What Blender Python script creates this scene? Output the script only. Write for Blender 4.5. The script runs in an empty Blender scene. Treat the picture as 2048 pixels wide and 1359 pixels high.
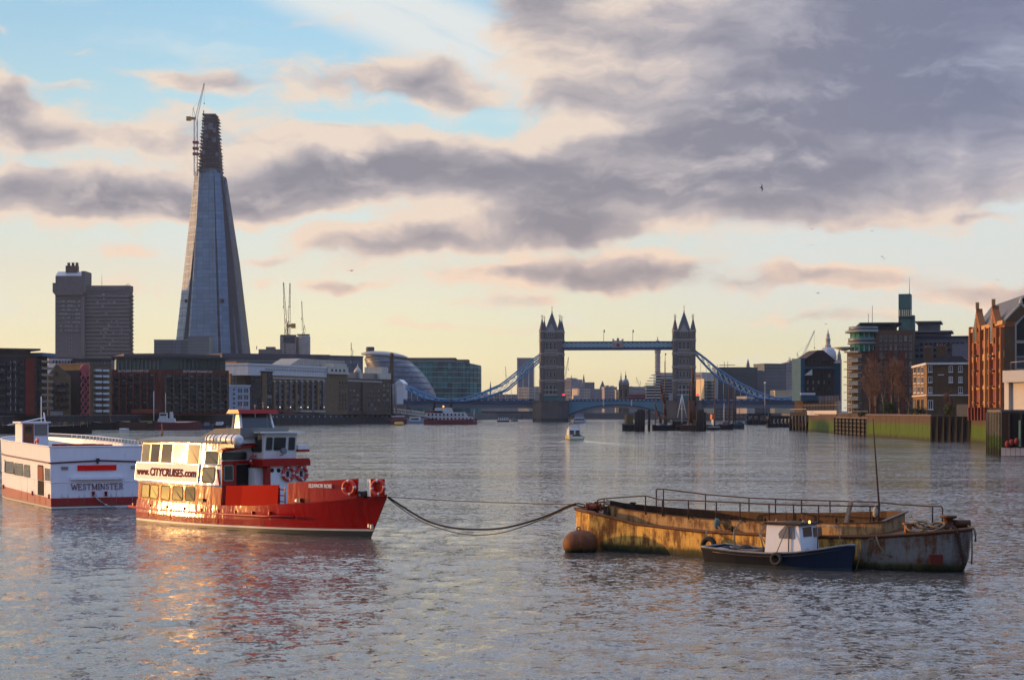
import bpy, math, random
import numpy as np
from mathutils import Vector, Matrix
random.seed(7)
R = math.radians
sc = bpy.context.scene
COL = sc.collection

# ------------------------------------------------------------------ camera
F, CX, HY, H = 3600.0, 1024.0, 822.0, 6.5      # focal length in photo pixels, principal column, horizon row, eye height above the water
cam = bpy.data.objects.new('camera', bpy.data.cameras.new('camera'))
COL.objects.link(cam)
sc.camera = cam
cam.location = (0, 0, H)
cam.rotation_euler = (R(90), 0, 0)
cam.data.sensor_width = 36
cam.data.lens = 36 * F / 2048
cam.data.shift_y = (HY - 679.5) / 2048
cam.data.clip_start = 0.5
cam.data.clip_end = 40000

# ------------------------------------------------------------------ light
SUN_AZ, SUN_EL = R(-72), R(5)                   # to the left of the view, low
sun = bpy.data.lights.new('sun', 'SUN')
sun.energy = 2.4
sun.angle = R(0.5)
sun.color = (1.0, 0.50, 0.16)
so = bpy.data.objects.new('sun', sun)
COL.objects.link(so)
sdir = Vector((math.sin(SUN_AZ) * math.cos(SUN_EL), math.cos(SUN_AZ) * math.cos(SUN_EL), math.sin(SUN_EL)))
so.rotation_euler = sdir.to_track_quat('Z', 'Y').to_euler()
so.location = (-60, 20, 60)

sc.view_settings.view_transform = 'Standard'
sc.view_settings.look = 'None'
sc.view_settings.gamma = 1
sc.view_settings.exposure = 1.0
sc.cycles.use_denoising = True
sc.cycles.max_bounces = 6
sc.cycles.caustics_reflective = False
sc.cycles.caustics_refractive = False
sc.cycles.sample_clamp_indirect = 4

# ------------------------------------------------------------------ sky
W = bpy.data.worlds.new('World')
sc.world = W
W.use_nodes = True


class Nodes:
    """short hand for building node trees"""
    def __init__(s, nt):
        s.nt = nt

    def n(s, t, **kw):
        nd = s.nt.nodes.new(t)
        for k, v in kw.items():
            setattr(nd, k, v)
        return nd

    def put(s, sock, v):
        if isinstance(v, bpy.types.NodeSocket):
            s.nt.links.new(v, sock)
        else:
            sock.default_value = v

    def m(s, op, a, b=0.0, c=0.0, clamp=False):
        nd = s.n('ShaderNodeMath', operation=op, use_clamp=clamp)
        s.put(nd.inputs[0], a); s.put(nd.inputs[1], b)
        if len(nd.inputs) > 2: s.put(nd.inputs[2], c)
        return nd.outputs[0]

    def v(s, op, a, b=(0, 0, 0)):
        nd = s.n('ShaderNodeVectorMath', operation=op)
        s.put(nd.inputs[0], a)
        if op == 'SCALE': s.put(nd.inputs[3], b)
        elif op not in ('LENGTH', 'NORMALIZE'): s.put(nd.inputs[1], b)
        return nd.outputs['Value'] if op in ('LENGTH', 'DOT_PRODUCT') else nd.outputs[0]

    def step(s, x, a, b, lo=0.0, hi=1.0, smooth=True):
        nd = s.n('ShaderNodeMapRange', interpolation_type='SMOOTHSTEP' if smooth else 'LINEAR')
        nd.clamp = True
        s.put(nd.inputs[0], x)
        for i, q in enumerate((a, b, lo, hi)): s.put(nd.inputs[i + 1], q)
        return nd.outputs[0]

    def ramp(s, x, stops, interp='LINEAR'):
        nd = s.n('ShaderNodeValToRGB')
        r = nd.color_ramp
        r.interpolation = interp
        while len(r.elements) < len(stops): r.elements.new(1.0)
        for e, (p, c) in zip(r.elements, stops):
            e.position = p
            e.color = tuple(c) + (1,) if len(c) == 3 else c
        s.put(nd.inputs[0], x)
        return nd.outputs[0]

    def mix(s, f, a, b, mode='MIX'):
        nd = s.n('ShaderNodeMix', data_type='RGBA', blend_type=mode)
        s.put(nd.inputs[0], f)
        for i, q in ((6, a), (7, b)):
            s.put(nd.inputs[i], q if isinstance(q, bpy.types.NodeSocket) or len(q) == 4 else tuple(q) + (1,))
        return nd.outputs[2]

    def noise(s, vec, scale, detail=4, rough=0.55, dist=0.0, color=False):
        nd = s.n('ShaderNodeTexNoise')
        if vec is not None: s.put(nd.inputs['Vector'], vec)
        nd.inputs['Scale'].default_value = scale
        nd.inputs['Detail'].default_value = detail
        nd.inputs['Roughness'].default_value = rough
        nd.inputs['Distortion'].default_value = dist
        return nd.outputs['Color' if color else 'Fac']

    def xyz(s, x=0.0, y=0.0, z=0.0):
        nd = s.n('ShaderNodeCombineXYZ')
        for i, q in enumerate((x, y, z)): s.put(nd.inputs[i], q)
        return nd.outputs[0]

    def sep(s, vec):
        nd = s.n('ShaderNodeSeparateXYZ')
        s.put(nd.inputs[0], vec)
        return nd.outputs


def build_sky():
    nt = W.node_tree
    N = Nodes(nt)
    bg = nt.nodes['Background']
    tc = N.n('ShaderNodeTexCoord').outputs['Generated']
    d = N.v('NORMALIZE', tc)
    X, Y, Z = N.sep(d)
    az = N.m('ARCTAN2', X, Y)
    el = N.m('ARCSINE', Z)
    U = N.m('MULTIPLY', az, 3.6)                  # one unit is about 16 degrees
    V = N.m('MULTIPLY', el, 3.6)
    sky = N.n('ShaderNodeTexSky', sky_type='NISHITA')
    sky.sun_disc = False
    sky.sun_elevation = SUN_EL
    sky.sun_rotation = SUN_AZ
    base = N.v('SCALE', sky.outputs[0], 0.1)
    tint = N.ramp(N.m('MULTIPLY', V, 0.5), [(0.0, (2.6, 3.1, 4.5)), (0.03, (2.1, 2.4, 3.25)), (0.07, (1.74, 1.88, 2.4)), (0.14, (1.6, 1.52, 1.95)),
                                            (0.20, (1.42, 1.6, 2.15)), (0.28, (1.25, 1.6, 2.05)), (0.40, (1.18, 1.58, 2.1)), (1.0, (1.05, 1.45, 2.0))])
    base = N.v('MULTIPLY', base, tint)
    base = N.v('SCALE', base, N.step(U, -0.1, -1.3, 1.0, 0.74))
    P = N.xyz(U, V, 0)
    wn = N.noise(P, 2.6, 3, 0.5, color=True)
    warp = N.v('MULTIPLY', N.v('SUBTRACT', wn, (0.5, 0.5, 0.5)), (0.22, 0.10, 0))
    wn2 = N.noise(P, 9.0, 3, 0.55, color=True)
    warp = N.v('ADD', warp, N.v('MULTIPLY', N.v('SUBTRACT', wn2, (0.5, 0.5, 0.5)), (0.10, 0.055, 0)))
    Q = N.v('ADD', P, warp)
    # cloud banks: centre column, row, half width, half height (photo pixels at 16 degrees per thousand), weight
    E = [(1750, 130, 760, 360, 1.3), (1300, 300, 360, 170, .75), (1650, 390, 520, 110, .85), (1060, 30, 150, 120, .75), (1180, 120, 160, 120, .5),
         (650, 178, 330, 62, .62), (880, 160, 190, 75, .62), (380, 185, 140, 34, .5), (900, 215, 120, 40, .4),
         (20, 225, 170, 75, 1.0), (40, 290, 180, 60, .8), (430, 330, 620, 150, .46), (1000, 520, 520, 100, .34), (250, 300, 200, 40, .3), (200, 212, 60, 20, .35), (110, 415, 330, 70, 1.1), (330, 405, 200, 50, .6), (450, 430, 200, 40, .5),
         (780, 315, 280, 75, .9), (700, 370, 330, 60, .8), (1080, 380, 300, 90, .9), (560, 410, 260, 45, .6),
         (760, 485, 190, 42, .75), (1000, 450, 280, 60, .75), (1180, 460, 200, 50, .6), (1230, 545, 270, 46, .9), (960, 545, 160, 26, .45), (1680, 553, 230, 34, .75), (1960, 590, 230, 44, .8), (1480, 575, 140, 24, .4),
         (255, 505, 110, 24, .6), (690, 572, 110, 18, .55), (540, 522, 100, 18, .5), (950, 655, 260, 18, .34), (520, 555, 90, 14, .35),
         (1000, 600, 200, 20, .3), (1500, 640, 400, 22, .30), (60, 98, 120, 14, .2), (1760, 505, 120, 10, .3), (1930, 455, 90, 12, .3)]
    # where the low sun catches the cloud
    LITS = [(1270, 140, 210, 80, .55), (1210, 250, 190, 34, .5), (1450, 330, 330, 40, .22), (1180, 60, 140, 60, .25), (640, 310, 130, 40, .45), (1020, 250, 120, 40, .3), (120, 470, 260, 24, .5), (260, 330, 90, 22, .5),
            (700, 470, 150, 26, .4), (960, 430, 160, 40, .4), (1050, 520, 300, 26, .4), (1330, 500, 170, 20, .4), (1650, 530, 160, 14, .4), (30, 190, 90, 30, .35), (500, 215, 200, 30, .35), (1620, 340, 60, 20, .3)]
    cov = None
    for cx, cy, rx, ry, w in E:
        q = N.v('MULTIPLY', N.v('SUBTRACT', Q, ((cx - 1024) / 1000, (822 - cy) / 1000, 0)), (1000 / rx, 1000 / ry, 0))
        f = N.m('MULTIPLY', N.step(N.v('LENGTH', q), 1.15, 0.1), w)
        cov = f if cov is None else N.m('ADD', cov, f)
    lits = None
    for cx, cy, rx, ry, w in LITS:
        q = N.v('MULTIPLY', N.v('SUBTRACT', Q, ((cx - 1024) / 1000, (822 - cy) / 1000, 0)), (1000 / rx, 1000 / ry, 0))
        f = N.m('MULTIPLY', N.step(N.v('LENGTH', q), 1.3, 0.0), w)
        lits = f if lits is None else N.m('ADD', lits, f)
    # broken cloud over the rest of the dome
    out = N.m('MAXIMUM', N.step(V, 0.85, 1.25), N.step(N.m('ABSOLUTE', U), 1.15, 1.6))
    cov = N.m('ADD', cov, N.m('MULTIPLY', out, 0.42))
    S = N.v('MULTIPLY', Q, (1.0, 2.3, 1))
    n1 = N.noise(S, 3.2, 9, 0.60)
    n1 = N.m('ADD', n1, N.m('MULTIPLY', N.m('SUBTRACT', N.noise(S, 11.0, 7, 0.62), 0.5), 0.62))
    n2 = N.noise(N.v('ADD', S, (-0.045, 0.085, 0)), 3.2, 8, 0.56)
    dens = N.m('ADD', cov, N.m('MULTIPLY', N.m('SUBTRACT', n1, 0.5), 1.6))
    alpha = N.step(dens, 0.10, 0.58)
    alpha = N.m('MULTIPLY', alpha, N.step(V, 0.02, 0.10))
    lit = N.m('MULTIPLY', N.m('SUBTRACT', n1, n2), 2.3)
    thick = N.m('ADD', N.m('SUBTRACT', N.step(dens, 0.25, 1.3, smooth=False), lit), N.m('MULTIPLY', N.m('SUBTRACT', N.noise(S, 1.7, 5), 0.5), 1.1))
    thick = N.m('SUBTRACT', thick, N.m('ADD', lits, N.m('MULTIPLY', N.step(U, 0.1, -0.35), 0.16)))
    cc = N.ramp(thick, [(0.0, (0.43, 0.36, 0.30)), (0.2, (0.36, 0.305, 0.275)), (0.45, (0.252, 0.230, 0.233)), (0.75, (0.178, 0.168, 0.184)), (1.0, (0.138, 0.134, 0.155))])
    right = N.step(U, 0.05, 1.0)
    cc = N.mix(N.m('MULTIPLY', right, N.step(V, 0.25, 0.7)), cc, N.v('MULTIPLY', cc, (0.72, 0.83, 1.05)))
    low = N.step(V, 0.5, 0.12)
    cc = N.mix(low, cc, N.v('MULTIPLY', cc, (1.18, 1.02, 0.86)))
    # thin high streak of cirrus
    rot = N.v('ADD', N.v('MULTIPLY', N.xyz(N.m('ADD', N.m('MULTIPLY', U, 0.93), N.m('MULTIPLY', V, -0.36)), N.m('ADD', N.m('MULTIPLY', U, 0.36), N.m('MULTIPLY', V, 0.93)), 0), (1, 1, 1)), N.v('SCALE', warp, 0.3))
    ru, rv, _ = N.sep(rot)
    # streak runs from (520,-40) to (1150,190) in the photo
    band = N.m('MULTIPLY', N.step(N.m('ABSOLUTE', N.m('SUBTRACT', rv, 0.642)), 0.10, 0.035), N.step(N.m('ABSOLUTE', N.m('ADD', ru, 0.38)), 0.62, 0.25))
    cn = N.noise(N.v('MULTIPLY', rot, (1.2, 9, 1)), 2.2, 6, 0.6)
    ci = N.m('MULTIPLY', band, N.step(cn, 0.18, 0.5))
    wisp = N.m('MULTIPLY', N.step(N.noise(N.v('MULTIPLY', Q, (1, 4, 1)), 2.0, 6, 0.6), 0.48, 0.75), 0.55)
    rightlow = N.m('MULTIPLY', N.step(U, 0.1, 0.6), N.m('MULTIPLY', N.step(V, 0.1, 0.25), N.step(V, 0.6, 0.4)))
    wisp = N.m('MAXIMUM', wisp, N.m('MULTIPLY', rightlow, 0.55))
    ci = N.m('MAXIMUM', N.m('MULTIPLY', ci, 0.92), wisp)
    base = N.mix(ci, base, (0.40, 0.41, 0.40))
    base = N.mix(N.m('MULTIPLY', N.step(V, 0.86, 0.42), 0.30), base, (0.37, 0.385, 0.39))
    col = N.mix(alpha, base, cc)
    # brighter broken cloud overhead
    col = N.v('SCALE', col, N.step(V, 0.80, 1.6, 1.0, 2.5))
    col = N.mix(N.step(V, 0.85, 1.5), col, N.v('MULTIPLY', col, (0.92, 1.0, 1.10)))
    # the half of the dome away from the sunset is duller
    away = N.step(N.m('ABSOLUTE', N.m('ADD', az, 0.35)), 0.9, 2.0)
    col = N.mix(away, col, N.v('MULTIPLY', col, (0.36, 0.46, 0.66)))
    # below the horizon: dim
    col = N.mix(N.step(Z, -0.002, -0.06), col, (0.10, 0.09, 0.08))
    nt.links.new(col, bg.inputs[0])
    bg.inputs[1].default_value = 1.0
    W.cycles.sampling_method = 'MANUAL'
    W.cycles.sample_map_resolution = 512


build_sky()

# ------------------------------------------------------------------ materials
MATS = {}


def mat(name, col, rough=0.7, metal=0.0, var=0.22, scale=1.5, streak=0.0, bump=0.0, bscale=8.0, spec=0.5, stops=None, emit=None, coat=0.0, rnd=0.0):
    """surface with mottling (var), vertical weather streaks (streak) and relief (bump), all in the object's own metres"""
    if name in MATS: return MATS[name]
    M = bpy.data.materials.new(name)
    M.use_nodes = True
    N = Nodes(M.node_tree)
    b = M.node_tree.nodes['Principled BSDF']
    b.inputs['Roughness'].default_value = rough
    b.inputs['Metallic'].default_value = metal
    b.inputs['Specular IOR Level'].default_value = 0.16 if (rough >= 0.6 and spec == 0.5) else spec
    b.inputs['Coat Weight'].default_value = coat
    c = tuple(col) + (1,)
    oc = N.n('ShaderNodeTexCoord').outputs['Object']
    if var or streak or stops or rnd:
        f = N.noise(oc, scale, 5, 0.6)
        k = N.m('MULTIPLY_ADD', N.m('SUBTRACT', f, 0.5), 2.6 * var, 1.0)
        if streak:
            g = N.noise(N.v('MULTIPLY', oc, (1, 1, 0.10)), scale * 2.2, 4, 0.6)
            k = N.m('MULTIPLY', k, N.m('MULTIPLY_ADD', N.m('SUBTRACT', g, 0.5), 2.6 * streak, 1.0))
        if rnd:
            oi = N.n('ShaderNodeObjectInfo').outputs['Random']
            k = N.m('MULTIPLY', k, N.m('MULTIPLY_ADD', N.m('SUBTRACT', oi, 0.5), 2 * rnd, 1.0))
        cc = N.ramp(f, stops) if stops else c
        cn = N.v('SCALE', cc, k) if stops else N.v('SCALE', N.xyz(*col), k)
        N.put(b.inputs['Base Color'], cn)
    else:
        b.inputs['Base Color'].default_value = c
    if bump:
        bn = N.n('ShaderNodeBump')
        bn.inputs['Strength'].default_value = min(1.0, bump)
        bn.inputs['Distance'].default_value = 0.05
        N.put(bn.inputs['Height'], N.noise(oc, bscale, 5, 0.6))
        N.put(b.inputs['Normal'], bn.outputs[0])
    if emit:
        b.inputs['Emission Color'].default_value = tuple(emit[:3]) + (1,)
        b.inputs['Emission Strength'].default_value = emit[3]
    MATS[name] = M
    return M


def glass(name, col=(0.02, 0.024, 0.028), rough=0.06, rnd=0.5, light=0.0):
    """window pane seen from outside: dark, glossy, each pane a little different (light: share of panes with pale blinds)"""
    if name in MATS: return MATS[name]
    M = bpy.data.materials.new(name)
    M.use_nodes = True
    N = Nodes(M.node_tree)
    b = M.node_tree.nodes['Principled BSDF']
    b.inputs['Roughness'].default_value = rough
    b.inputs['IOR'].default_value = 1.5
    oi = N.n('ShaderNodeObjectInfo').outputs['Random']
    k = N.m('MULTIPLY_ADD', N.m('SUBTRACT', oi, 0.5), 2 * rnd, 1.0)
    cn = N.v('SCALE', N.xyz(*col), k)
    if light:
        cn = N.mix(N.m('GREATER_THAN', N.m('FRACT', N.m('MULTIPLY', oi, 7.31)), 1 - light), cn, (0.22, 0.21, 0.19))
    N.put(b.inputs['Base Color'], cn)
    MATS[name] = M
    return M


# ------------------------------------------------------------------ mesh builder
class MB:
    def __init__(s):
        s.v, s.f, s.mi, s.sm = [], [], [], []

    def _add(s, vs, fs, m=0, smooth=False):
        o = len(s.v)
        s.v += [tuple(p) for p in vs]
        for f in fs:
            s.f.append(tuple(o + i for i in f)); s.mi.append(m); s.sm.append(smooth)
        return s

    def box(s, x0, x1, y0, y1, z0, z1, m=0):
        vs = [(x, y, z) for z in (z0, z1) for y in (y0, y1) for x in (x0, x1)]
        return s._add(vs, [(0, 2, 3, 1), (4, 5, 7, 6), (0, 1, 5, 4), (2, 6, 7, 3), (0, 4, 6, 2), (1, 3, 7, 5)], m)

    def bar(s, a, b, w, h=None, m=0):
        """square bar from a to b"""
        h = h or w
        a, b = Vector(a), Vector(b)
        d = (b - a).normalized()
        u = d.cross(Vector((0, 0, 1)))
        if u.length < 1e-4: u = Vector((1, 0, 0))
        u.normalize()
        t = u.cross(d)
        vs = [p + u * (i * w / 2) + t * (j * h / 2) for p in (a, b) for i, j in ((-1, -1), (1, -1), (1, 1), (-1, 1))]
        return s._add(vs, [(3, 2, 1, 0), (4, 5, 6, 7), (0, 1, 5, 4), (1, 2, 6, 5), (2, 3, 7, 6), (3, 0, 4, 7)], m)

    def prism(s, pts, axis, a, b, m=0, taper=None):
        """2d outline pushed along an axis: 'x' outline is (y,z), 'y' outline is (x,z), 'z' outline is (x,y)"""
        def p3(p, t):
            return {'x': (t, p[0], p[1]), 'y': (p[0], t, p[1]), 'z': (p[0], p[1], t)}[axis]
        n = len(pts)
        q = taper or pts
        vs = [p3(p, a) for p in pts] + [p3(p, b) for p in q]
        fs = [tuple(range(n - 1, -1, -1)), tuple(range(n, 2 * n))] + [(i, (i + 1) % n, n + (i + 1) % n, n + i) for i in range(n)]
        return s._add(vs, fs, m)

    def tube(s, pts, r, n=6, m=0, r1=None):
        pts = [Vector(p) for p in pts]
        k = len(pts)
        vs = []
        for i, p in enumerate(pts):
            d = (pts[min(i + 1, k - 1)] - pts[max(i - 1, 0)]).normalized()
            u = d.cross(Vector((0, 0, 1)))
            if u.length < 1e-3: u = Vector((1, 0, 0))
            u.normalize()
            t = u.cross(d)
            rr = r if r1 is None else r + (r1 - r) * i / max(1, k - 1)
            vs += [p + (u * math.cos(6.28319 * j / n) + t * math.sin(6.28319 * j / n)) * rr for j in range(n)]
        fs = [(i * n + j, i * n + (j + 1) % n, (i + 1) * n + (j + 1) % n, (i + 1) * n + j) for i in range(k - 1) for j in range(n)]
        s._add(vs, fs, m, True)
        return s._add([], []) if k < 2 else s._caps(len(s.v) - len(vs), n, k, m)

    def _caps(s, o, n, k, m):
        s.f.append(tuple(o + j for j in range(n - 1, -1, -1))); s.mi.append(m); s.sm.append(False)
        s.f.append(tuple(o + (k - 1) * n + j for j in range(n))); s.mi.append(m); s.sm.append(False)
        return s

    def lathe(s, prof, c=(0, 0, 0), n=12, m=0, axis='z', smooth=True):
        """profile of (radius, height) turned about an axis through c"""
        vs = []
        for r, z in prof:
            for j in range(n):
                a = 6.283185 * (j + 0.5) / n
                x, y = r * math.cos(a), r * math.sin(a)
                p = {'z': (x, y, z), 'x': (z, x, y), 'y': (x, z, y)}[axis]
                vs.append((p[0] + c[0], p[1] + c[1], p[2] + c[2]))
        k = len(prof)
        fs = [(i * n + j, i * n + (j + 1) % n, (i + 1) * n + (j + 1) % n, (i + 1) * n + j) for i in range(k - 1) for j in range(n)]
        o = len(s.v)
        s._add(vs, fs, m, smooth)
        return s._caps(o, n, k, m)

    def ball(s, c, r, m=0, n=10, sz=(1, 1, 1)):
        prof = [(max(0.001, r * math.sin(math.pi * i / 8)), -r * math.cos(math.pi * i / 8)) for i in range(9)]
        o = len(s.v)
        s.lathe(prof, (0, 0, 0), n, m)
        for i in range(o, len(s.v)):
            p = s.v[i]
            s.v[i] = (p[0] * sz[0] + c[0], p[1] * sz[1] + c[1], p[2] * sz[2] + c[2])
        return s

    def torus(s, c, nrm, Rr, r, m=0, n=20, k=8, m2=None, bands=4):
        nrm = Vector(nrm).normalized()
        u = nrm.cross(Vector((0, 0, 1)))
        if u.length < 1e-3: u = Vector((1, 0, 0))
        u.normalize()
        t = nrm.cross(u)
        c = Vector(c)
        vs = []
        for i in range(n):
            a = 6.283185 * i / n
            e = u * math.cos(a) + t * math.sin(a)
            vs += [c + e * (Rr + r * math.cos(6.283185 * j / k)) + nrm * (r * math.sin(6.283185 * j / k)) for j in range(k)]
        for i in range(n):
            mm = m2 if m2 is not None and (i * bands * 2 // n) % 2 and (i * bands) % n < bands * 1.5 else m
            if m2 is not None: mm = m2 if (i % (n // bands)) == 0 else m
            s._add([], [], mm)
        o = len(s.v)
        s.v += [tuple(p) for p in vs]
        for i in range(n):
            mm = m2 if m2 is not None and (i % (n // bands)) == 0 else m
            for j in range(k):
                s.f.append((o + i * k + j, o + ((i + 1) % n) * k + j, o + ((i + 1) % n) * k + (j + 1) % k, o + i * k + (j + 1) % k))
                s.mi.append(mm); s.sm.append(True)
        return s

    def loft(s, secs, m=0, closed=False, smooth=False, caps=False):
        n = len(secs[0])
        o = len(s.v)
        for q in secs: s.v += [tuple(p) for p in q]
        for i in range(len(secs) - 1):
            for j in range(n if closed else n - 1):
                s.f.append((o + i * n + j, o + i * n + (j + 1) % n, o + (i + 1) * n + (j + 1) % n, o + (i + 1) * n + j))
                s.mi.append(m); s.sm.append(smooth)
        if caps: s._caps(o, n, len(secs), m)
        return s

    def face(s, pts, m=0):
        return s._add(pts, [tuple(range(len(pts)))], m)

    def mesh(s, name, mats):
        me = bpy.data.meshes.new(name)
        me.from_pydata(s.v, [], s.f)
        for q in (mats if isinstance(mats, (list, tuple)) else [mats]): me.materials.append(q)
        me.polygons.foreach_set('material_index', s.mi)
        me.polygons.foreach_set('use_smooth', s.sm)
        me.update()
        return me

    def build(s, name, mats, parent=None, label=None, fix=True, bevel=0):
        me = s.mesh(name, mats)
        if fix:
            import bmesh
            bm = bmesh.new(); bm.from_mesh(me)
            bmesh.ops.recalc_face_normals(bm, faces=bm.faces)
            bm.to_mesh(me); bm.free()
        o = bpy.data.objects.new(name, me)
        COL.objects.link(o)
        if parent is not None: o.parent = parent
        if label: o['label'] = label
        if bevel:
            b = o.modifiers.new('Bevel', 'BEVEL'); b.width = bevel; b.segments = 2; b.limit_method = 'ANGLE'
        return o


def tag(o, label=None, cat=None, group=None, kind=None):
    for k, q in (('label', label), ('category', cat), ('group', group), ('kind', kind)):
        if q: o[k] = q
    return o


def at(px, py, Y):
    return Vector(((px - CX) / F * Y, Y, H + (HY - py) / F * Y))


def afloat(px, py):
    Y = F * H / (py - HY)
    return Vector(((px - CX) / F * Y, Y, 0))


class T:
    """one thing: an Empty at its base (local x along it, y away to its left, z up) that parents its parts"""
    def __init__(s, name, label, cat, loc, ang=0.0, group=None):
        s.o = bpy.data.objects.new(name, None)
        s.o.empty_display_size = 0.3
        COL.objects.link(s.o)
        s.o.location = loc
        s.o.rotation_euler = (0, 0, ang)
        tag(s.o, label, cat, group)
        s.loc, s.ang = Vector(loc), ang
        s.inv = (Matrix.Translation(s.loc) @ Matrix.Rotation(ang, 4, 'Z')).inverted()
        s.c = s.inv @ Vector((0, 0, H))

    def ray(s, px, py):
        return (s.inv.to_3x3() @ Vector(((px - CX) / F, 1, (HY - py) / F)))

    def pl(s, px, py, yl=0.0):
        """where the sight line through a photo point meets the local plane y = yl: (x, z)"""
        d = s.ray(px, py)
        k = (yl - s.c.y) / d.y
        p = s.c + d * k
        return p.x, p.z

    def plx(s, px, py, xl=0.0):
        d = s.ray(px, py)
        k = (xl - s.c.x) / d.x
        p = s.c + d * k
        return p.y, p.z

    def plz(s, px, py, zl=0.0):
        d = s.ray(px, py)
        k = (zl - s.c.z) / d.z
        p = s.c + d * k
        return p.x, p.y

    def part(s, name, mb, mats, parent=None, label=None, bevel=0):
        return mb.build(name, mats, parent or s.o, label, bevel=bevel)


def copy_tree(o, parent=None):
    c = o.copy()
    COL.objects.link(c)
    if parent is not None: c.parent = parent
    for ch in list(o.children): copy_tree(ch, c)
    return c


# ------------------------------------------------------------------ water
def water_material():
    M = bpy.data.materials.new('river_water')
    M.use_nodes = True
    N = Nodes(M.node_tree)
    b = M.node_tree.nodes['Principled BSDF']
    b.inputs['Base Color'].default_value = (0.085, 0.078, 0.072, 1)
    b.inputs['Roughness'].default_value = 0.07
    b.inputs['IOR'].default_value = 1.33
    pos = N.n('ShaderNodeNewGeometry').outputs['Position']
    # ripples as surface slopes, so that they keep their strength far out
    def slope(scale, k, det=3):
        c = N.noise(pos, scale, det, 0.6, color=True)
        return N.v('MULTIPLY', N.v('SUBTRACT', c, (0.5, 0.5, 0.5)), (k, k, 0))
    sl = N.v('ADD', slope(10.0, 0.95, 4), slope(3.6, 1.15, 2))
    sl = N.v('ADD', sl, slope(1.3, 0.42, 2))
    dist = N.v('LENGTH', pos)
    sl = N.v('ADD', sl, N.v('SCALE', slope(0.33, 0.34), N.step(dist, 70.0, 320.0)))
    st = N.noise(N.v('MULTIPLY', pos, (0.35, 1.0, 1)), 0.11, 4, 0.65, color=True)
    sl = N.v('ADD', sl, N.v('MULTIPLY', N.v('SUBTRACT', st, (0.5, 0.5, 0.5)), (0.1, 0.40, 0)))
    big = N.noise(N.v('MULTIPLY', pos, (0.5, 1.0, 1)), 0.045, 4, 0.6)
    sl = N.v('SCALE', sl, N.step(big, 0.32, 0.66, 0.45, 1.15))
    for cx, cy, rx, ry, q in ((-3, 83, 11, 7, .5), (8, 70, 13, 4.5, .72), (-11, 84, 8, 6, .72)):
        e = N.v('LENGTH', N.v('MULTIPLY', N.v('SUBTRACT', pos, (cx, cy, 0)), (1 / rx, 1 / ry, 0)))
        sl = N.v('SCALE', sl, N.step(N.m('ADD', e, N.m('MULTIPLY', N.m('SUBTRACT', big, .5), 1.6)), 0.35, 1.0, q, 1.0))
    ge = N.n('ShaderNodeNewGeometry').outputs['Normal']
    N.put(b.inputs['Normal'], N.v('NORMALIZE', N.v('ADD', ge, sl)))
    return M


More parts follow.
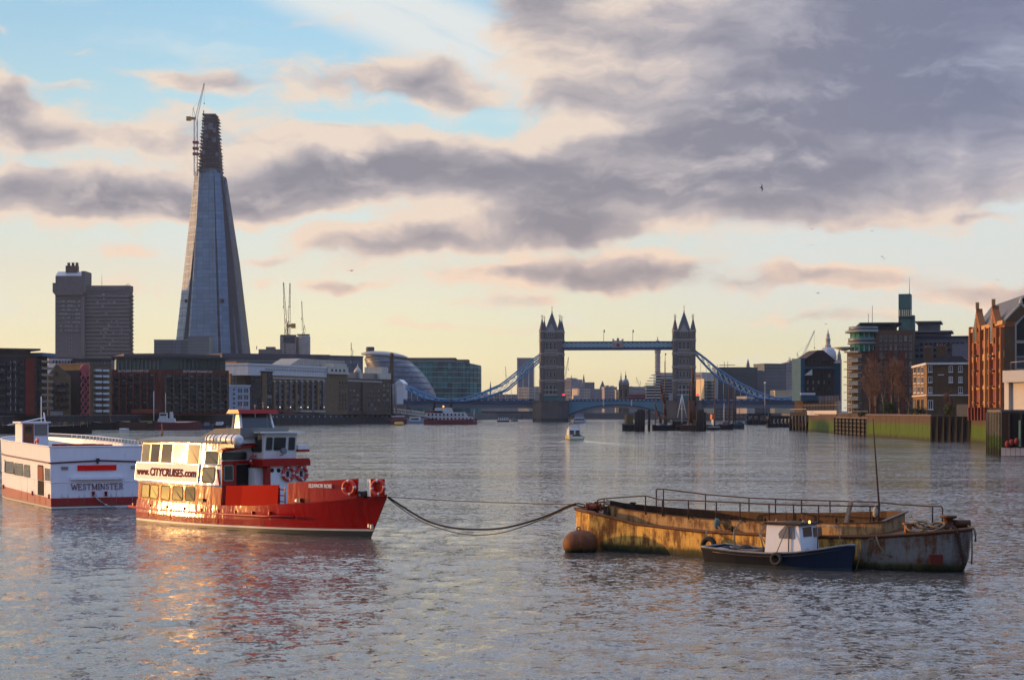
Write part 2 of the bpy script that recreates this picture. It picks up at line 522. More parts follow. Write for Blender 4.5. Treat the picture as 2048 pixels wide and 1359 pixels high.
def build_water():
    rng = np.random.default_rng(3)
    ny, nx = 640, 440
    Y = 26.0 * (1700 / 26.0) ** (np.arange(ny) / (ny - 1))
    tx = np.tan(np.linspace(-R(27), R(27), nx))
    X = Y[:, None] * tx[None, :]
    YY = np.repeat(Y[:, None], nx, 1)
    Z = np.zeros_like(X)
    sp = Y * math.log(1700 / 26.0) / ny                       # row spacing
    for i in range(80):
        lam = 0.30 * (3.2 / 0.30) ** rng.random()
        th = rng.normal(-0.9, 0.75)
        k = 6.2832 / lam
        am = 0.0046 * lam ** 0.62 * (0.6 + 0.8 * rng.random())
        fade = np.clip((lam / sp - 2.5) / 3, 0, 1)[:, None]
        ph = k * (X * math.sin(th) + YY * math.cos(th)) + rng.random() * 6.28
        Z += am * fade * (np.sin(ph) + 0.25 * np.sin(2 * ph + 1))
    # calmer and rougher patches
    g = np.zeros_like(X)
    for i in range(9):
        lam = 14 + 50 * rng.random(); th = rng.random() * 3.14
        g += np.sin(6.28 / lam * (X * math.sin(th) * 0.6 + YY * math.cos(th)) + rng.random() * 6.28)
    Z *= np.clip(0.8 + 0.16 * g, 0.3, 1.4)
    # the smooth slick down-tide of the barge's mooring and in the boats' lee
    for cx, cy, rx, ry, q in ((-1, 84, 9, 5, .6), (9, 71, 12, 5, .5), (-9, 86, 9, 6, .45)):
        e = ((X - cx) / rx) ** 2 + ((YY - cy) / ry) ** 2
        Z *= 1 - q * np.exp(-e)
    # wake of the launch
    for sx in (-1, 1):
        u = (YY - 398); w0 = 7.6 + 12.5 * 0 + sx * (1.2 + np.clip(-u, 0, 200) * 0.16)
        Z += np.where((u < 3) & (u > -110), 0.20 * np.exp(-((X - 13.6 - (w0 - 7.6)) / 1.0) ** 2) * np.exp(u / 45), 0)
    Z = np.minimum(Z, 0.35)
    vs = np.stack([X, YY, Z], -1).reshape(-1, 3)
    idx = np.arange(ny * nx).reshape(ny, nx)
    q = np.stack([idx[:-1, :-1], idx[:-1, 1:], idx[1:, 1:], idx[1:, :-1]], -1).reshape(-1, 4)
    # the sheet goes on flat to the horizon on every side
    n0 = len(vs)
    B = 7800.0
    t = math.tan(R(27))
    ex = np.array([(-B, -60, 0), (B, -60, 0), (B, B, 0), (-B, B, 0), (-26 * t, 26, 0), (26 * t, 26, 0), (1700 * t, 1700, 0), (-1700 * t, 1700, 0)], float)
    vs = np.concatenate([vs, ex])
    q2 = np.array([(0, 1, 5, 4), (1, 2, 6, 5), (2, 3, 7, 6), (3, 0, 4, 7)]) + n0
    q = np.concatenate([q, q2])
    me = bpy.data.meshes.new('water')
    me.vertices.add(len(vs)); me.vertices.foreach_set('co', vs.astype(np.float32).ravel())
    me.loops.add(q.size); me.loops.foreach_set('vertex_index', q.astype(np.int32).ravel())
    me.polygons.add(len(q)); me.polygons.foreach_set('loop_start', np.arange(0, q.size, 4, dtype=np.int32))
    me.polygons.foreach_set('loop_total', np.full(len(q), 4, np.int32))
    me.polygons.foreach_set('use_smooth', np.ones(len(q), bool))
    me.update(calc_edges=True)
    me.materials.append(water_material())
    o = bpy.data.objects.new('water', me)
    COL.objects.link(o)
    tag(o, kind='structure')


build_water()

# ------------------------------------------------------------------ paints for the boats
def paint(name, col, rough=0.25, plates=0.0, dirt=0.12, coat=0.0, rust=0.0, scuff=0.10, spec=0.5, grime=0.0):
    """gloss paint on plating that is slightly buckled between its frames"""
    if name in MATS: return MATS[name]
    M = bpy.data.materials.new(name)
    M.use_nodes = True
    N = Nodes(M.node_tree)
    b = M.node_tree.nodes['Principled BSDF']
    oc = N.n('ShaderNodeTexCoord').outputs['Object']
    f = N.noise(N.v('MULTIPLY', oc, (1, 1, 0.25)), 2.2, 5, 0.62)
    k = N.m('MULTIPLY_ADD', N.m('SUBTRACT', f, 0.5), 2.4 * dirt, 1.0)
    c = N.v('SCALE', N.xyz(*col), k)
    if rust:
        r = N.noise(N.v('MULTIPLY', oc, (1, 1, 0.16)), 3.1, 6, 0.68)
        c = N.mix(N.step(r, 0.66 - 0.12 * rust, 0.80 - 0.12 * rust), c, (0.16, 0.062, 0.022))
    if grime:
        z = N.sep(oc)[2]
        dn = N.noise(N.v('MULTIPLY', oc, (1, 1, .2)), 4.5, 5, .65)
        gr = N.step(N.m('ADD', z, N.m('MULTIPLY', N.m('SUBTRACT', .5, dn), grime * 3)), grime, .05)
        c = N.mix(N.m('MULTIPLY', gr, .6), c, (0.07, 0.055, 0.035))
        c = N.mix(N.m('MULTIPLY', N.step(dn, .60, .74), .35), c, (0.10, 0.06, 0.035))
    N.put(b.inputs['Base Color'], c)
    N.put(b.inputs['Roughness'], N.m('MULTIPLY_ADD', N.noise(oc, 5, 4, 0.6), scuff * 2, rough - scuff))
    b.inputs['Coat Weight'].default_value = coat
    b.inputs['Specular IOR Level'].default_value = spec
    if plates:
        w = N.noise(N.v('MULTIPLY', oc, (1, 1, 0.28)), 2.3, 2, 0.5)
        w2 = N.noise(N.v('MULTIPLY', oc, (1.0, 1.0, 0.45)), 6.0, 3, 0.5)
        h = N.m('ADD', w, N.m('MULTIPLY', w2, 0.22))
        bn = N.n('ShaderNodeBump')
        bn.inputs['Strength'].default_value = 1.0
        bn.inputs['Distance'].default_value = plates
        N.put(bn.inputs['Height'], h)
        N.put(b.inputs['Normal'], bn.outputs[0])
    MATS[name] = M
    return M


RED = paint('red_gloss_paint', (0.32, 0.005, 0.002), 0.14, 0.032, scuff=0.03, spec=0.42, grime=.5)
RED2 = paint('red_deck_paint', (0.34, 0.010, 0.006), 0.35, 0.010, spec=0.3)
WHITE = paint('white_gloss_paint', (0.70, 0.69, 0.67), 0.14, 0.030, 0.06, scuff=0.04, spec=.36)
WHITE2 = paint('white_hull_paint', (0.68, 0.70, 0.74), 0.36, 0.010, 0.10, rust=0.2, grime=.9)
BAND = paint('red_boot_paint', (0.28, 0.009, 0.011), 0.35, 0.012, 0.25, grime=.5)
BOOT = paint('dark_antifouling', (0.012, 0.028, 0.036), 0.5, 0, 0.3)
STRIPE = mat('boot_stripe_white', (0.62, 0.6, 0.54), 0.5, var=0.15)
GREY = mat('grey_deck_paint', (0.17, 0.18, 0.17), 0.7, var=0.25)
ROOFGREY = mat('pebbled_roof_paint', (0.20, 0.21, 0.19), 0.8, var=0.35, scale=6, bump=0.6, bscale=18)
PANE = glass('boat_window_glass', (0.035, 0.037, 0.030), 0.05, 0.3)
RUBBER = mat('black_rubber', (0.014, 0.014, 0.015), 0.65, var=0.2)
ALLOY = mat('window_alloy', (0.5, 0.5, 0.48), 0.35, 0.6, var=0.1)
BLACKM = mat('black_metal', (0.016, 0.015, 0.015), 0.5, var=0.2)
DARKIN = mat('dark_interior', (0.02, 0.017, 0.015), 0.9, var=0.2)
ROPE = mat('old_rope', (0.16, 0.125, 0.085), 0.9, var=0.3, scale=14)
ROPED = mat('dark_rope', (0.035, 0.030, 0.026), 0.9, var=0.3, scale=14)
LIFER = mat('lifering_orange_red', (0.50, 0.030, 0.014), 0.5, var=0.1)
LIFEW = mat('lifering_white_tape', (0.62, 0.60, 0.56), 0.5, var=0.1)
CANW = mat('liferaft_grp_white', (0.62, 0.61, 0.58), 0.4, var=0.08)
VARNISH = mat('varnished_wood', (0.20, 0.055, 0.018), 0.4, var=0.3, scale=3, streak=0.2)
BRASS = mat('aged_brass', (0.10, 0.07, 0.03), 0.4, 0.8)
STEEL = mat('galvanised_steel', (0.20, 0.20, 0.20), 0.5, 0.5, var=0.2)


def text(parent, s, loc, rot, height, width, m, name='lettering', ext=0.006, bold=0.0):
    cu = bpy.data.curves.new(name, 'FONT')
    cu.body = s
    cu.extrude = ext
    cu.offset = bold
    cu.size = 1.0
    cu.materials.append(m)
    o = bpy.data.objects.new(name, cu)
    COL.objects.link(o)
    bpy.context.view_layer.update()
    d = o.dimensions
    me = bpy.data.meshes.new_from_object(o.evaluated_get(bpy.context.evaluated_depsgraph_get()))
    me.name = name
    me.materials.clear(); me.materials.append(m)
    bpy.data.objects.remove(o)
    o = bpy.data.objects.new(name, me)
    COL.objects.link(o)
    o.scale = (width / d.x, height / d.y, 1)
    o.parent = parent
    o.location = loc
    o.rotation_euler = rot
    return o


def rrect(x0, x1, z0, z1, r, n=4):
    out = []
    for cx, cz, a0 in ((x1 - r, z1 - r, 0), (x0 + r, z1 - r, 90), (x0 + r, z0 + r, 180), (x1 - r, z0 + r, 270)):
        for i in range(n + 1):
            a = R(a0 + 90 * i / n)
            out.append((cx + r * math.cos(a), cz + r * math.sin(a)))
    return out


def plate(mb, pts, f, t, m=0):
    """thin plate whose outline (a,b) is placed by f(a, b, depth)"""
    n = len(pts)
    vs = [f(a, b, 0.0) for a, b in pts] + [f(a, b, t) for a, b in pts]
    return mb._add(vs, [tuple(range(n)), tuple(range(2 * n - 1, n - 1, -1))] + [(i, n + i, n + (i + 1) % n, (i + 1) % n) for i in range(n)], m)


def window(t, f, x0, x1, z0, z1, r=0.08, fw=0.035, pane=PANE, frame=ALLOY, out=0.02, parent=None):
    """a window on a surface given by f(a, b, depth) with depth positive outwards: frame ring that stands proud > pane set in it"""
    a = rrect(x0 - fw, x1 + fw, z0 - fw, z1 + fw, r + fw)
    b = rrect(x0, x1, z0, z1, r)
    mb = MB()
    mb.loft([[f(p, q, -0.01) for p, q in a], [f(p, q, out) for p, q in a], [f(p, q, out) for p, q in b], [f(p, q, -0.01) for p, q in b]], closed=True)
    w = t.part('window', mb, frame, parent)
    pb = MB()
    pb.face([f(p, q, out * 0.4) for p, q in b])
    pb.build('pane', pane, w)
    return w


def lifering(name, c, nrm, Rr, parent=None, label=None, group=None):
    mb = MB().torus((0, 0, 0), nrm, Rr, Rr * 0.27, 0, 24, 8, 1, 4)
    o = mb.build(name, [LIFER, LIFEW], parent)
    o.location = c
    if label: tag(o, label, 'life ring', group)
    return o


# ------------------------------------------------------------------ the red passenger boat
def red_boat():
    a = R(-49.1)
    hd, lf = Vector((math.cos(a), math.sin(a), 0)), Vector((-math.sin(a), math.cos(a), 0))
    A = afloat(266, 1042)
    HB = 2.75
    t = T('passenger_boat', 'red and white double decked passenger boat with a sunlit side, moored by its bow', 'passenger boat', A + lf * HB, a)
    L = t.pl(742, 1073, 0)[0]
    LD = t.pl(776, 990, 0)[0]

    def hbw(x):
        u = max(0, (x - L * 0.45) / (L * 0.55)); v = max(0, (2.0 - x) / 2.0)
        return max(0.02, (HB + 0.04 - 0.0120 * (x - 5.0) ** 2 * (1 if x < 11 else 0) - (0.432 if x >= 11 else 0)) * (1 - u ** 2.1))

    def hbd(x):
        u = max(0, (x - LD * 0.50) / (LD * 0.50)); v = max(0, (2.0 - x) / 2.0)
        return max(0.03, (HB - 0.07 - 0.0120 * (min(x, 11) - 5.0) ** 2) * (1 - u ** 2.7) + 0.13 * u * (1 - u))

    def edge(px, py, hb=hbd, inset=0.0):
        y = -HB
        for _ in range(14):
            x, z = t.pl(px, py, y)
            y = 0.5 * y + 0.5 * -(max(0.05, hb(min(x, LD))) - inset)
        return x, y, z
    sheer = sorted((edge(px, py)[0], edge(px, py)[2]) for px, py in ((262, 996), (323, 1002.5), (395, 1008), (450, 1010), (500, 1011), (555, 1007.5), (575, 1006.5), (629, 1003), (684, 998), (713, 994), (745, 990)))
    sheer = [(-0.2, sheer[0][1])] + sheer + [(LD, t.pl(776, 988, 0)[1])]
    sx, sz = [q[0] for q in sheer], [q[1] for q in sheer]
    zs = lambda x: float(np.interp(x, sx, sz))
    mb = MB()
    secs = []
    rows = [(-0.7, 0.7), (0.0, 1.0), None, None, None]
    for i in range(33):
        u = i / 32
        xw, xd = -0.05 + (L + 0.05) * u, -0.25 + (LD + 0.25) * u
        w, d, z1 = hbw(xw), hbd(xd), zs(xd)
        zb = 0.10 + 0.22 * u ** 2
        pts = []
        for z, in ((-0.7,), (0.0,), (zb,), (zb + 0.10,), (0.45 * z1,), (0.75 * z1,), (z1,)):
            q = max(0, z / z1)
            x = xw + (xd - xw) * q
            bl = min(1.0, max(0.0, (u - 0.42) / 0.2))
            y = w * (0.75 if z < 0 else 1) + (d - w) * ((1 - bl) * max(0.0, (q - 0.45) / 0.55) + bl * q ** 1.15)
            pts.append((x, -y, z))
        secs.append(pts)
    for side in (-1, 1):
        for j, m in ((0, 2), (1, 2), (2, 1), (3, 0), (4, 0), (5, 0)):
            mb.loft([[(q[j][0], q[j][1] * -side, q[j][2]), (q[j + 1][0], q[j + 1][1] * -side, q[j + 1][2])] for q in secs], m, smooth=True)
    s0 = secs[0]
    for j, m in ((0, 2), (1, 2), (2, 1), (3, 0), (4, 0), (5, 0)):
        mb.face([s0[j], s0[j + 1], (s0[j + 1][0], -s0[j + 1][1], s0[j + 1][2]), (s0[j][0], -s0[j][1], s0[j][2])], m)
    t.part('hull', mb, [RED, STRIPE, BOOT])
    # deck
    mb = MB()
    xs = [-0.2 + (LD - 0.3) * i / 24 for i in range(25)]
    mb.loft([[(x, -hbd(x) + 0.02, zs(x) - 0.07), (x, hbd(x) - 0.02, zs(x) - 0.07)] for x in xs])
    t.part('deck', mb, GREY)
    # rubbing strake with its fender lugs
    rp = [edge(px, py) for px, py in ((259, 1012), (300, 1017), (350, 1021), (400, 1024), (460, 1028), (530, 1031.5), (590, 1033))]
    mb = MB().tube([(x, y - 0.05, z) for x, y, z in rp], 0.075, 8)
    for k in range(9):
        px = 268 + k * 34
        x, y, z = edge(px, np.interp(px, (259, 400, 530), (1009, 1021, 1028)))
        mb.box(x - 0.05, x + 0.05, y - 0.10, y + 0.05, z - 0.02, z + 0.14)
    t.part('rubbing_strake', mb, RED2)
    # bulwarks (each plate of its own)
    def bulwark(p0, p1, tops, base=None, mats=RED):
        mb = MB()
        secs = []
        for i in range(11):
            px = p0 + (p1 - p0) * i / 10
            pt = float(np.interp(px, [q[0] for q in tops], [q[1] for q in tops]))
            x, y, z = edge(px, pt, inset=0.03)
            secs.append([(x, y - 0.02, zs(x) - 0.05), (x, y + 0.05, z), (x, y + 0.11, z), (x, y + 0.06, zs(x) - 0.05)])
        mb.loft(secs, closed=True, caps=True)
        return t.part('bulwark', mb, mats)
    bulwark(451, 555.5, ((451, 970.7), (555, 969)), mats=paint('red_satin_paint', (0.34, 0.007, 0.003), 0.6, 0.012, scuff=.05, spec=.015))
    b2 = bulwark(575, 714, ((575, 965), (640, 961), (714, 956.3)))
    x, y, z = edge(714, 990)
    # bow bulwark: red outside, white return at its after end
    mb = MB()
    secs = []
    for px in (741, 750, 760, 769):
        x, y, z = edge(px, 957, inset=-0.16)
        secs.append([(x, y, zs(min(x, LD)) - 0.1), (x, y, z), (x - 0.05, y + 0.06, z), (x - 0.05, y + 0.06, zs(min(x, LD)) - 0.1)])
    mb.loft(secs, closed=True, caps=True)
    bb = t.part('bulwark', mb, RED)
    xa, ya, za = edge(741, 958, inset=-0.14)
    mb = MB().prism([(ya - 0.02, zs(xa) - 0.05), (ya - 0.02, za), (ya + 0.5, za - 0.05), (ya + 0.62, za - 0.5), (ya + 0.55, zs(xa) - 0.05)], 'x', xa - 0.24, xa - 0.16)
    mb.box(xa - 0.20, xa, ya, ya + 0.05, zs(xa) - 0.05, za)
    t.part('bow_return', mb, WHITE)
    # bow draught figures and weld seams
    for k, (px, py) in enumerate(((741, 1050), (746, 1052))):
        x, y, z = edge(px, py, hb=hbw)
        t.part('draught_mark', MB().box(x - .05, x + .05, y - .16, y, z - .10, z + .10), STRIPE)
    for px in (300, 345, 392, 440, 489, 540, 592, 645):
        x, y, z = edge(px, 1012 if px < 560 else 1004)
        w_ = hbw(x)
        t.part('weld_seam', MB().tube([(x, -w_ - .005, .3), (x, -w_ - .008, zs(x) * .45), (x, y + .0, zs(x) - .03)], .012, 4), RED)
    # bow name
    x0, y0, z0 = edge(619, 974.5)
    x1, y1, z1 = edge(665, 973)
    o = text(t.o, 'ELEANOR ROSE', (x0, y0 - 0.05, z0 + 0.01), (R(90), R(-0.4), math.atan2(y1 - y0, x1 - x0)), 0.20, math.hypot(x1 - x0, y1 - y0), mat('name_white', (0.75, 0.72, 0.7), 0.5, var=0), ext=0.02, bold=0.02)
    # rings on the bulwarks
    for px, py, ins in ((700.5, 974.5, 0.0), (758, 974, -0.2)):
        x, y, z = edge(px, py, inset=ins)
        yx = edge(px + 6, py, inset=ins)
        nr = Vector((yx[1] - y, -(yx[0] - x), 0))
        if nr.y > 0: nr = -nr
        o = lifering('life_ring', (0, 0, 0), nr, 0.34)
        o.location = t.o.location + Matrix.Rotation(a, 3, 'Z') @ (Vector((x, y, z)) + nr.normalized() * 0.13)
        o.rotation_euler = (0, 0, a)
        tag(o, 'red life ring on the bulwark under the end of the boat name' if px < 720 else 'red life ring nearest the stem on the bow plate of the red boat', 'life ring', 'life rings on the red boat')
    # ---- saloon, two decks, sides leaning in
    x0 = t.pl(267, 960, -2.62)[0]
    xf = t.pl(436, 960, -2.62)[0]
    zd = zs(1.0) - 0.05
    z_mid = t.pl(300, 963.5, -2.6)[1]
    z_top = t.pl(300, 880.5, -2.5)[1]
    sy = lambda z, x=5.0: 2.66 - 0.065 * (min(z, z_mid) - zd) - 0.116 * max(0.0, z - z_mid) - 0.0120 * (x - 5.0) ** 2
    f = lambda x, z, d: (x, -sy(z, x) - d, z)

    def body(xa, xb, za, zb, m, name):
        mb = MB()
        xs = [xa + (xb - xa) * i / 10 for i in range(11)]
        mb.loft([[(x, -sy(za, x), za), (x, -sy(zb, x), zb), (x, sy(zb, x), zb), (x, sy(za, x), za)] for x in xs], closed=True, caps=True)
        return t.part(name, mb, m)
    body(x0, xf, zd - 0.2, z_mid, RED, 'lower_saloon')
    body(x0 + 0.02, xf - 0.01, z_mid, z_top, WHITE, 'upper_saloon')
    U = lambda px, py: t.pl(px, py, -sy(0.5 * (z_mid + z_top)))
    z2x = lambda v: 250 + v / 4.686
    z2y = lambda v: 800 + v / 4.686
    for q0, q1, w0, w1 in ((112, 200, 408, 578), (213, 308, 408, 580), (327, 434, 410, 583), (449, 562, 412, 586), (580, 688, 415, 592)):
        xa, za = U(z2x(q0), z2y(w1)); xb, zb = U(z2x(q1), z2y(w0))
        window(t, f, xa, xb, za, zb, 0.06, 0.03, frame=ALLOY)
    for q0, q1, w0, w1 in ((124, 206, 792, 903), (219, 301, 796, 914), (334, 418, 806, 925), (448, 540, 812, 930), (568, 648, 818, 935)):
        xa, za = t.pl(z2x(q0), z2y(w1), -2.62); xb, zb = t.pl(z2x(q1), z2y(w0), -2.62)
        window(t, f, xa, xb, za, zb, 0.12, 0.04, frame=RUBBER)
    xa, za = U(z2x(726), z2y(764)); xb, zb = U(z2x(828), z2y(633))
    window(t, f, xa, xb, za, zb, 0.14, 0.04, frame=RUBBER)
    xa, za = U(z2x(738), z2y(598)); xb, zb = U(z2x(850), z2y(478))
    window(t, f, xa, xb, za, zb, 0.08, 0.03, frame=ALLOY)
    # white panel round the lower windows, sign board, trim rails
    xa, za = t.pl(z2x(100), z2y(735), -sy(z_mid + .4)); xb, zb = t.pl(z2x(683), z2y(606), -sy(z_mid + .4))
    mb = MB(); plate(mb, rrect(xa, xb, za, zb, 0.07), lambda p, q, d: (p, -sy(q, 5.0) + 0.01 - d, q), 0.02)
    sgn = t.part('sign_board', mb, paint('sign_cream', (0.72, 0.69, 0.63), 0.5, 0.0, 0.06, spec=.25))
    mb = MB()
    a_ = rrect(xa - .03, xb + .03, za - .03, zb + .03, 0.09); b_ = rrect(xa, xb, za, zb, 0.07)
    h0 = lambda p, q, d: (p, -sy(q, 5.0) - d, q)
    mb.loft([[h0(p, q, -0.16) for p, q in a_], [h0(p, q, 0.03) for p, q in a_], [h0(p, q, 0.03) for p, q in b_], [h0(p, q, 0.0) for p, q in b_]], closed=True)
    mb.build('sign_edge', ALLOY, sgn)
    SIGNRED = mat('sign_red', (0.16, 0.010, 0.010), 0.8, var=0.05)
    lx0, lz0 = t.pl(z2x(112), z2y(690), -sy(z_mid + .4)); lx1, _ = t.pl(z2x(228), z2y(690), -sy(z_mid + .4))
    tilt = R(90 - 6.4)
    text(sgn, 'www.', (lx0, -sy(lz0, 5.0) - 0.03, lz0), (tilt, 0, 0), 0.30, lx1 - lx0, SIGNRED, bold=0.03)
    lx0, lz0 = t.pl(z2x(234), z2y(700), -sy(z_mid + .4)); lx1, _ = t.pl(z2x(540), z2y(700), -sy(z_mid + .4))
    text(sgn, 'CITYCRUISES', (lx0, -sy(lz0, 5.0) - 0.03, lz0), (tilt, 0, 0), 0.47, lx1 - lx0, SIGNRED, bold=0.03)
    lx0, lz0 = t.pl(z2x(546), z2y(712), -sy(z_mid + .4)); lx1, _ = t.pl(z2x(664), z2y(712), -sy(z_mid + .4))
    text(sgn, '.com', (lx0, -sy(lz0, 5.0) - 0.03, lz0), (tilt, 0, 0), 0.33, lx1 - lx0, SIGNRED, bold=0.03)
    for zz, r, m, nm in ((z_mid, 0.05, WHITE, 'trim_rail'), (U(300, 924)[1], 0.035, WHITE, 'trim_rail'), (z_top - 0.03, 0.055, RED2, 'gutter')):
        mb = MB().tube([f(x0 - 0.03 + (xf - x0 + 0.05) * i / 8, zz, 0.02) for i in range(9)], r, 8)
        t.part(nm, mb, m)
    # roof with a camber
    mb = MB()
    xr1 = t.pl(408, 885, -2.4)[0]
    arc = [(-2.42 + 4.84 * i / 10, z_top + 0.02 + 0.20 * math.sin(math.pi * i / 10)) for i in range(11)]
    mb.prism(arc + [(2.42, z_top - 0.06), (-2.42, z_top - 0.06)], 'x', x0 - 0.1, xf + 0.1)
    t.part('roof', mb, ROOFGREY)
    # coaming and folded awning on the roof
    p = [t.pl(401, 873, -1.6), t.pl(431, 856.5, -1.6), t.pl(481, 855, -1.6), t.pl(480, 874, -1.6)]
    t.part('awning', MB().prism(p, 'y', -1.6, 1.6), mat('grey_canvas', (0.21, 0.20, 0.18), 0.85, var=0.2))
    # liferafts on the roof edge (top level: they rest in cradles)
    for n_, (pa, pb, lab) in enumerate(((415, 441, 'white banded liferaft canister nearer the stern on the saloon roof'), (441, 481, 'larger white banded liferaft canister beside the red boat wheelhouse'))):
        y_ = -2.0
        xa, zc = t.pl(pa, 879 if n_ else 878, y_); xb, _ = t.pl(pb, 881, y_)
        rr = 0.27 if n_ == 0 else 0.31
        lr = T('liferaft', lab, 'liferaft', t.o.location + Matrix.Rotation(a, 3, 'Z') @ Vector(((xa + xb) / 2, y_, zc - rr)), a, 'liferafts on the red boat')
        h = (xb - xa) / 2
        mb = MB().lathe([(rr * 0.5, -h), (rr * 0.85, -h + 0.08), (rr, -h + 0.2), (rr, h - 0.2), (rr * 0.85, h - 0.08), (rr * 0.5, h)], (0, 0, rr), 16, 0, 'x')
        lr.part('canister', mb, CANW)
        for k in range(3):
            xx = -h * 0.55 + k * h * 0.55
            lr.part('strap', MB().lathe([(rr + .005, xx - .03), (rr + .02, xx - .03), (rr + .02, xx + .03), (rr + .005, xx + .03)], (0, 0, rr), 16, 0, 'x'), RUBBER)
        lr.part('cradle', MB().box(-h * .7, h * .7, -rr * .7, rr * .7, -0.10, 0.1), STEEL)
    # ---- front bulkhead of the saloon with door frame, doorway and panel
    z1z = lambda v: v
    Fp = lambda px, py, xx=None: t.plx(px, py, (xf if xx is None else xx))
    g = lambda y, z, d: (xf + d, y, z)

    def onfront(name, m, pxa, pxb, pya, pyb, th=0.05, parent=None, r=None):
        ya, za = Fp(pxa, pyb); yb, zb = Fp(pxb, pya)
        mb = MB()
        plate(mb, rrect(ya, yb, za, zb, r) if r else [(ya, za), (yb, za), (yb, zb), (ya, zb)], lambda p, q, d: g(p, q, d), th)
        return t.part(name, mb, m, parent)
    d = onfront('door', RED, z2x(905), z2x(1040), z2y(575), z2y(970), 0.05)
    ya, za = Fp(z2x(925), z2y(750)); yb, zb = Fp(z2x(1005), z2y(612))
    window(t, lambda y, z, q: g(y, z, q + 0.05), ya, yb, za, zb, 0.05, 0.03, parent=d)
    onfront('doorway', DARKIN, z2x(1040), z2x(1172), z2y(600), z2y(985), 0.02)
    onfront('door_lintel', RED, z2x(900), z2x(1172), z2y(562), z2y(600), 0.09)
    ya, za = Fp(z2x(905), z2y(562)); yb, zb = Fp(z2x(1140), z2y(482))
    window(t, lambda y, z, q: g(y, z, q), ya, yb, za, zb, 0.14, 0.04)
    # red canopy over the doorway
    ya, za = Fp(437, 904); yb, zb = Fp(502, 892)
    mb = MB().prism([(-2.62, za), (-2.62, za + 0.14), (yb, zb + 0.16), (yb, zb)], 'x', xf - 0.1, xf + 0.45)
    t.part('canopy', mb, RED2)
    # diagonal red strut at the corner
    mb = MB().bar(f(t.pl(z2x(832), 938, -2.6)[0], t.pl(z2x(832), 938, -2.6)[1], 0.06), f(t.pl(z2x(862), 970, -2.6)[0], t.pl(z2x(862), 970, -2.6)[1], 0.06), 0.08)
    t.part('strut', mb, RED2)
    # ---- deckhouse under the bridge
    xh = xf + 1.25
    y0h, _ = Fp(538, 940, xh); y1h, _ = Fp(613, 940, xh)
    zr0 = Fp(575, 931, xh)[1]; zr1 = Fp(575, 916, xh)[1]
    dh = t.part('deckhouse', MB().box(xf + 0.02, xh, y0h, y1h, zd - 0.1, zr0), WHITE)
    mb = MB().prism([(y0h - 0.55, zr0), (y0h - 0.55, zr1 - 0.05), (y0h - 0.4, zr1), (y1h, zr1), (y1h + 0.12, zr1 - 0.14), (y1h + 0.12, zr0)], 'x', xf + 0.02, xh + 0.22)
    t.part('deckhouse_roof', mb, RED2)
    mb = MB().box(xh - 0.42, xh + 0.04, y0h - 0.12, y0h + 0.08, zd - 0.1, zr0)
    t.part('corner_post', mb, RED)
    t.part('locker', MB().box(xf + 0.02, xh - 0.55, y0h - 0.55, y0h, zd - 0.1, zr0 - 0.1), WHITE)
    for px, py in ((574.5, 947), (601.5, 946.5)):
        y_, z_ = Fp(px, py, xh)
        o = lifering('life_ring', t.o.location + Matrix.Rotation(a, 3, 'Z') @ Vector((xh + 0.10, y_, z_)), (1, 0, 0), 0.35)
        o.rotation_euler = (0, 0, a)
        tag(o, 'left one of the two life rings hung on the white deckhouse' if px < 590 else 'right one of the two life rings hung on the white deckhouse', 'life ring', 'life rings on the red boat')
        t.part('ring_bracket', MB().box(xh, xh + 0.12, y_ - 0.05, y_ + 0.05, z_ - 0.16, z_ + 0.16), BLACKM, dh)
    for px, py in ((544, 940), (557, 940)):
        y_, z_ = Fp(px, py, xh)
        t.part('porthole', MB().lathe([(0.12, 0), (0.12, 0.03)], (xh, y_, z_), 12, 0, 'x'), RUBBER, dh)
    y_, z_ = Fp(507, 919, xf + 0.3)
    o = lifering('life_ring', t.o.location + Matrix.Rotation(a, 3, 'Z') @ Vector((xf + 0.42, y_, z_)), (1, 0, 0), 0.27)
    o.rotation_euler = (0, 0, a)
    tag(o, 'dark red life ring beside the doorway under the bridge windows', 'life ring', 'life rings on the red boat')
    # ---- bridge with raked front windows
    y0b = Fp(528, 890, xh)[0]; y1b = Fp(593, 890, xh)[0]
    zb0 = zr1; zb1 = Fp(560, 866, xh)[1]
    xb = xh - 0.1
    mb = MB().prism([(xf - 0.9, zb0), (xb + 0.02, zb0), (xb + 0.18, zb1), (xf - 0.9, zb1)], 'y', y0b, y1b)
    br = t.part('bridge', mb, WHITE)
    rk = 0.16 / (zb1 - zb0)
    h = lambda y, z, q: (xb + 0.02 + (z - zb0) * rk + q, y, z)
    z3x = lambda v: 500 + v / 5.434
    z3y = lambda v: 840 + v / 5.434
    for q0, q1 in ((172, 240), (255, 385), (415, 485)):
        ya, za = Fp(z3x(q0), z3y(325), xb + 0.1); yb, zb = Fp(z3x(q1), z3y(185), xb + 0.1)
        window(t, h, ya, yb, za, zb, 0.07, 0.035, parent=br)
    xa, za = t.pl(z2x(1192), z2y(478), y0b); xb_, zb = t.pl(z2x(1280), z2y(355), y0b)
    window(t, lambda x, z, q: (x, y0b - q, z), xa, xb_, za, zb, 0.07, 0.035, frame=RUBBER, parent=br)
    zt = zb1 + 0.12
    mb = MB().prism([(xf - 1.1, zb1), (xb + 0.5, zb1 + 0.02), (xb + 0.5, zb1 + 0.10), (xf - 1.1, zb1 + 0.10)], 'y', y0b - 0.3, y1b + 0.3)
    t.part('bridge_roof', mb, WHITE)
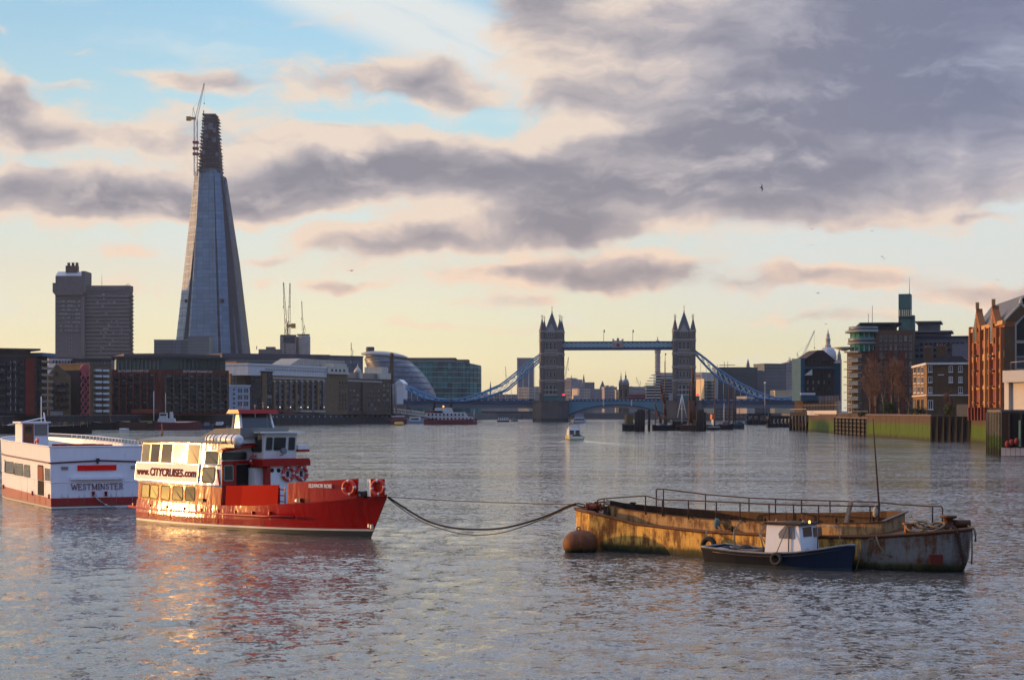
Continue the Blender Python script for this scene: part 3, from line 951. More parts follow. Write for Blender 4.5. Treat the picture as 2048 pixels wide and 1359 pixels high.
    t.part('wing_box', MB().box(xb - 0.5, xb + 0.25, y1b + 0.02, y1b + 0.75, zb0 + 0.5, zb0 + 0.75, 0).box(xb - 0.5, xb + 0.27, y1b + 0.02, y1b + 0.77, zb0 + 0.36, zb0 + 0.5, 1), [WHITE, RED])
    # searchlight and bell
    y_, z_ = Fp(566, 902, xb + 0.4)
    mb = MB().lathe([(0.05, -0.12), (0.16, -0.08), (0.18, 0.12), (0.16, 0.13)], (xb + 0.42, y_, z_ + 0.02), 12, 0, 'x').tube([(xb + 0.1, y_, z_ - 0.22), (xb + 0.4, y_, z_ - 0.2), (xb + 0.4, y_, z_)], 0.03)
    t.part('searchlight', mb, STEEL)
    y_, z_ = Fp(z2x(1272), z2y(372), xb + 0.3)
    mb = MB().lathe([(0.16, 0), (0.12, 0.06), (0.09, 0.2), (0.03, 0.27)], (xb + 0.35, y_ - 0.1, z_), 10).tube([(xb + 0.1, y_ - 0.1, z_ + 0.42), (xb + 0.35, y_ - 0.1, z_ + 0.4), (xb + 0.35, y_ - 0.1, z_ + 0.25)], 0.025)
    t.part('bell', mb, BRASS)
    # ---- upper wheelhouse
    yl = -1.25
    xw1, zw0 = t.pl(483, 862, yl); xw0, _ = t.pl(465, 862, yl)
    y1w = t.plx(548, 862, xw1)[0]
    zw1 = t.pl(482, 826.5, yl)[1]
    zwb = t.pl(483, 886, yl)[1]
    mb = MB().prism([(xw0 - 0.5, zwb), (xw1 + 0.15, zwb), (xw1 + 0.05, zw0), (xw0 - 0.2, zw0)], 'y', yl - 0.05, y1w + 0.05)
    wh = t.part('wheelhouse', mb, WHITE)
    # glazed upper part: corner posts, panes
    lean = 0.32
    xt1, xt0 = xw1 - lean, xw0 + 0.05
    ytl, ytr = yl + 0.10, y1w - 0.10
    mb = MB()
    for (xa, ya, xb2, yb2) in ((xw1, yl, xt1, ytl), (xw1, y1w, xt1, ytr), (xw0, yl, xt0, ytl), (xw0, y1w, xt0, ytr)):
        mb.bar((xa, ya, zw0 - 0.02), (xb2, yb2, zw1), 0.12)
    mb.bar((xw1 + .02, yl, zw0), (xw1 + .02, y1w, zw0), 0.10)
    mb.bar((xw1 - 0.5 * lean + .01, (yl + y1w) / 2, zw0), (xt1 + .01, (ytl + ytr) / 2, zw1), 0.05)
    t.part('window_post', mb, WHITE, wh)
    CLEAR = glass('wheelhouse_glass', (0.05, 0.055, 0.05), 0.04, 0.2)
    t.part('windscreen', MB().face([(xw1, yl, zw0), (xw1, y1w, zw0), (xt1, ytr, zw1), (xt1, ytl, zw1)]), CLEAR, wh)
    for ya, yb2 in ((yl, ytl), (y1w, ytr)):
        t.part('side_window', MB().face([(xw0, ya, zw0), (xw1, ya, zw0), (xt1, yb2, zw1), (xt0, yb2, zw1)]), CLEAR, wh)
    t.part('back_panel', MB().face([(xw0, yl, zw0), (xw0, y1w, zw0), (xt0, ytr, zw1), (xt0, ytl, zw1)]), VARNISH, wh)
    zr = zw1
    mb = MB().prism([(xt0 - 0.35, zr), (xt1 + 0.42, zr), (xt1 + 0.30, zr + 0.22), (xt0 - 0.1, zr + 0.22)], 'y', ytl - 0.32, ytr + 0.32)
    t.part('wheelhouse_roof', mb, RED2)
    for k, (dx, dy, hh) in enumerate(((0.1, 0.5, 0.28), (0.25, 1.2, 0.22), (0.0, 1.9, 0.35))):
        t.part('roof_lamp', MB().tube([(xt0 + dx, ytl + dy, zr + 0.2), (xt0 + dx, ytl + dy, zr + 0.2 + hh)], 0.025).ball((xt0 + dx, ytl + dy, zr + 0.22 + hh), 0.06), STEEL)
    t.part('whip_aerial', MB().tube([(xb + 0.1, y0b + 0.2, zt), (xb + 0.1, y0b + 0.2, zt + 0.9)], 0.012, 5), STEEL)
    # ensign staff at the stern
    px_, pz_ = t.pl(326, 880, 0)
    mb = MB().tube([(px_, 0, z_top), (px_ - 0.15, 0, z_top + 1.0)], 0.03)
    t.part('flagstaff', mb, VARNISH)
    mb = MB().loft([[(px_ - 0.1, -0.02, z_top + 0.85), (px_ - 0.3, 0.03, z_top + 0.8)], [(px_ - 0.03, -0.03, z_top + 0.55), (px_ - 0.33, 0.1, z_top + 0.5)], [(px_ - 0.0, 0.03, z_top + 0.25), (px_ - 0.25, 0.0, z_top + 0.2)]])
    t.part('ensign', mb, mat('dark_ensign', (0.06, 0.012, 0.016), 0.9))
    # deck gear: mooring winch, bollards, chairs of the side gate, anchor gear at the bow
    for px, py in ((541, 1004), (714, 984), (722, 986)):
        x, y, z = edge(px, py, inset=0.35)
        mb = MB().lathe([(0.16, 0), (0.16, 0.06), (0.09, 0.08), (0.09, 0.3), (0.15, 0.33), (0.15, 0.4)], (x, y, zs(min(x, LD)) - 0.06), 10)
        mb.lathe([(0.10, -0.2), (0.10, 0.2)], (x + 0.2, y, zs(min(x, LD)) + 0.12), 8, 0, 'x')
        t.part('bollard', mb, STEEL)
    xg0, yg, zg = edge(558, 1000, inset=0.3); xg1 = edge(573, 1000, inset=0.3)[0]
    mb = MB()
    for k in range(3):
        zz = zs(xg0) + 0.15 + k * 0.32
        mb.bar((xg0, yg, zz), (xg1, yg, zz), 0.05)
    mb.bar((xg0 + .05, yg, zs(xg0)), (xg0 + .05, yg, zs(xg0) + 0.9), 0.05).bar((xg1 - .05, yg, zs(xg0)), (xg1 - .05, yg, zs(xg0) + 0.9), 0.05)
    t.part('boarding_gate', mb, RED2)
    x, y, z = edge(595, 1000, inset=0.02)
    mb = MB().ball((x, y - 0.04, zs(x) + 0.12), 0.13, 0, 10, (1.6, 0.6, 0.8))
    for k in range(3): mb.box(x + 0.1 + k * 0.12, x + 0.15 + k * 0.12, y - 0.12, y, zs(x) + 0.04, zs(x) + 0.26, 1)
    t.part('fairlead', mb, [WHITE, BLACKM])
    x, y, z = edge(401, 1006)
    t.part('bilge_vent', MB().box(x - 0.25, x + 0.35, y - 0.06, y + 0.1, z + 0.1, z + 0.28), BLACKM)
    mb = MB()
    for k, (xx, yy) in enumerate(((LD - 1.9, -0.6), (LD - 1.5, -0.45), (LD - 1.2, -0.55))):
        mb.ball((xx, yy, zs(xx) + 0.1), 0.22, 0, 8, (1, 0.8, 0.9))
    t.part('mooring_line', mb, ROPED)
    return t, LD, zs


rb, RB_L, RB_ZS = red_boat()


# ------------------------------------------------------------------ the white boat behind it
def white_boat():
    a = math.atan2(0.89, -0.45)
    C = afloat(102, 1017)
    W2 = 3.3
    lf = Vector((-math.sin(a), math.cos(a), 0))
    t = T('cruise_boat', 'white cruise boat with a red bottom band seen from its broad flat stern', 'cruise boat', C - lf * W2, a)
    L = 27.0

    def hb(x, k=1.0):
        u = max(0, (x - L * 0.5) / (L * 0.5))
        return max(0.05, W2 * (1 - u ** 2.2))
    Z = lambda px, py: t.plx(px, py, 0)[1]
    z_ban, z_mid, z_rub, z_top = Z(104, 996), Z(104, 964.5), Z(104, 925.5), Z(104, 893)
    lev = [(-0.6, 2, -0.1), (0.02, 1, -0.03), (0.12, 0, 0.0), (z_ban, 3, 0.0), (z_mid, 3, 0.0), (z_rub, 3, 0.04), (z_top, 3, 0.10)]
    xs = [0, 0.6, 2, 4, 6, 9, 12, 15, 18, 21, 24, 26, 27]
    ups = [lambda x, q=q: q for q in range(1)]
    rise = lambda x, z: z + (0.014 * x if z > 0.2 else 0)
    mb = MB()
    for j in range(len(lev) - 1):
        m = lev[j][1] if j else 2
        m = (2, 1, 0, 3, 3, 3)[j]
        for sd in (-1, 1):
            mb.loft([[(x, sd * (hb(x) + lev[j][2]), rise(x, lev[j][0])), (x, sd * (hb(x) + lev[j + 1][2]), rise(x, lev[j + 1][0]))] for x in xs], m, smooth=False)
        mb.face([(0, hb(0) + lev[j][2], lev[j][0]), (0, -hb(0) - lev[j][2], lev[j][0]), (0, -hb(0) - lev[j + 1][2], lev[j + 1][0]), (0, hb(0) + lev[j + 1][2], lev[j + 1][0])], m)
    t.part('hull', mb, [BAND, STRIPE, BOOT, WHITE2])
    # inside of the bulwark, open upper deck
    z_dk = z_rub + 0.25
    t.part('upper_deck', MB().loft([[(x, -hb(x), rise(x, z_dk)), (x, hb(x), rise(x, z_dk))] for x in xs]), GREY)
    PUR = mat('dark_rub_rail', (0.055, 0.014, 0.035), 0.5)
    mb = MB()
    mb.tube([(x, hb(x) + 0.05, rise(x, z_rub)) for x in xs], 0.06)
    mb.tube([(-0.02, hb(0) + 0.03, z_rub), (-0.05, 0, z_rub + 0.14), (-0.02, -hb(0) - 0.03, z_rub)], 0.06)
    t.part('rub_rail', mb, PUR)
    mb = MB().tube([(-0.01, hb(0), z_mid), (-0.01, -hb(0), z_mid)], 0.03).tube([(x, hb(x) + 0.01, rise(x, z_mid)) for x in xs], 0.03)
    mb.tube([(x, hb(x) + 0.09, rise(x, z_top)) for x in xs], 0.05).tube([(0, hb(0) + 0.09, z_top), (0, -hb(0) - 0.09, z_top)], 0.05)
    t.part('moulding', mb, WHITE2)
    # side windows and door
    z1x = lambda v: v / 4.852
    z1y = lambda v: 780 + v / 4.852
    SP = lambda px, py: t.pl(px, py, W2 + 0.03)
    f = lambda x, z, d: (x, hb(x) + 0.02 + d, z)
    for q0, q1, w0, w1 in ((-66, 44, 660, 790), (50, 132, 685, 808), (140, 224, 702, 826), (236, 290, 718, 840)):
        xa, za = SP(z1x(q1), z1y(w1)); xb, zb = SP(z1x(q0), z1y(w0 + 6))
        window(t, f, xa, xb, za, zb, 0.06, 0.04, frame=RUBBER)
    xa, za = SP(z1x(422), z1y(1022)); xb, zb = SP(z1x(366), z1y(722))
    mb = MB(); plate(mb, [(xa, za), (xb, za), (xb, zb), (xa, zb)], f, 0.015)
    dw = t.part('doorway', mb, DARKIN)
    zm = SP(z1x(395), z1y(868))[1]
    mb = MB(); plate(mb, [(xa + .1, zm), (xb - .05, zm), (xb - .05, zb - .1), (xa + .1, zb - .1)], lambda p, q, d: f(p, q, 0.02 + d), 0.02)
    mb.build('door_panel', mat('dull_red', (0.16, 0.02, 0.02), 0.6), dw)
    xa, za = SP(z1x(488), z1y(880)); xb, zb = SP(z1x(436), z1y(752))
    window(t, f, xa, xb, za, zb, 0.05, 0.04, frame=WHITE2)
    for yy in (-2.2, -1.1, 0.0, 1.1, 2.2):
        t.part('plate_seam', MB().tube([(-.012, yy, .2), (-.012, yy, z_mid - .05)], .010, 4), WHITE2)
    for xx in (1.6, 3.4, 5.2, 7.4, 9.6):
        t.part('plate_seam', MB().tube([(xx, hb(xx) + .006, .25), (xx, hb(xx) + .006, rise(xx, z_mid))], .012, 4), WHITE2)
    for yy, zz in ((2.4, z_rub - .35), (-2.3, z_rub - .35)):
        t.part('vent_grille', MB().box(-.06, -.005, yy - .22, yy + .22, zz - .1, zz + .1), STEEL)
    # transom: red board, ledge, name, lamp, bollards
    T_ = lambda px, py: t.plx(px, py, -0.02)
    g = lambda y, z, d: (-0.02 - d, y, z)

    def board(name, m, q0, q1, w0, w1, th):
        ya, za = T_(z1x(q0), z1y(w1)); yb, zb = T_(z1x(q1), z1y(w0))
        mb = MB(); plate(mb, [(ya, za), (yb, za), (yb, zb), (ya, zb)], g, th)
        return t.part(name, mb, m)
    board('sign_board', mat('bright_red_board', (0.75, 0.012, 0.008), 0.6, var=0.03), 751, 1128, 722, 779, 0.05)
    board('ledge', WHITE2, 680, 1195, 836, 868, 0.22)
    ya, za = T_(z1x(692), z1y(966)); yb, zb = T_(z1x(1196), z1y(948))
    WM = mat('name_maroon', (0.10, 0.012, 0.03), 0.5, var=0.05)
    # serif capitals drawn as strokes
    G = {'W': [((0, 1), (.27, 0), .16), ((.27, 0), (.5, .9), .07), ((.5, .9), (.73, 0), .16), ((.73, 0), (1, 1), .07), ((-.1, 1), (.16, 1), .05), ((.84, 1), (1.1, 1), .05)],
         'E': [((.15, 0), (.15, 1), .16), ((.0, 1), (.85, 1), .07), ((.15, .52), (.62, .52), .06), ((.0, 0), (.9, 0), .07), ((.85, .8), (.85, 1), .05), ((.9, 0), (.9, .24), .05), ((.62, .4), (.62, .64), .05)],
         'S': [((.85, .72), (.78, .95), .07), ((.78, .95), (.45, 1.0), .07), ((.45, 1.0), (.15, .85), .10), ((.15, .85), (.2, .64), .14), ((.2, .64), (.75, .42), .16), ((.75, .42), (.86, .2), .14), ((.86, .2), (.6, .0), .10), ((.6, 0), (.2, .03), .07), ((.2, .03), (.1, .3), .07)],
         'T': [((.5, 0), (.5, 1), .16), ((.02, 1), (.98, 1), .07), ((.02, .76), (.02, 1), .06), ((.98, .76), (.98, 1), .06), ((.3, 0), (.7, 0), .05)],
         'M': [((.12, 0), (.12, 1), .07), ((.12, 1), (.5, .05), .15), ((.5, .05), (.88, 1), .07), ((.88, 0), (.88, 1), .16), ((-.02, 0), (.26, 0), .05), ((.72, 0), (1.04, 0), .05), ((-.02, 1), (.14, 1), .05), ((.86, 1), (1.02, 1), .05)],
         'I': [((.5, 0), (.5, 1), .3), ((.1, 0), (.9, 0), .09), ((.1, 1), (.9, 1), .09)],
         'N': [((.14, 0), (.14, 1), .07), ((.1, 1), (.86, 0), .15), ((.86, 0), (.86, 1), .07), ((0, 0), (.28, 0), .05), ((.72, 1), (1, 1), .05), ((-.02, 1), (.14, 1), .05)],
         'R': [((.18, 0), (.18, 1), .16), ((.02, 1), (.6, 1), .06), ((.6, 1), (.82, .76), .15), ((.82, .76), (.58, .5), .12), ((.58, .5), (.18, .5), .06), ((.5, .5), (.92, 0), .15), ((.02, 0), (.36, 0), .05), ((.85, 0), (1.06, 0), .05)]}
    wd = {'W': 1.35, 'E': .85, 'S': .75, 'T': .9, 'M': 1.2, 'I': .4, 'N': 1.0, 'R': .95}
    word = 'WESTMINSTER'
    tot = sum(wd[c] for c in word) + 0.16 * (len(word) - 1)
    sc_ = (yb - ya) / tot
    hh = Z(104, 975.5) - Z(104, 980.5) and abs(T_(z1x(900), z1y(908))[1] - T_(z1x(900), z1y(964))[1])
    u = 0.0
    mb = MB()
    for i, c in enumerate(word):
        k = 0
        for (a0, a1, w) in G[c]:
            zoff = 0.0
            P0 = (-0.045 - 0.002 * k, ya + (u + a0[0] * wd[c]) * sc_, za + a0[1] * hh)
            P1 = (-0.045 - 0.002 * k, ya + (u + a1[0] * wd[c]) * sc_, za + a1[1] * hh)
            k += 1
            mb.bar(P0, P1, 0.02 if False else w * 0.42, 0.03)
        u += wd[c] + 0.16
    # bars lie in the transom plane: width is across the stroke
    t.part('lettering', mb, WM)
    ya, za = T_(z1x(945), z1y(690))
    t.part('stern_lamp', MB().box(-0.25, -0.02, ya - 0.09, ya + 0.09, za + 0.02, za + 0.22).box(-0.15, -0.02, ya - 0.05, ya + 0.05, za - 0.15, za + 0.02), BLACKM)
    for px, py in ((z1x(903), z1y(1005)), (z1x(1025), z1y(1005))):
        ya, za = T_(px, py)
        t.part('stern_cleat', MB().lathe([(0.09, -0.14), (0.09, 0.12), (0.12, 0.13), (0.12, 0.18)], (-0.12, ya, za), 8), BAND)
    for px in (20, 315, 475):
        xx, zz = SP(z1x(px), z1y({20: 935, 315: 998, 475: 1030}[px]))
        t.part('side_lug', MB().box(xx - 0.08, xx + 0.08, hb(xx), hb(xx) + 0.1, zz - 0.14, zz + 0.16), BAND)
    # hanging stern lines
    mb = MB()
    y0, z0 = T_(z1x(903), z1y(1015)); y1, z1 = T_(z1x(1020), z1y(1110)); y2, z2 = T_(z1x(1262), z1y(1127))
    for k in (0, 0.07):
        mb.tube([(-0.2 - k, y0, z0), (-0.22 - k, y0 + (y1 - y0) * .4 - k, z0 + (z1 - z0) * .55), (-0.24, y1, z1)], 0.03)
    mb.tube([(-0.24, y1, z1), (-0.3, (y1 + y2) / 2, (z1 + z2) / 2 - 0.12), (-0.3, y2, z2)], 0.03).ball((-0.25, y1, z1 - 0.02), 0.10)
    t.part('stern_line', mb, mat('pale_rope', (0.42, 0.40, 0.38), 0.9))
    # wheelhouse on the upper deck
    wx, wy = 9.5, 0.0
    P = lambda px, py, xx: t.plx(px, py, xx)
    yA, zA = P(215 / 4.852, z1y(500), wx); yB, _ = P(470 / 4.852, z1y(500), wx); _, zB = P(300 / 4.852, z1y(318), wx)
    zF = rise(wx, z_dk)
    wh = t.part('wheelhouse', MB().box(wx, wx + 2.4, min(yA, yB), max(yA, yB), zF, zB), WHITE2)
    t.part('wheelhouse_roof', MB().box(wx - 0.15, wx + 2.6, min(yA, yB) - 0.15, max(yA, yB) + 0.15, zB, zB + 0.1), WHITE2)
    def back(name, m, q0, q1, w0, w1, th):
        ya, za = P(q0 / 4.852, z1y(w1), wx); yb, zb = P(q1 / 4.852, z1y(w0), wx)
        mb = MB(); plate(mb, [(ya, max(za, zF)), (yb, max(za, zF)), (yb, zb), (ya, zb)], lambda y, z, d: (wx - d, y, z), th)
        return t.part(name, mb, m, wh)
    dr = back('door', VARNISH, 226, 326, 328, 560, 0.06)
    ya, za = P(242 / 4.852, z1y(440), wx); yb, zb = P(308 / 4.852, z1y(348), wx)
    MB().face([(wx - 0.065, ya, za), (wx - 0.065, yb, za), (wx - 0.065, yb, zb), (wx - 0.065, ya, zb)]).build('pane', PANE, dr)
    back('window', glass('pale_glass', (0.16, 0.16, 0.16), 0.1, 0.1), 336, 460, 330, 440, 0.03)
    # mast, stays and handrails
    y_, z_ = P(400 / 4.852, z1y(310), wx + 1)
    mb = MB().tube([(wx + 1, y_, zB), (wx + 1, y_, P(396 / 4.852, z1y(60), wx + 1)[1])], 0.03)
    y2, z2 = P(425 / 4.852, z1y(215), wx + 1)
    mb.tube([(wx + 1, y_ - 0.3, zB), (wx + 1, y2, z2)], 0.045)
    y3, z3 = P(75 / 4.852, z1y(338), wx + 1); y4, z4 = P(438 / 4.852, z1y(262), wx + 1)
    mb.tube([(wx + 1, y3, z3), (wx + 1, y4, z4)], 0.04)
    t.part('mast', mb, WHITE2)
    for k in range(3):
        xx = 3.0 + k * 2.4
        mb = MB().box(xx, xx + 0.45, -1.6, 1.5, rise(xx, z_dk) + 0.3, rise(xx, z_dk) + 0.36).box(xx, xx + 0.06, -1.6, 1.5, rise(xx, z_dk) + 0.36, rise(xx, z_top) + 0.04 - 0.05 * k)
        for yy in (-1.5, 1.4): mb.box(xx + 0.1, xx + 0.3, yy, yy + 0.08, rise(xx, z_dk), rise(xx, z_dk) + 0.3)
        t.part('bench', mb, RED2)
    mb = MB()
    ys = [-(hb(x) + 0.06) for x in xs]
    for i in range(22):
        x = 1.0 + i * 0.9
        mb.tube([(x, -hb(x) - 0.05, rise(x, z_top) - 0.1), (x, -hb(x) - 0.05, rise(x, z_top) + 0.28)], 0.025, 5)
    mb.tube([(x, -hb(x) - 0.05, rise(x, z_top) + 0.28) for x in xs], 0.03, 5)
    t.part('handrail', mb, WHITE2)
    y_, z_ = P(85 / 4.852, z1y(462), 6)
    o = lifering('life_ring', t.o.location + Matrix.Rotation(a, 3, 'Z') @ Vector((6.0, hb(6) - 0.3, rise(6, z_top) + 0.0)), (0, 1, 0.25), 0.34)
    o.rotation_euler = (0, 0, a)
    tag(o, 'red life ring showing above the bulwark of the white boat', 'life ring')
    return t


wb = white_boat()

# ------------------------------------------------------------------ the rusty barge, its tender, buoy and warps
def rust_material(name, paintcol, rust_amt, algae=0.45, rough=0.6, dark=1.0):
    M = bpy.data.materials.new(name)
    M.use_nodes = True
    N = Nodes(M.node_tree)
    b = M.node_tree.nodes['Principled BSDF']
    oc = N.n('ShaderNodeTexCoord').outputs['Object']
    x, y, z = N.sep(oc)
    st = N.noise(N.v('MULTIPLY', oc, (1, 1, 0.14)), 3.4, 6, 0.7)
    bl = N.noise(oc, 1.1, 6, 0.65)
    fine = N.noise(oc, 11, 5, 0.7)
    p = N.v('SCALE', N.xyz(*paintcol), N.m('MULTIPLY_ADD', fine, 0.9, 0.55))
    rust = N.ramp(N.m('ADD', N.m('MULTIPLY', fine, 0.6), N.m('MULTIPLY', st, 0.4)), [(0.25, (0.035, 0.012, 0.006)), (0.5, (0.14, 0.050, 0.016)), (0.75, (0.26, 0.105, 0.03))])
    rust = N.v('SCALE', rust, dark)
    f = N.m('ADD', N.m('MULTIPLY', st, 0.6), N.m('MULTIPLY', bl, 0.5))
    c = N.mix(N.step(f, 0.62 - 0.22 * rust_amt, 0.78 - 0.22 * rust_amt), p, rust)
    spots = N.step(N.noise(oc, 5.5, 3, 0.6), 0.66, 0.72)
    c = N.mix(N.m('MULTIPLY', spots, 0.8), c, (0.03, 0.014, 0.01))
    if algae:
        zz = N.m('ADD', z, N.m('MULTIPLY', N.m('SUBTRACT', st, 0.5), 0.5))
        c = N.mix(N.step(zz, algae, algae * 0.45), c, (0.03, 0.034, 0.008))
        c = N.mix(N.step(zz, algae * 0.4, 0.08), c, (0.008, 0.010, 0.006))
    N.put(b.inputs['Base Color'], c)
    N.put(b.inputs['Roughness'], N.m('MULTIPLY_ADD', fine, 0.35, rough - 0.17))
    b.inputs['Specular IOR Level'].default_value = 0.22
    bn = N.n('ShaderNodeBump')
    bn.inputs['Strength'].default_value = 0.9
    bn.inputs['Distance'].default_value = 0.05
    N.put(bn.inputs['Height'], N.m('ADD', N.m('MULTIPLY', st, 0.7), N.m('MULTIPLY', fine, 0.25)))
    N.put(b.inputs['Normal'], bn.outputs[0])
    MATS[name] = M
    return M


HULLTAN = rust_material('barge_tan_side', (0.62, 0.36, 0.075), 0.66, dark=.85)
HULLSHADE = rust_material('barge_shaded_bow', (0.155, 0.150, 0.140), 0.52, 0.40, dark=.7)  # rusty hull again, with the bow's shade put into a grey colour
DECKRUST = rust_material('barge_rusty_deck', (0.16, 0.06, 0.025), 1.3, 0, dark=.6)
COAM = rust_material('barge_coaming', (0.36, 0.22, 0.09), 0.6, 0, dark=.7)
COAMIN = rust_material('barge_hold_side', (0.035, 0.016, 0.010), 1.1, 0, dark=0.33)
RAIL = mat('rusty_rail', (0.055, 0.032, 0.022), 0.75, var=0.4, scale=9)
BUOYR = rust_material('buoy_rust', (0.20, 0.058, 0.018), 0.9, 0.22, dark=.8)


def barge():
    lab = 'long rusty tan steel barge with pipe railings and a shaded bow'
    t = T('barge', lab, 'barge', (3.0, 84.9, 0), 0.0)
    o = Vector((3.0, 84.9))
    near = [(3.05, 85.0), (3.6, 84.15), (4.6, 83.6), (5.7, 82.8), (7.0, 81.4), (8.4, 79.95), (10.0, 78.3), (11.6, 76.7), (13.2, 75.15), (14.4, 74.1), (15.4, 73.3), (16.6, 72.75), (17.8, 72.45), (18.5, 72.55)]
    far = [(18.75, 73.3), (18.75, 74.6), (18.3, 75.9), (16.6, 77.7), (14.6, 79.7), (12.4, 81.9), (10.2, 84.1), (8.4, 85.9), (6.8, 87.1), (5.6, 87.5), (4.4, 87.2), (3.4, 86.5), (3.0, 85.7)]
    P = [Vector(q) - o for q in near + far]
    n = len(P)
    # deck height along the length
    X0, X1 = 0.0, 15.7
    def zd(x):
        u = max(0.0, min(1.0, x / X1))
        return float(np.interp(u, [0, .05, .17, .35, .6, .75, .9, 1], [1.92, 1.80, 1.36, 1.20, 1.24, 1.40, 1.66, 1.80]))
    cen = sum(P, Vector((0, 0))) / n
    secs = []
    for z, k in ((-0.5, 0.90), (0.0, 0.965), (0.5, 0.985), (None, 1.0)):
        secs.append([((p.x - cen.x) * k + cen.x, (p.y - cen.y) * k + cen.y, zd(p.x) if z is None else z) for p in P])
    mb = MB()
    for i in range(3):
        a, b = secs[i], secs[i + 1]
        for j in range(n):
            m = 1 if (9 <= j <= 16) else 0
            mb._add([a[j], a[(j + 1) % n], b[(j + 1) % n], b[j]], [(0, 1, 2, 3)], m, False)
    t.part('hull', mb, [HULLTAN, HULLSHADE])
    top = secs[3]
    # gunwale strip round the edge
    mb = MB().tube([(p[0], p[1], p[2] - 0.04) for p in top + top[:1]], 0.075, 6)
    t.part('gunwale', mb, DECKRUST)
    # hold outline set in from the edge
    hold = []
    for j, p in enumerate(P):
        q = Vector((min(max(p.x, 1.9), 12.9), p.y))
        # move towards the centre line
        d = Vector((0.71, 0.70))
        s = 0.48 if j < 14 else -0.48
        hold.append(q)
    nearh = [(2.2, 84.95), (3.0 + 2.4, 83.75), (7.3, 81.85), (8.75, 80.35), (10.35, 78.7), (11.95, 77.1), (13.5, 75.6), (14.7, 74.7), (15.3, 74.4)]
    nearh[0] = (4.5, 84.5)
    farh = [(16.6, 76.0), (16.2, 77.4), (14.2, 79.4), (12.0, 81.6), (9.8, 83.8), (8.1, 85.4), (6.7, 86.5), (5.4, 86.6), (4.6, 85.9)]
    Hd = [Vector(q) - o for q in nearh + farh]
    # deck: ring between edge and hold, triangulated by nearest advance
    mb = MB()
    outer = [(p.x, p.y, zd(p.x) - 0.01) for p in P]
    inner = [(p.x, p.y, zd(p.x) - 0.01) for p in Hd]
    i = j = 0
    no, ni = len(outer), len(inner)
    V = outer + inner
    fs = []
    while i < no or j < ni:
        a, b = outer[i % no], inner[j % ni]
        a2, b2 = outer[(i + 1) % no], inner[(j + 1) % ni]
        da = (Vector(a2) - Vector(b)).length if i < no else 1e9
        db = (Vector(b2) - Vector(a)).length if j < ni else 1e9
        if da <= db:
            fs.append((i % no, (i + 1) % no, no + j % ni)); i += 1
        else:
            fs.append((i % no, no + (j + 1) % ni, no + j % ni)); j += 1
    mb._add(V, fs, 0)
    t.part('deck', mb, DECKRUST)
    # coaming: outer wall, top flange, inner wall down to the hold floor
    hc = 0.46
    mb = MB()
    nh = len(nearh)
    HC = [hc if k < nh else hc + 0.16 for k in range(len(Hd))]
    L_ = [[(p.x, p.y, zd(p.x) - 0.02) for p in Hd], [(p.x, p.y, zd(p.x) + q) for p, q in zip(Hd, HC)]]
    mb.loft(L_, 0, closed=True)
    cH = sum(Hd, Vector((0, 0))) / len(Hd)
    inn = [cH + (p - cH) * 0.985 for p in Hd]
    outw = [cH + (p - cH) * 1.018 for p in Hd]
    mb.loft([[(p.x, p.y, zd(p.x) + q + 0.002) for p, q in zip(outw, HC)], [(p.x, p.y, zd(p.x) + q + 0.05) for p, q in zip(outw, HC)], [(p.x, p.y, zd(p.x) + q + 0.05) for p, q in zip(inn, HC)], [(p.x, p.y, -0.1) for p in inn]], 1, closed=True)
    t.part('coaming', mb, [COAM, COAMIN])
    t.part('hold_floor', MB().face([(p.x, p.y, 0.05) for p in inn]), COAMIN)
    for q in ((9.4, 78.9), (13.1, 75.4)):
        k = Vector(q) - o
        mb = MB().bar((k.x, k.y, 0.1), (k.x + 2.4, k.y + 2.4, 0.1), 0.15, 0.2).bar((k.x + .2, k.y + .4, 1.3), (k.x + 2.8, k.y + 2.9, 1.3), 0.16, 0.3)
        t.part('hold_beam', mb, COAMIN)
    # frames that stiffen the inner side of the far coaming
    for k in range(8):
        u = k / 7
        q = Vector((5.9 + 9.7 * u, 86.3 - 8.6 * u)) - o
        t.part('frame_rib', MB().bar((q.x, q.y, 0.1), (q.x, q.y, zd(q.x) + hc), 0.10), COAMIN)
    # railings
    lx = t.c

    def depth_near(px):
        return float(np.interp(px, [1150, 1200, 1290, 1401, 1500, 1600, 1757], [85.2, 84.6, 83.0, 80.5, 78.5, 76.8, 74.6]))

    def depth_far(px):
        return float(np.interp(px, [1312, 1500, 1700, 1885], [86.6, 82.8, 79.4, 76.2]))

    def rail(pts, stan, dep, ends):
        mb = MB()
        W_ = [at(px, py, dep(px)) - Vector((o.x, o.y, 0)) for px, py in pts]
        mb.tube(W_, 0.034, 6)
        t.part('handrail', mb, RAIL)
        xs_ = [p[0] for p in pts]; ys_ = [p[1] for p in pts]
        for px in stan:
            a = at(px, float(np.interp(px, xs_, ys_)), dep(px)) - Vector((o.x, o.y, 0))
            zb = zd(a.x) + (hc if 1215 < px < 1800 else 0.0)
            t.part('stanchion', MB().tube([(a.x, a.y, zb - 0.05), tuple(a)], 0.032, 6), RAIL)
    rail([(1194, 1001), (1197, 998.5), (1208, 996.5), (1250, 993.3), (1288, 991.2), (1297, 992), (1318, 998.5), (1376, 1000), (1432, 1002.5), (1490, 1005), (1537, 1007.5), (1600, 1009.3), (1700, 1011), (1757, 1012)],
         [1194.5, 1208, 1291, 1325, 1377, 1432.5, 1480, 1538, 1587, 1637, 1740, 1757], depth_near, 0)
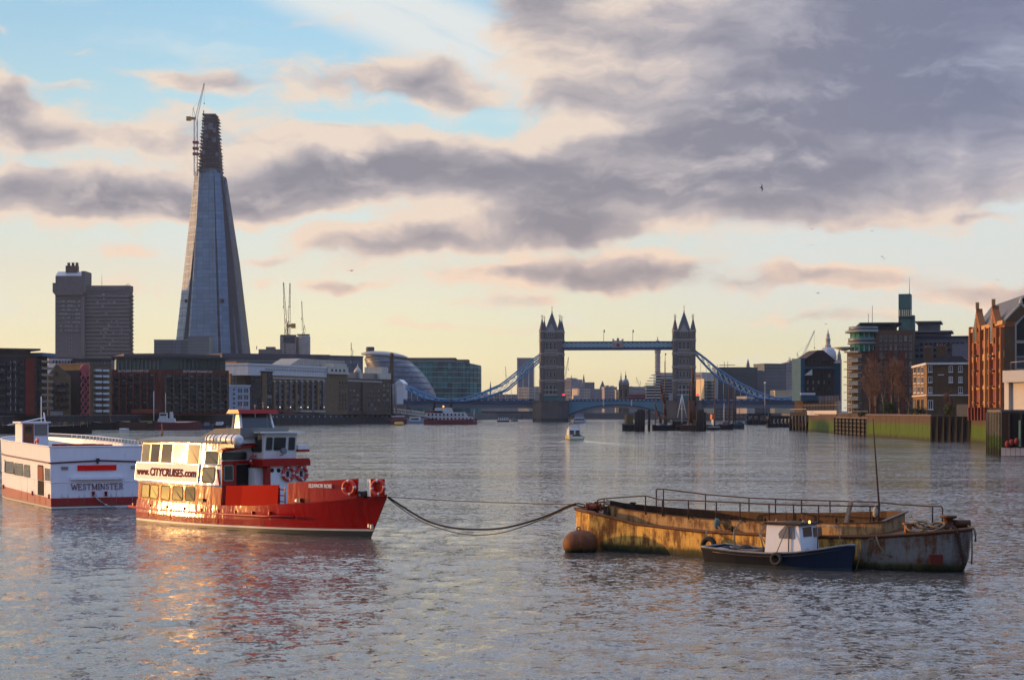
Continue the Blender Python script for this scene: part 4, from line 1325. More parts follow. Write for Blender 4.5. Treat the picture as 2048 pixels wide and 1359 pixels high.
    rail([(1312, 981), (1315, 976.5), (1330, 977.5), (1411, 988), (1498, 995), (1600, 999), (1700, 1002), (1758, 1003.5), (1800, 1008), (1865, 1012), (1883, 1012), (1885, 1016)],
         [1312.5, 1327, 1411, 1498, 1551, 1603, 1660, 1759, 1865, 1885], depth_far, 0)
    # tall bending pole lashed to the rail, float hung on it
    D = 74.9
    pp = [at(px, py, D) - Vector((o.x, o.y, 0)) for px, py in ((1757.6, 1046), (1758, 1010), (1755, 970), (1751.5, 920), (1748.5, 880), (1746, 836))]
    t.part('pole', MB().tube(pp, 0.055, 7, r1=0.018), RAIL)
    a = at(1752, 1021, 74.7) - Vector((o.x, o.y, 0))
    t.part('float', MB().lathe([(0.03, -.28), (0.13, -.2), (0.14, 0.05), (0.05, 0.2), (0.02, 0.28)], a, 9), mat('weathered_float', (0.33, 0.29, 0.24), 0.8))
    a0 = at(1691, 1045, 75.6) - Vector((o.x, o.y, 0)); a1 = at(1701, 1002, 76.2) - Vector((o.x, o.y, 0))
    t.part('leaning_board', MB().bar(a0, a1, 0.14, 0.05).bar(a0 + Vector((.12, .1, 0)), a1 + Vector((.12, .1, 0)), 0.05, 0.05), mat('grey_timber', (0.16, 0.13, 0.10), 0.9, var=0.4, scale=6))
    # deck gear
    def on(px, py, Y):
        return at(px, py, Y) - Vector((o.x, o.y, 0))
    WOODO = mat('orange_wood_post', (0.26, 0.10, 0.03), 0.8, var=0.3, scale=6)
    for (px, pt, pb, Y, w, m) in ((1816, 1048, 1066, 73.6, 0.26, WOODO), (1212, 1014, 1034, 84.4, 0.16, RAIL), (1194, 1005, 1022, 85.6, 0.16, RAIL), (1266, 1006, 1016, 85.9, 0.2, RAIL)):
        a, b = on(px, pb, Y), on(px, pt, Y)
        mb = MB().box(a.x - w / 2, a.x + w / 2, a.y - w / 2, a.y + w / 2, zd(a.x) - 0.03, b.z).box(a.x - w * .75, a.x + w * .75, a.y - w * .65, a.y + w * .65, b.z, b.z + 0.06)
        t.part('bollard', mb, m)
    a = on(1897, 1045, 73.6)
    mb = MB().lathe([(0.32, 0), (0.32, .1), (0.2, .16), (0.18, .40), (0.34, .46), (0.34, .56)], (a.x, a.y, zd(a.x) - 0.03), 12).lathe([(0.17, -.4), (0.17, .4)], (a.x + .5, a.y + .1, zd(a.x) + 0.18), 9, 0, 'x')
    t.part('capstan', mb, DECKRUST)
    a = on(1178, 1018, 85.6)
    mb = MB()
    rng = random.Random(5)
    for k in range(7):
        mb.torus((a.x + rng.uniform(-.5, .5), a.y + rng.uniform(-.35, .35), zd(a.x) + 0.06 + k * 0.035), (rng.uniform(-.3, .3), rng.uniform(-.3, .3), 1), rng.uniform(.25, .45), 0.045, 0, 16, 5)
    t.part('rope_coil', mb, ROPE)
    a = on(1187, 1020, 84.9)
    t.part('windlass', MB().lathe([(0.14, -.3), (0.14, .3)], (a.x, a.y, zd(a.x) + .2), 9, 0, 'x').box(a.x - .36, a.x - .28, a.y - .2, a.y + .2, zd(a.x), zd(a.x) + .4).box(a.x + .28, a.x + .36, a.y - .2, a.y + .2, zd(a.x), zd(a.x) + .4), mat('oxide_windlass', (0.26, 0.06, 0.03), 0.8, var=.3))
    a = on(1860, 1054, 73.4)
    mb = MB()
    for k in range(9):
        mb.torus((a.x + rng.uniform(-.75, .75), a.y + rng.uniform(-.3, .3), zd(a.x) + 0.05 + k * 0.02), (rng.uniform(-.4, .4), rng.uniform(-.4, .4), 1), rng.uniform(.2, .42), 0.04, 0, 14, 5)
    t.part('rope_coil', mb, ROPE)
    # anchor chain hanging down the bow side, link by link in one chain
    mb = MB()
    for k in range(17):
        u = k / 16
        px, py = 1913 + 15 * u, 1060 + 68 * u
        Y = float(np.interp(px, [1900, 1935, 1960], [72.50, 72.46, 72.5])) - 0.10
        mb.torus(on(px, py, Y), (1, 0.2, 0) if k % 2 else (0.2, 1, 0), 0.075, 0.024, 0, 10, 5)
    t.part('anchor_chain', mb, RAIL)
    a, b = on(1860, 1128, 72.25), on(1886, 1109, 72.2)
    yb = lambda x: 0
    mb = MB().box(a.x, b.x, a.y - 0.06, a.y + 0.25, a.z, b.z)
    t.part('rust_patch_plate', mb, mat('red_lead_patch', (0.11, 0.022, 0.014), 0.8, var=0.4, scale=4))
    mb = MB().tube([on(1943, 1052, 72.9), on(1948, 1056, 72.7), on(1951, 1068, 72.6), on(1951, 1082, 72.6)], 0.05, 6).tube([on(1936, 1050, 72.8), on(1944, 1060, 72.6), on(1944, 1110, 72.5), on(1943, 1128, 72.5)], 0.035, 6)
    t.part('hanging_rope', mb, ROPE)
    # lashings over the side to the tender
    for pts in (((1413, 1061, 79.4), (1413, 1074, 79.2), (1417, 1080, 79.1)), ((1481, 1040, 78.6), (1468, 1062, 77.6), (1470, 1098, 77.2)), ((1537, 1041, 77.8), (1519, 1066, 76.8), (1527, 1095, 76.3)), ((1520, 1066, 76.8), (1534, 1092, 76.2)),
                ((1432, 1034, 80.2), (1436, 1052, 79.6), (1444, 1061, 79.1)), ((1752, 1072, 73.5), (1758, 1090, 73.4), (1770, 1107, 73.3), (1785, 1112, 73.3)), ((1747, 1075, 73.6), (1737, 1078, 73.7), (1736, 1110, 73.7))):
        mb = MB().tube([on(*q) for q in pts], 0.035, 6)
        t.part('lashing', mb, ROPE)
    a = on(1434, 1046, 79.7)
    t.part('knot_bundle', MB().ball(a, 0.15, 0, 8, (1, .8, 1.6)), mat('blue_green_rope', (0.10, 0.15, 0.13), 0.9, var=.4, scale=12))
    return t


barge()

# black tyre fender hung on the barge side
p = at(1417, 1090, 79.1)
ty = MB().torus((0, 0, 0), (-0.68, -0.72, 0.1), 0.30, 0.12, 0, 22, 9).build('tyre_fender', RUBBER)
ty.location = p
tag(ty, 'black tyre hung on the barge side over the stern of the blue boat', 'tyre')


# ------------------------------------------------------------------ blue work boat
def blue_boat():
    S, B = afloat(1408, 1128), afloat(1690, 1141.5)
    dv = (B - S)
    a = math.atan2(dv.y, dv.x) - R(6)
    lf = Vector((-math.sin(a), math.cos(a), 0))
    HBm = 1.05
    t = T('work_boat', 'small dark blue work boat with a white cabin tied beside the rusty barge', 'boat', S + lf * HBm * 0.9, a)
    L = dv.length + 0.25
    hb = lambda x: max(0.02, HBm * (0.88 + 0.12 * min(1, x / 1.5)) * (1 - max(0, (x - L * 0.5) / (L * 0.5)) ** 2.3))
    tops = []
    for px, py in ((1402, 1092.5), (1440, 1098), (1480, 1102.5), (1531, 1106), (1590, 1104.5), (1640, 1098), (1690, 1090)):
        y = -HBm
        for _ in range(10):
            x, z = t.pl(px, py, y); y = -0.5 * (hb(min(x, L)) + 0.06) + 0.5 * y
        tops.append((x, z))
    tops.sort()
    zs = lambda x: float(np.interp(x, [q[0] for q in tops], [q[1] for q in tops]))
    BL = paint('navy_worn_paint', (0.007, 0.009, 0.017), 0.5, 0.012, 0.5, spec=0.2)
    BLB = paint('blue_bow_paint', (0.003, 0.010, 0.030), 0.42, 0.010, 0.3, spec=0.3)
    mb = MB()
    secs = []
    for i in range(25):
        u = i / 24
        xw, xd = L * u * 0.985, -0.12 + (L + 0.16) * u
        pts = []
        for z, k in ((-0.4, .7), (0, .93), (.12, .96), (.5 * zs(xd), 1.0), (zs(xd) - .1, 1.05), (zs(xd), 1.06)):
            q = max(0, z / zs(xd))
            pts.append((xw + (xd - xw) * q, -hb(min(L, xw + (xd - xw) * q * 0.6)) * k, z))
        secs.append(pts)
    for sd in (1, -1):
        for j in range(5):
            for i in range(24):
                q0, q1 = secs[i], secs[i + 1]
                m = 2 if j < 2 else (1 if i >= 13 else 0)
                mb._add([(p[0], p[1] * sd, p[2]) for p in (q0[j], q1[j], q1[j + 1], q0[j + 1])], [(0, 1, 2, 3)], m, True)
    s0 = secs[0]
    for j in range(5): mb.face([s0[j], s0[j + 1], (s0[j + 1][0], -s0[j + 1][1], s0[j + 1][2]), (s0[j][0], -s0[j][1], s0[j][2])], 0)
    t.part('hull', mb, [BL, BLB, BOOT])
    mb = MB()
    for sd in (1, -1):
        mb.tube([(q[-1][0], q[-1][1] * sd, q[-1][2] + .01) for q in secs], 0.045, 6)
    mb.tube([s0[-1], (s0[-1][0], -s0[-1][1], s0[-1][2])], 0.045, 6)
    t.part('gunwale', mb, mat('worn_grey_gunwale', (0.20, 0.20, 0.20), 0.7, var=0.4, scale=7))
    mb = MB().loft([[(x, -hb(x) * .98, zs(x) - (.42 if x < L * .42 else .12)), (x, hb(x) * .98, zs(x) - (.42 if x < L * .42 else .12))] for x in [L * i / 16 for i in range(17)]])
    t.part('deck', mb, mat('dark_boat_deck', (0.05, 0.05, 0.055), 0.8, var=.4))
    # cabin
    CW = paint('cabin_white_paint', (0.74, 0.74, 0.72), 0.45, 0.006, 0.12)
    yc = -0.80
    x0, z0 = t.pl(1531, 1105, yc); x1, _ = t.pl(1598, 1105, yc)
    _, z1 = t.pl(1570, 1049.5, yc)
    mb = MB().prism([(x0 - .05, z0 - .1), (x1 + .12, z0 - .1), (x1 - .02, z1), (x0 + .06, z1)], 'y', yc, -yc)
    cb = t.part('cabin', mb, CW)
    mb = MB().prism([(x0 - .05, z1), (x1 + .10, z1), (x1 + .06, z1 + .09), (x0 - .0, z1 + .09)], 'y', yc - .08, -yc + .08)
    t.part('cabin_roof', mb, mat('brown_felt_roof', (0.045, 0.030, 0.026), 0.9, var=.3))
    f = lambda x, z, d: (x, yc - d, z)
    xa, za = t.pl(1557, 1075.5, yc); xb, zb = t.pl(1589.5, 1051.5, yc)
    GP = glass('grey_cabin_window', (0.20, 0.19, 0.19), 0.25, 0.05)
    pts = [(xb, za), (xb, zb), (xa + (xb - xa) * .42, zb), (xa + (xb - xa) * .12, zb - (zb - za) * .4), (xa, za + (zb - za) * .35), (xa + .05, za)]
    mb = MB(); plate(mb, pts, f, 0.02)
    t.part('side_window', mb, GP, cb)
    sl = -0.14 / (z1 - z0 + .1)
    xf = lambda z: x1 + .12 + sl * (z - z0 + .1)
    g = lambda y, z, d: (xf(z) + d, y, z)
    for q0, q1 in ((1607, 1624), (1627, 1644)):
        ya, za = t.plx(q0, 1073, x1 + .04); yb, zb = t.plx(q1, 1052.5, x1 + .04)
        mb = MB(); plate(mb, [(ya, za), (yb, za), (yb, zb), (ya, zb)], g, 0.02)
        t.part('front_window', mb, glass('brown_cabin_window', (0.14, 0.105, 0.075), 0.2, 0.25), cb)
    xa, za = t.pl(1579, 1052, yc); xb, zb = t.pl(1578, 1104, yc)
    t.part('grab_rail', MB().tube([(xa, yc - .05, za), (xb, yc - .05, zb)], 0.022, 6), BLACKM, cb)
    ya, za = t.plx(1632, 1052, x1 + .1); yb, zb = t.plx(1632, 1100, x1 + .12)
    t.part('front_pipe', MB().tube([(x1 + .16, ya, za), (x1 + .18, ya, zb)], 0.025, 6), STEEL, cb)
    for k, (px, m) in enumerate(((1553, STEEL), (1607, STEEL), (1619, mat('amber_lens', (0.6, 0.35, 0.10), 0.2, var=0, emit=(1.0, 0.55, 0.15, 1.2))))):
        xx, zz = t.pl(px, 1044, yc + .3)
        t.part('roof_lamp', MB().lathe([(0.035, 0), (0.05, .05), (0.04, .11), (0.01, .13)], (xx, yc + .3, z1 + .09), 8), m)
    xa, _ = t.pl(1540, 1049, yc)
    t.part('whip_aerial', MB().tube([(xa + .2, .3, z1 + .05), (xa + .1, .3, z1 + 1.25)], .012, 5, r1=.006), BLACKM)
    t.part('boathook', MB().tube([(x0 + .05, yc + .15, z1 + .13), (x1 + .3, yc + .22, z1 + .13)], .018, 5), mat('boathook_wood', (.22, .13, .06), .7))
    t.part('engine_box', MB().box(L * .2, L * .33, -.38, .38, zs(L * .25) - .42, zs(L * .25) + .02), mat('engine_box_grey', (.10, .10, .10), .8, var=.3))
    t.part('coiled_rope', MB().torus((L * .14, .2, zs(L * .14) - .06), (0, .1, 1), .22, .05, 0, 16, 5).torus((L * .14, .22, zs(L * .14) - .0), (.1, 0, 1), .2, .045, 0, 16, 5), ROPE)
    t.part('rubbing_band', MB().tube([(L * k / 14, -hb(L * k / 14) * 1.055 - .01, zs(L * k / 14) - .14) for k in range(1, 14)], .028, 6), BLACKM)
    # pulpit hoop on the foredeck
    xa, za = t.pl(1645, 1052, -.3); xb, zb = t.pl(1672, 1050, -.3); xc, zc = t.pl(1679, 1058, -.3)
    t.part('pulpit', MB().tube([(xa, -.3, za), (xb, -.3, zb), (xc, -.3, zc), (xc + .03, -.3, zs(xc) - .1)], 0.022, 6), STEEL)
    xa, za = t.pl(1615, 1101, -.7)
    t.part('cleat', MB().ball((xa, -.7, za), .09, 0, 8, (1.2, 1, 1)), ROPE)
    # gear heaped in the cockpit
    rng = random.Random(2)
    mb = MB()
    for k in range(8):
        xx = rng.uniform(.5, L * .38)
        mb.ball((xx, rng.uniform(-.1, .7), zs(xx) - .15 + rng.uniform(0, .22)), rng.uniform(.14, .24), 0, 7, (1.3, 1, .7))
    g_ = t.part('tarpaulin', mb, mat('dark_tarpaulin', (0.028, 0.028, 0.030), 0.85, var=.4))
    t.part('thwart', MB().box(.25, .75, -hb(.4) * .95, hb(.4) * .95, zs(.3) - .1, zs(.3) - .03), mat('grey_thwart', (0.19, 0.20, 0.23), 0.6))
    xs_, zz = t.pl(1691, 1091, 0)
    c = t.inv @ afloat(1711, 1141)
    t.part('bow_line', MB().tube([(L + .12, -.02, zs(L)), ((L + c.x) / 2 + .18, c.y * .5, zs(L) * .5), (c.x, c.y, -.05)], .03, 6), ROPE)
    # the tyre on its side and its lanyard
    xx, z_ = t.pl(1553.5, 1117, -HBm - .1)
    w = t.o.location + Matrix.Rotation(a, 3, 'Z') @ Vector((xx, -hb(xx) - .16, z_))
    ty = MB().torus((0, 0, 0), (0.02, -1, .12), 0.21, 0.075, 0, 22, 8).build('tyre_fender', mat('grey_worn_rubber', (0.04, 0.038, 0.036), .8, var=.3))
    ty.location = w; ty.rotation_euler = (0, 0, a)
    tag(ty, 'worn tyre hung on the blue boat below its white cabin', 'tyre')
    xr, zr = t.pl(1577, 1050, yc)
    t.part('lanyard', MB().tube([(xx, -hb(xx) - .16, z_ + .22), (xr, yc - .08, zr)], .02, 5), ROPE)


blue_boat()

# mooring buoy, drum shaped, afloat on its side
bu = T('mooring_buoy', 'rusty drum shaped mooring buoy afloat at the left end of the barge', 'buoy', at(1161, 1098, 83.4) * 1.0, R(14))
bu.o.location.z = 0
mb = MB().lathe([(0.02, -.82), (0.22, -.79), (0.42, -.68), (0.57, -.47), (0.64, -.2), (0.655, .08), (0.61, .36), (0.50, .58), (0.32, .74), (0.14, .80), (0.02, .815)], (0, 0, .36), 24, 0, 'x')
bu.part('drum', mb, BUOYR)
bu.part('lifting_eye', MB().torus((-.1, 0, 1.07), (0, 1, 0), .08, .025, 0, 12, 6), RAIL)
for k in (-.45, .0, .45):
    bu.part('hoop', MB().lathe([(0.645 - k * k * .42, k - .03), (0.675 - k * k * .42, k), (0.645 - k * k * .42, k + .03)], (0, 0, .36), 24, 0, 'x'), BUOYR)


def rope(pts, r, label, m=ROPED, name='mooring_rope'):
    o = Vector(pts[0])
    mb = MB().tube([Vector(p) - o for p in pts], r, 7)
    ob = mb.build(name, m)
    ob.location = o
    tag(ob, label, 'rope', 'ropes between the red boat and the barge')


def span(p0, p1, sag, n=24):
    return [Vector(p0).lerp(Vector(p1), i / n) - Vector((0, 0, sag * 4 * (i / n) * (1 - i / n))) for i in range(n + 1)]


bow = at(776, 993, 92.9)
brg = at(1151, 1008, 85.0)
rope(span(bow, brg, 0.06), 0.022, 'taut straight rope from the red bow to the barge', ROPE)
# two slack warps: thick one hangs almost to the water, thin one just below it
def slack(px, Ys, r, label, m):
    pts = [at(a, b, Ys[0] + (Ys[1] - Ys[0]) * (a - px[0][0]) / (px[-1][0] - px[0][0])) for a, b in px]
    # smooth
    out = []
    for i in range(len(pts) - 1):
        p0, p1, p2, p3 = pts[max(0, i - 1)], pts[i], pts[i + 1], pts[min(len(pts) - 1, i + 2)]
        for k in range(5):
            u = k / 5
            out.append(0.5 * ((2 * p1) + (p2 - p0) * u + (2 * p0 - 5 * p1 + 4 * p2 - p3) * u * u + (3 * p1 - p0 - 3 * p2 + p3) * u ** 3))
    out.append(pts[-1])
    rope(out, r, label, m)


slack(((776, 993), (800, 1009), (830, 1028), (860, 1043), (900, 1054), (950, 1058), (1000, 1056), (1050, 1045), (1100, 1028), (1135, 1012), (1151, 1007)), (92.9, 85.0), 0.05, 'thick dark slack rope hanging in a curve between bow and barge', ROPED)
slack(((776, 995), (800, 1014), (840, 1040), (880, 1056), (920, 1066), (965, 1069), (1010, 1063), (1060, 1047), (1105, 1029), (1140, 1013), (1153, 1010)), (92.9, 85.2), 0.028, 'thinner lower slack rope hanging closest to the water', ROPE)


# ------------------------------------------------------------------ launch under way
def launch():
    p = afloat(1147, 880)
    t = T('motor_launch', 'white and yellow motor launch heading upriver with a wake', 'motor boat', p, R(90 + 8))
    Yl = paint('launch_yellow', (0.40, 0.36, 0.10), 0.4)
    mb = MB()
    L, Bm = 9.0, 1.7
    for sd in (1, -1):
        mb.loft([[(x, sd * Bm * w, -.2), (x, sd * Bm * w, .35)] for x, w in ((-L / 2, .92), (0, 1), (2.5, .85), (L / 2, .05))], 0)
        mb.loft([[(x, sd * Bm * w, .35), (x + .1, sd * Bm * (w + .04), 1.0 + max(0, x) * .09)] for x, w in ((-L / 2, .92), (0, 1), (2.5, .85), (L / 2, .05))], 1)
    MB().box(-L / 2 - .02, -L / 2 + .3, -1.45, 1.45, .42, .9).build('transom_panel', WHITE, t.o)
    mb.face([(-L / 2, -Bm * .92, -.2), (-L / 2, Bm * .92, -.2), (-L / 2 + .1, Bm * .96, 1.0), (-L / 2 + .1, -Bm * .96, 1.0)], 1)
    t.part('hull', mb, [BOOT, Yl])
    t.part('deck', MB().face([(-L / 2, -1.6, .85), (2.5, -1.4, .9), (4.2, 0, .95), (2.5, 1.4, .9), (-L / 2, 1.6, .85)]), GREY)
    c = t.part('cabin', MB().prism([(-1.6, .85), (2.2, .85), (1.4, 2.5), (-1.4, 2.6)], 'y', -1.25, 1.25), WHITE)
    for y in (-.65, .65):
        MB().box(-1.64, -1.5, y - .45, y + .45, 1.35, 2.25).build('window', PANE, c)
    t.part('flybridge', MB().box(-1.2, .9, -1.0, 1.0, 2.6, 3.05).box(-1.25, -1.1, -1.05, 1.05, 3.0, 3.2), WHITE)
    t.part('radar_arch', MB().tube([(-.8, -1.1, 2.5), (-1.0, -1.0, 3.7), (-1.0, 1.0, 3.7), (-.8, 1.1, 2.5)], .07).ball((-1, 0, 3.85), .22, 0, 8, (1, 1, .6)), BLACKM)
    t.part('mast', MB().tube([(-.9, 0, 3.8), (-.9, 0, 5.2)], .04), BLACKM)
    t.part('stern_rail', MB().tube([(-3, -1.5, .9), (-3, -1.5, 1.7), (-4.3, -1.5, 1.7), (-4.3, 1.5, 1.7), (-3, 1.5, 1.7), (-3, 1.5, .9)], .04), STEEL)
    t.part('dinghy', MB().ball((-4.0, 0, 1.15), .5, 0, 9, (.6, 2.2, .55)), BLACKM)


launch()

# ------------------------------------------------------------------ the two towered bridge
STONE = mat('bridge_granite', (0.135, 0.110, 0.096), 0.9, var=0.3, scale=0.35, streak=0.25)
STONEL = mat('bridge_portland_stone', (0.29, 0.26, 0.235), 0.85, var=0.25, scale=0.5)
PIERS = mat('pier_granite', (0.11, 0.09, 0.08), 0.9, var=0.35, scale=0.25, streak=0.3)
SLATE = mat('tower_slate', (0.075, 0.078, 0.09), 0.6, var=0.25, scale=0.6)
BBLUE = mat('bridge_blue', (0.045, 0.165, 0.33), 0.5, var=0.15)
BPALE = mat('bridge_pale_blue', (0.42, 0.56, 0.60), 0.5, var=0.15)
BNAVY = mat('bridge_navy', (0.022, 0.045, 0.10), 0.5, var=0.2)
BWHITE = mat('bridge_white', (0.48, 0.50, 0.52), 0.5, var=0.1)
UNDER = mat('bridge_underside', (0.10, 0.10, 0.10), 0.8, var=0.2)
GILT = mat('gilding', (0.32, 0.20, 0.06), 0.4, 0.6)
PANEB = glass('far_window_glass', (0.03, 0.034, 0.04), 0.12, 0.5)
REDLAMP = mat('red_signal_glass', (0.5, 0.01, 0.02), 0.4, var=0, emit=(1.0, 0.03, 0.08, 0.7))


def octa(r, z, cx=0, cy=0):
    return [(cx + r * math.cos(R(22.5 + 45 * i)), cy + r * math.sin(R(22.5 + 45 * i)), z) for i in range(8)]


def bridge():
    Y = 1125.0
    X = (1368 - CX) / F * Y
    t = T('suspension_bridge', 'twin towered stone bridge with blue suspension chains and a high walkway', 'bridge', (X, Y, 0), R(-5.46))
    z = lambda py: t.pl(1368, py, -9)[1]
    xl = t.pl(1104, 750, 0)[0]
    zdk = z(801)
    # tower as a part with its sub-parts
    w, dp, tx, ty, tr = 5.9, 9.6, 5.55, 9.0, 1.75
    mb = MB().box(-w, w, -dp, dp, 1, z(664))
    for py, o, h in ((679, .55, 1.1), (704, .5, 1.2), (709, .6, .7), (731, .5, .9), (735, .35, .6), (759, .5, 1.0), (763, .35, .6)):
        mb.box(-w - o, w + o, -dp - o, dp + o, z(py) - h / 2, z(py) + h / 2, 1)
    # parapet with battlement
    for i in range(9): mb.box(-w + .2 + i * 1.3, -w + .9 + i * 1.3, -dp - .3, -dp + .4, z(664), z(661), 1)
    tw = mb.build('tower', [STONE, STONEL], t.o)
    for sx in (-1, 1):
        for sy in (-1, 1):
            mb = MB()
            lv = [(tr * 1.12, zdk - 1), (tr * 1.12, z(762)), (tr, z(760)), (tr, z(733)), (tr * 1.0, z(706)), (tr * 1.05, z(661))]
            mb.loft([octa(r, q, sx * tx, sy * ty) for r, q in lv], 0, closed=True, caps=True)
            for py in (661, 679, 706, 733, 760): mb.loft([octa(tr * 1.22, z(py) - .5, sx * tx, sy * ty), octa(tr * 1.22, z(py) + .5, sx * tx, sy * ty)], 1, closed=True, caps=True)
            tu = mb.build('turret', [STONE, STONEL], tw)
            mb = MB().loft([octa(tr * 1.15, z(660.5), sx * tx, sy * ty), octa(tr * .55, z(646), sx * tx, sy * ty), octa(.12, z(634), sx * tx, sy * ty)], 0, closed=True, caps=True)
            mb.build('turret_spire', SLATE, tw)
            c = (sx * tx, sy * ty)
            mb = MB().box(c[0] - .11, c[0] + .11, c[1] - .11, c[1] + .11, z(636), z(626.5)).box(c[0] - .9, c[0] + .9, c[1] - .12, c[1] + .12, z(630.5), z(629.6)).box(c[0] - .6, c[0] + .6, c[1] - .1, c[1] + .1, z(633), z(632.3)).ball((c[0], c[1], z(634.5)), .35, 0, 8)
            mb.build('finial', GILT, tw)
    # steep main roof
    mb = MB().loft([[(-4.2, -6.5, z(662)), (4.2, -6.5, z(662)), (4.2, 6.5, z(662)), (-4.2, 6.5, z(662))], [(-2.9, -3.6, z(648)), (2.9, -3.6, z(648)), (2.9, 3.6, z(648)), (-2.9, 3.6, z(648))], [(-.25, -.25, z(622)), (.25, -.25, z(622)), (.25, .25, z(622)), (-.25, .25, z(622))]], 0, closed=True, caps=True)
    mb.build('main_roof', SLATE, tw)
    MB().tube([(0, 0, z(623)), (0, 0, z(606.5))], .22, 6, r1=.06).ball((0, 0, z(620.5)), .5, 0, 8).box(-.55, .55, -.1, .1, z(612.3), z(611.6)).build('roof_finial', GILT, tw)
    for sy in (-1, 1):
        y = sy * (dp + .15)
        pr = [(-2.7, z(674)), (2.7, z(674)), (2.7, z(661)), (1.5, z(656)), (.9, z(652)), (0, z(647)), (-.9, z(652)), (-1.5, z(656)), (-2.7, z(661))]
        MB().prism(pr, 'y', y - .5 * sy, y - 4.5 * sy).build('dormer_gable', STONEL, tw)
        for k in (-1, 0, 1):
            for (pa, pb, ww, sp) in ((672, 664, 1.0, 1.35), (697, 684, 1.15, 2.5), (726, 718, 1.0, 2.3), (753, 743, 1.1, 2.2), (787, 770, 1.3, 2.3)):
                if sy > 0: continue
                x = k * sp
                yo = y - (.62 if pa == 672 else .12)
                m2 = MB().box(x - ww / 2 - .28, x + ww / 2 + .28, yo - .22, yo + .1, z(pa) - .3, z(pb) + .3, 0)
                m2.box(x - ww / 2, x + ww / 2, yo - .26, yo - .2, z(pa), z(pb), 1)
                m2.box(x - ww / 2, x + ww / 2, yo - .30, yo - .25, (z(pa) + z(pb)) / 2 - .1, (z(pa) + z(pb)) / 2 + .1, 0)
                m2.build('window', [STONEL, PANEB], tw)
    for py, hw in ((699, 4.0), (789, 4.4), (779, 4.3)):
        MB().box(-hw, hw, -dp - 1.0, -dp - .02, z(py) - .45, z(py) + .45).build('balcony', STONEL, tw)
    # granite pier with pointed ends
    MB().prism([(-11, -14), (-5, -21), (5, -21), (11, -14), (11, 14), (5, 21), (-5, 21), (-11, 14)], 'z', -2, zdk - .6).prism([(-11.4, -14.2), (-5.2, -21.4), (5.2, -21.4), (11.4, -14.2), (11.4, 14.2), (5.2, 21.4), (-5.2, 21.4), (-11.4, 14.2)], 'z', zdk - .6, zdk + .3).build('pier', PIERS, tw)
    MB().prism([(-11.08, -14), (-5.05, -21.08), (5.05, -21.08), (11.08, -14), (11.08, 14), (5.05, 21.08), (-5.05, 21.08), (-11.08, 14)], 'z', -2, 2.2).build('tide_mark', mat('wet_dark_stone', (0.022, 0.024, 0.018), 0.5, var=.4, scale=.3), tw)
    MB().box(-9.4, -6.9, -14, -10.8, zdk + .2, zdk + 4.4).box(-9.7, -6.6, -14.3, -10.5, zdk + 4.4, zdk + 4.9).build('control_cabin', STONEL, tw)
    MB().box(-4, 9.5, -16, -10.5, zdk + .2, zdk + 2.4).box(-4.3, 9.8, -16.3, -10.2, zdk + 2.4, zdk + 2.9).build('pier_shelter', mat('teal_shelter', (0.06, 0.13, 0.13), .6, var=.2), tw)
    MB().lathe([(.2, 0), (.9, .25), (.9, 1.0), (.2, 1.2)], (8.4, -16.6, zdk + 3.1), 8).build('signal_lamp', REDLAMP, tw)
    tl = copy_tree(tw, t.o)
    tl.location = (xl, 0, 0)
    # walkways
    zt, zb_ = z(683), z(696)
    for yy in (-6.2, 6.2):
        x0, x1 = xl + w, -w
        mb = MB().box(x0, x1, yy - .6, yy + .6, zt - .5, zt + .5, 0).box(x0, x1, yy - .7, yy + .7, zb_ - .6, zb_ + .9, 0).box(x0, x1, yy - .25, yy + .25, zb_ + .8, zt - .4, 3)
        n = 26
        for i in range(n):
            a, b = x0 + (x1 - x0) * i / n, x0 + (x1 - x0) * (i + 1) / n
            s = -1 if yy < 0 else 1
            mb.bar((a, yy + s * .4, zb_ + .8), (b, yy + s * .4, zt - .4), .28, .28, 1).bar((b, yy + s * .46, zb_ + .8), (a, yy + s * .46, zt - .4), .28, .28, 1)
            mb.bar((a, yy + s * .5, zb_ + .7), (a, yy + s * .5, zt - .3), .3, .3, 1)
        wk = mb.build('walkway', [BNAVY, BPALE, BBLUE, mat('walkway_teal', (.12, .25, .30), .5, var=.2)], t.o)
        if yy < 0:
            xc = t.pl(1236, 690, yy)[0]
            mb = MB().box(xc - 3.0, xc + 3.0, yy - 1.1, yy - .6, zb_ + .6, zt + .9)
            for k in (-3.2, -2.6, 2.6, 3.2): mb.box(xc + k - .25, xc + k + .25, yy - 1.2, yy - .5, zb_ + .5, zt + 2.0)
            mb.ball((xc, yy - .9, zt + 1.6), .9, 0, 8, (1, .5, 1.2))
            mb.build('crest', STONEL, wk)
            MB().ball((xc, yy - 1.2, (zt + zb_) / 2 + .3), 1.1, 0, 10, (1, .3, 1)).build('shield', mat('heraldic_red', (0.22, 0.05, 0.05), .6), wk)
            for px in (1207.5, 1265.5):
                xx = t.pl(px, 680, yy)[0]
                zz = t.pl(px, 659, yy)[1]
                MB().tube([(xx, yy, zt), (xx, yy, zz)], .14, 5).loft([[(xx, yy, zz), (xx, yy, zz - 1.6)], [(xx + .7, yy + .2, zz - .3), (xx + .6, yy + .2, zz - 1.9)]], 0).build('flagpole', BNAVY, wk)
    # roadway: side spans and bascule leaves
    xa, xb = t.pl(806, 805, -7)[0], t.pl(1606, 800, -7)[0]
    def slab(name, x0, x1, lo, hi, m):
        return t.part(name, MB().box(x0, x1, -7.5, 7.5, lo, hi), m)
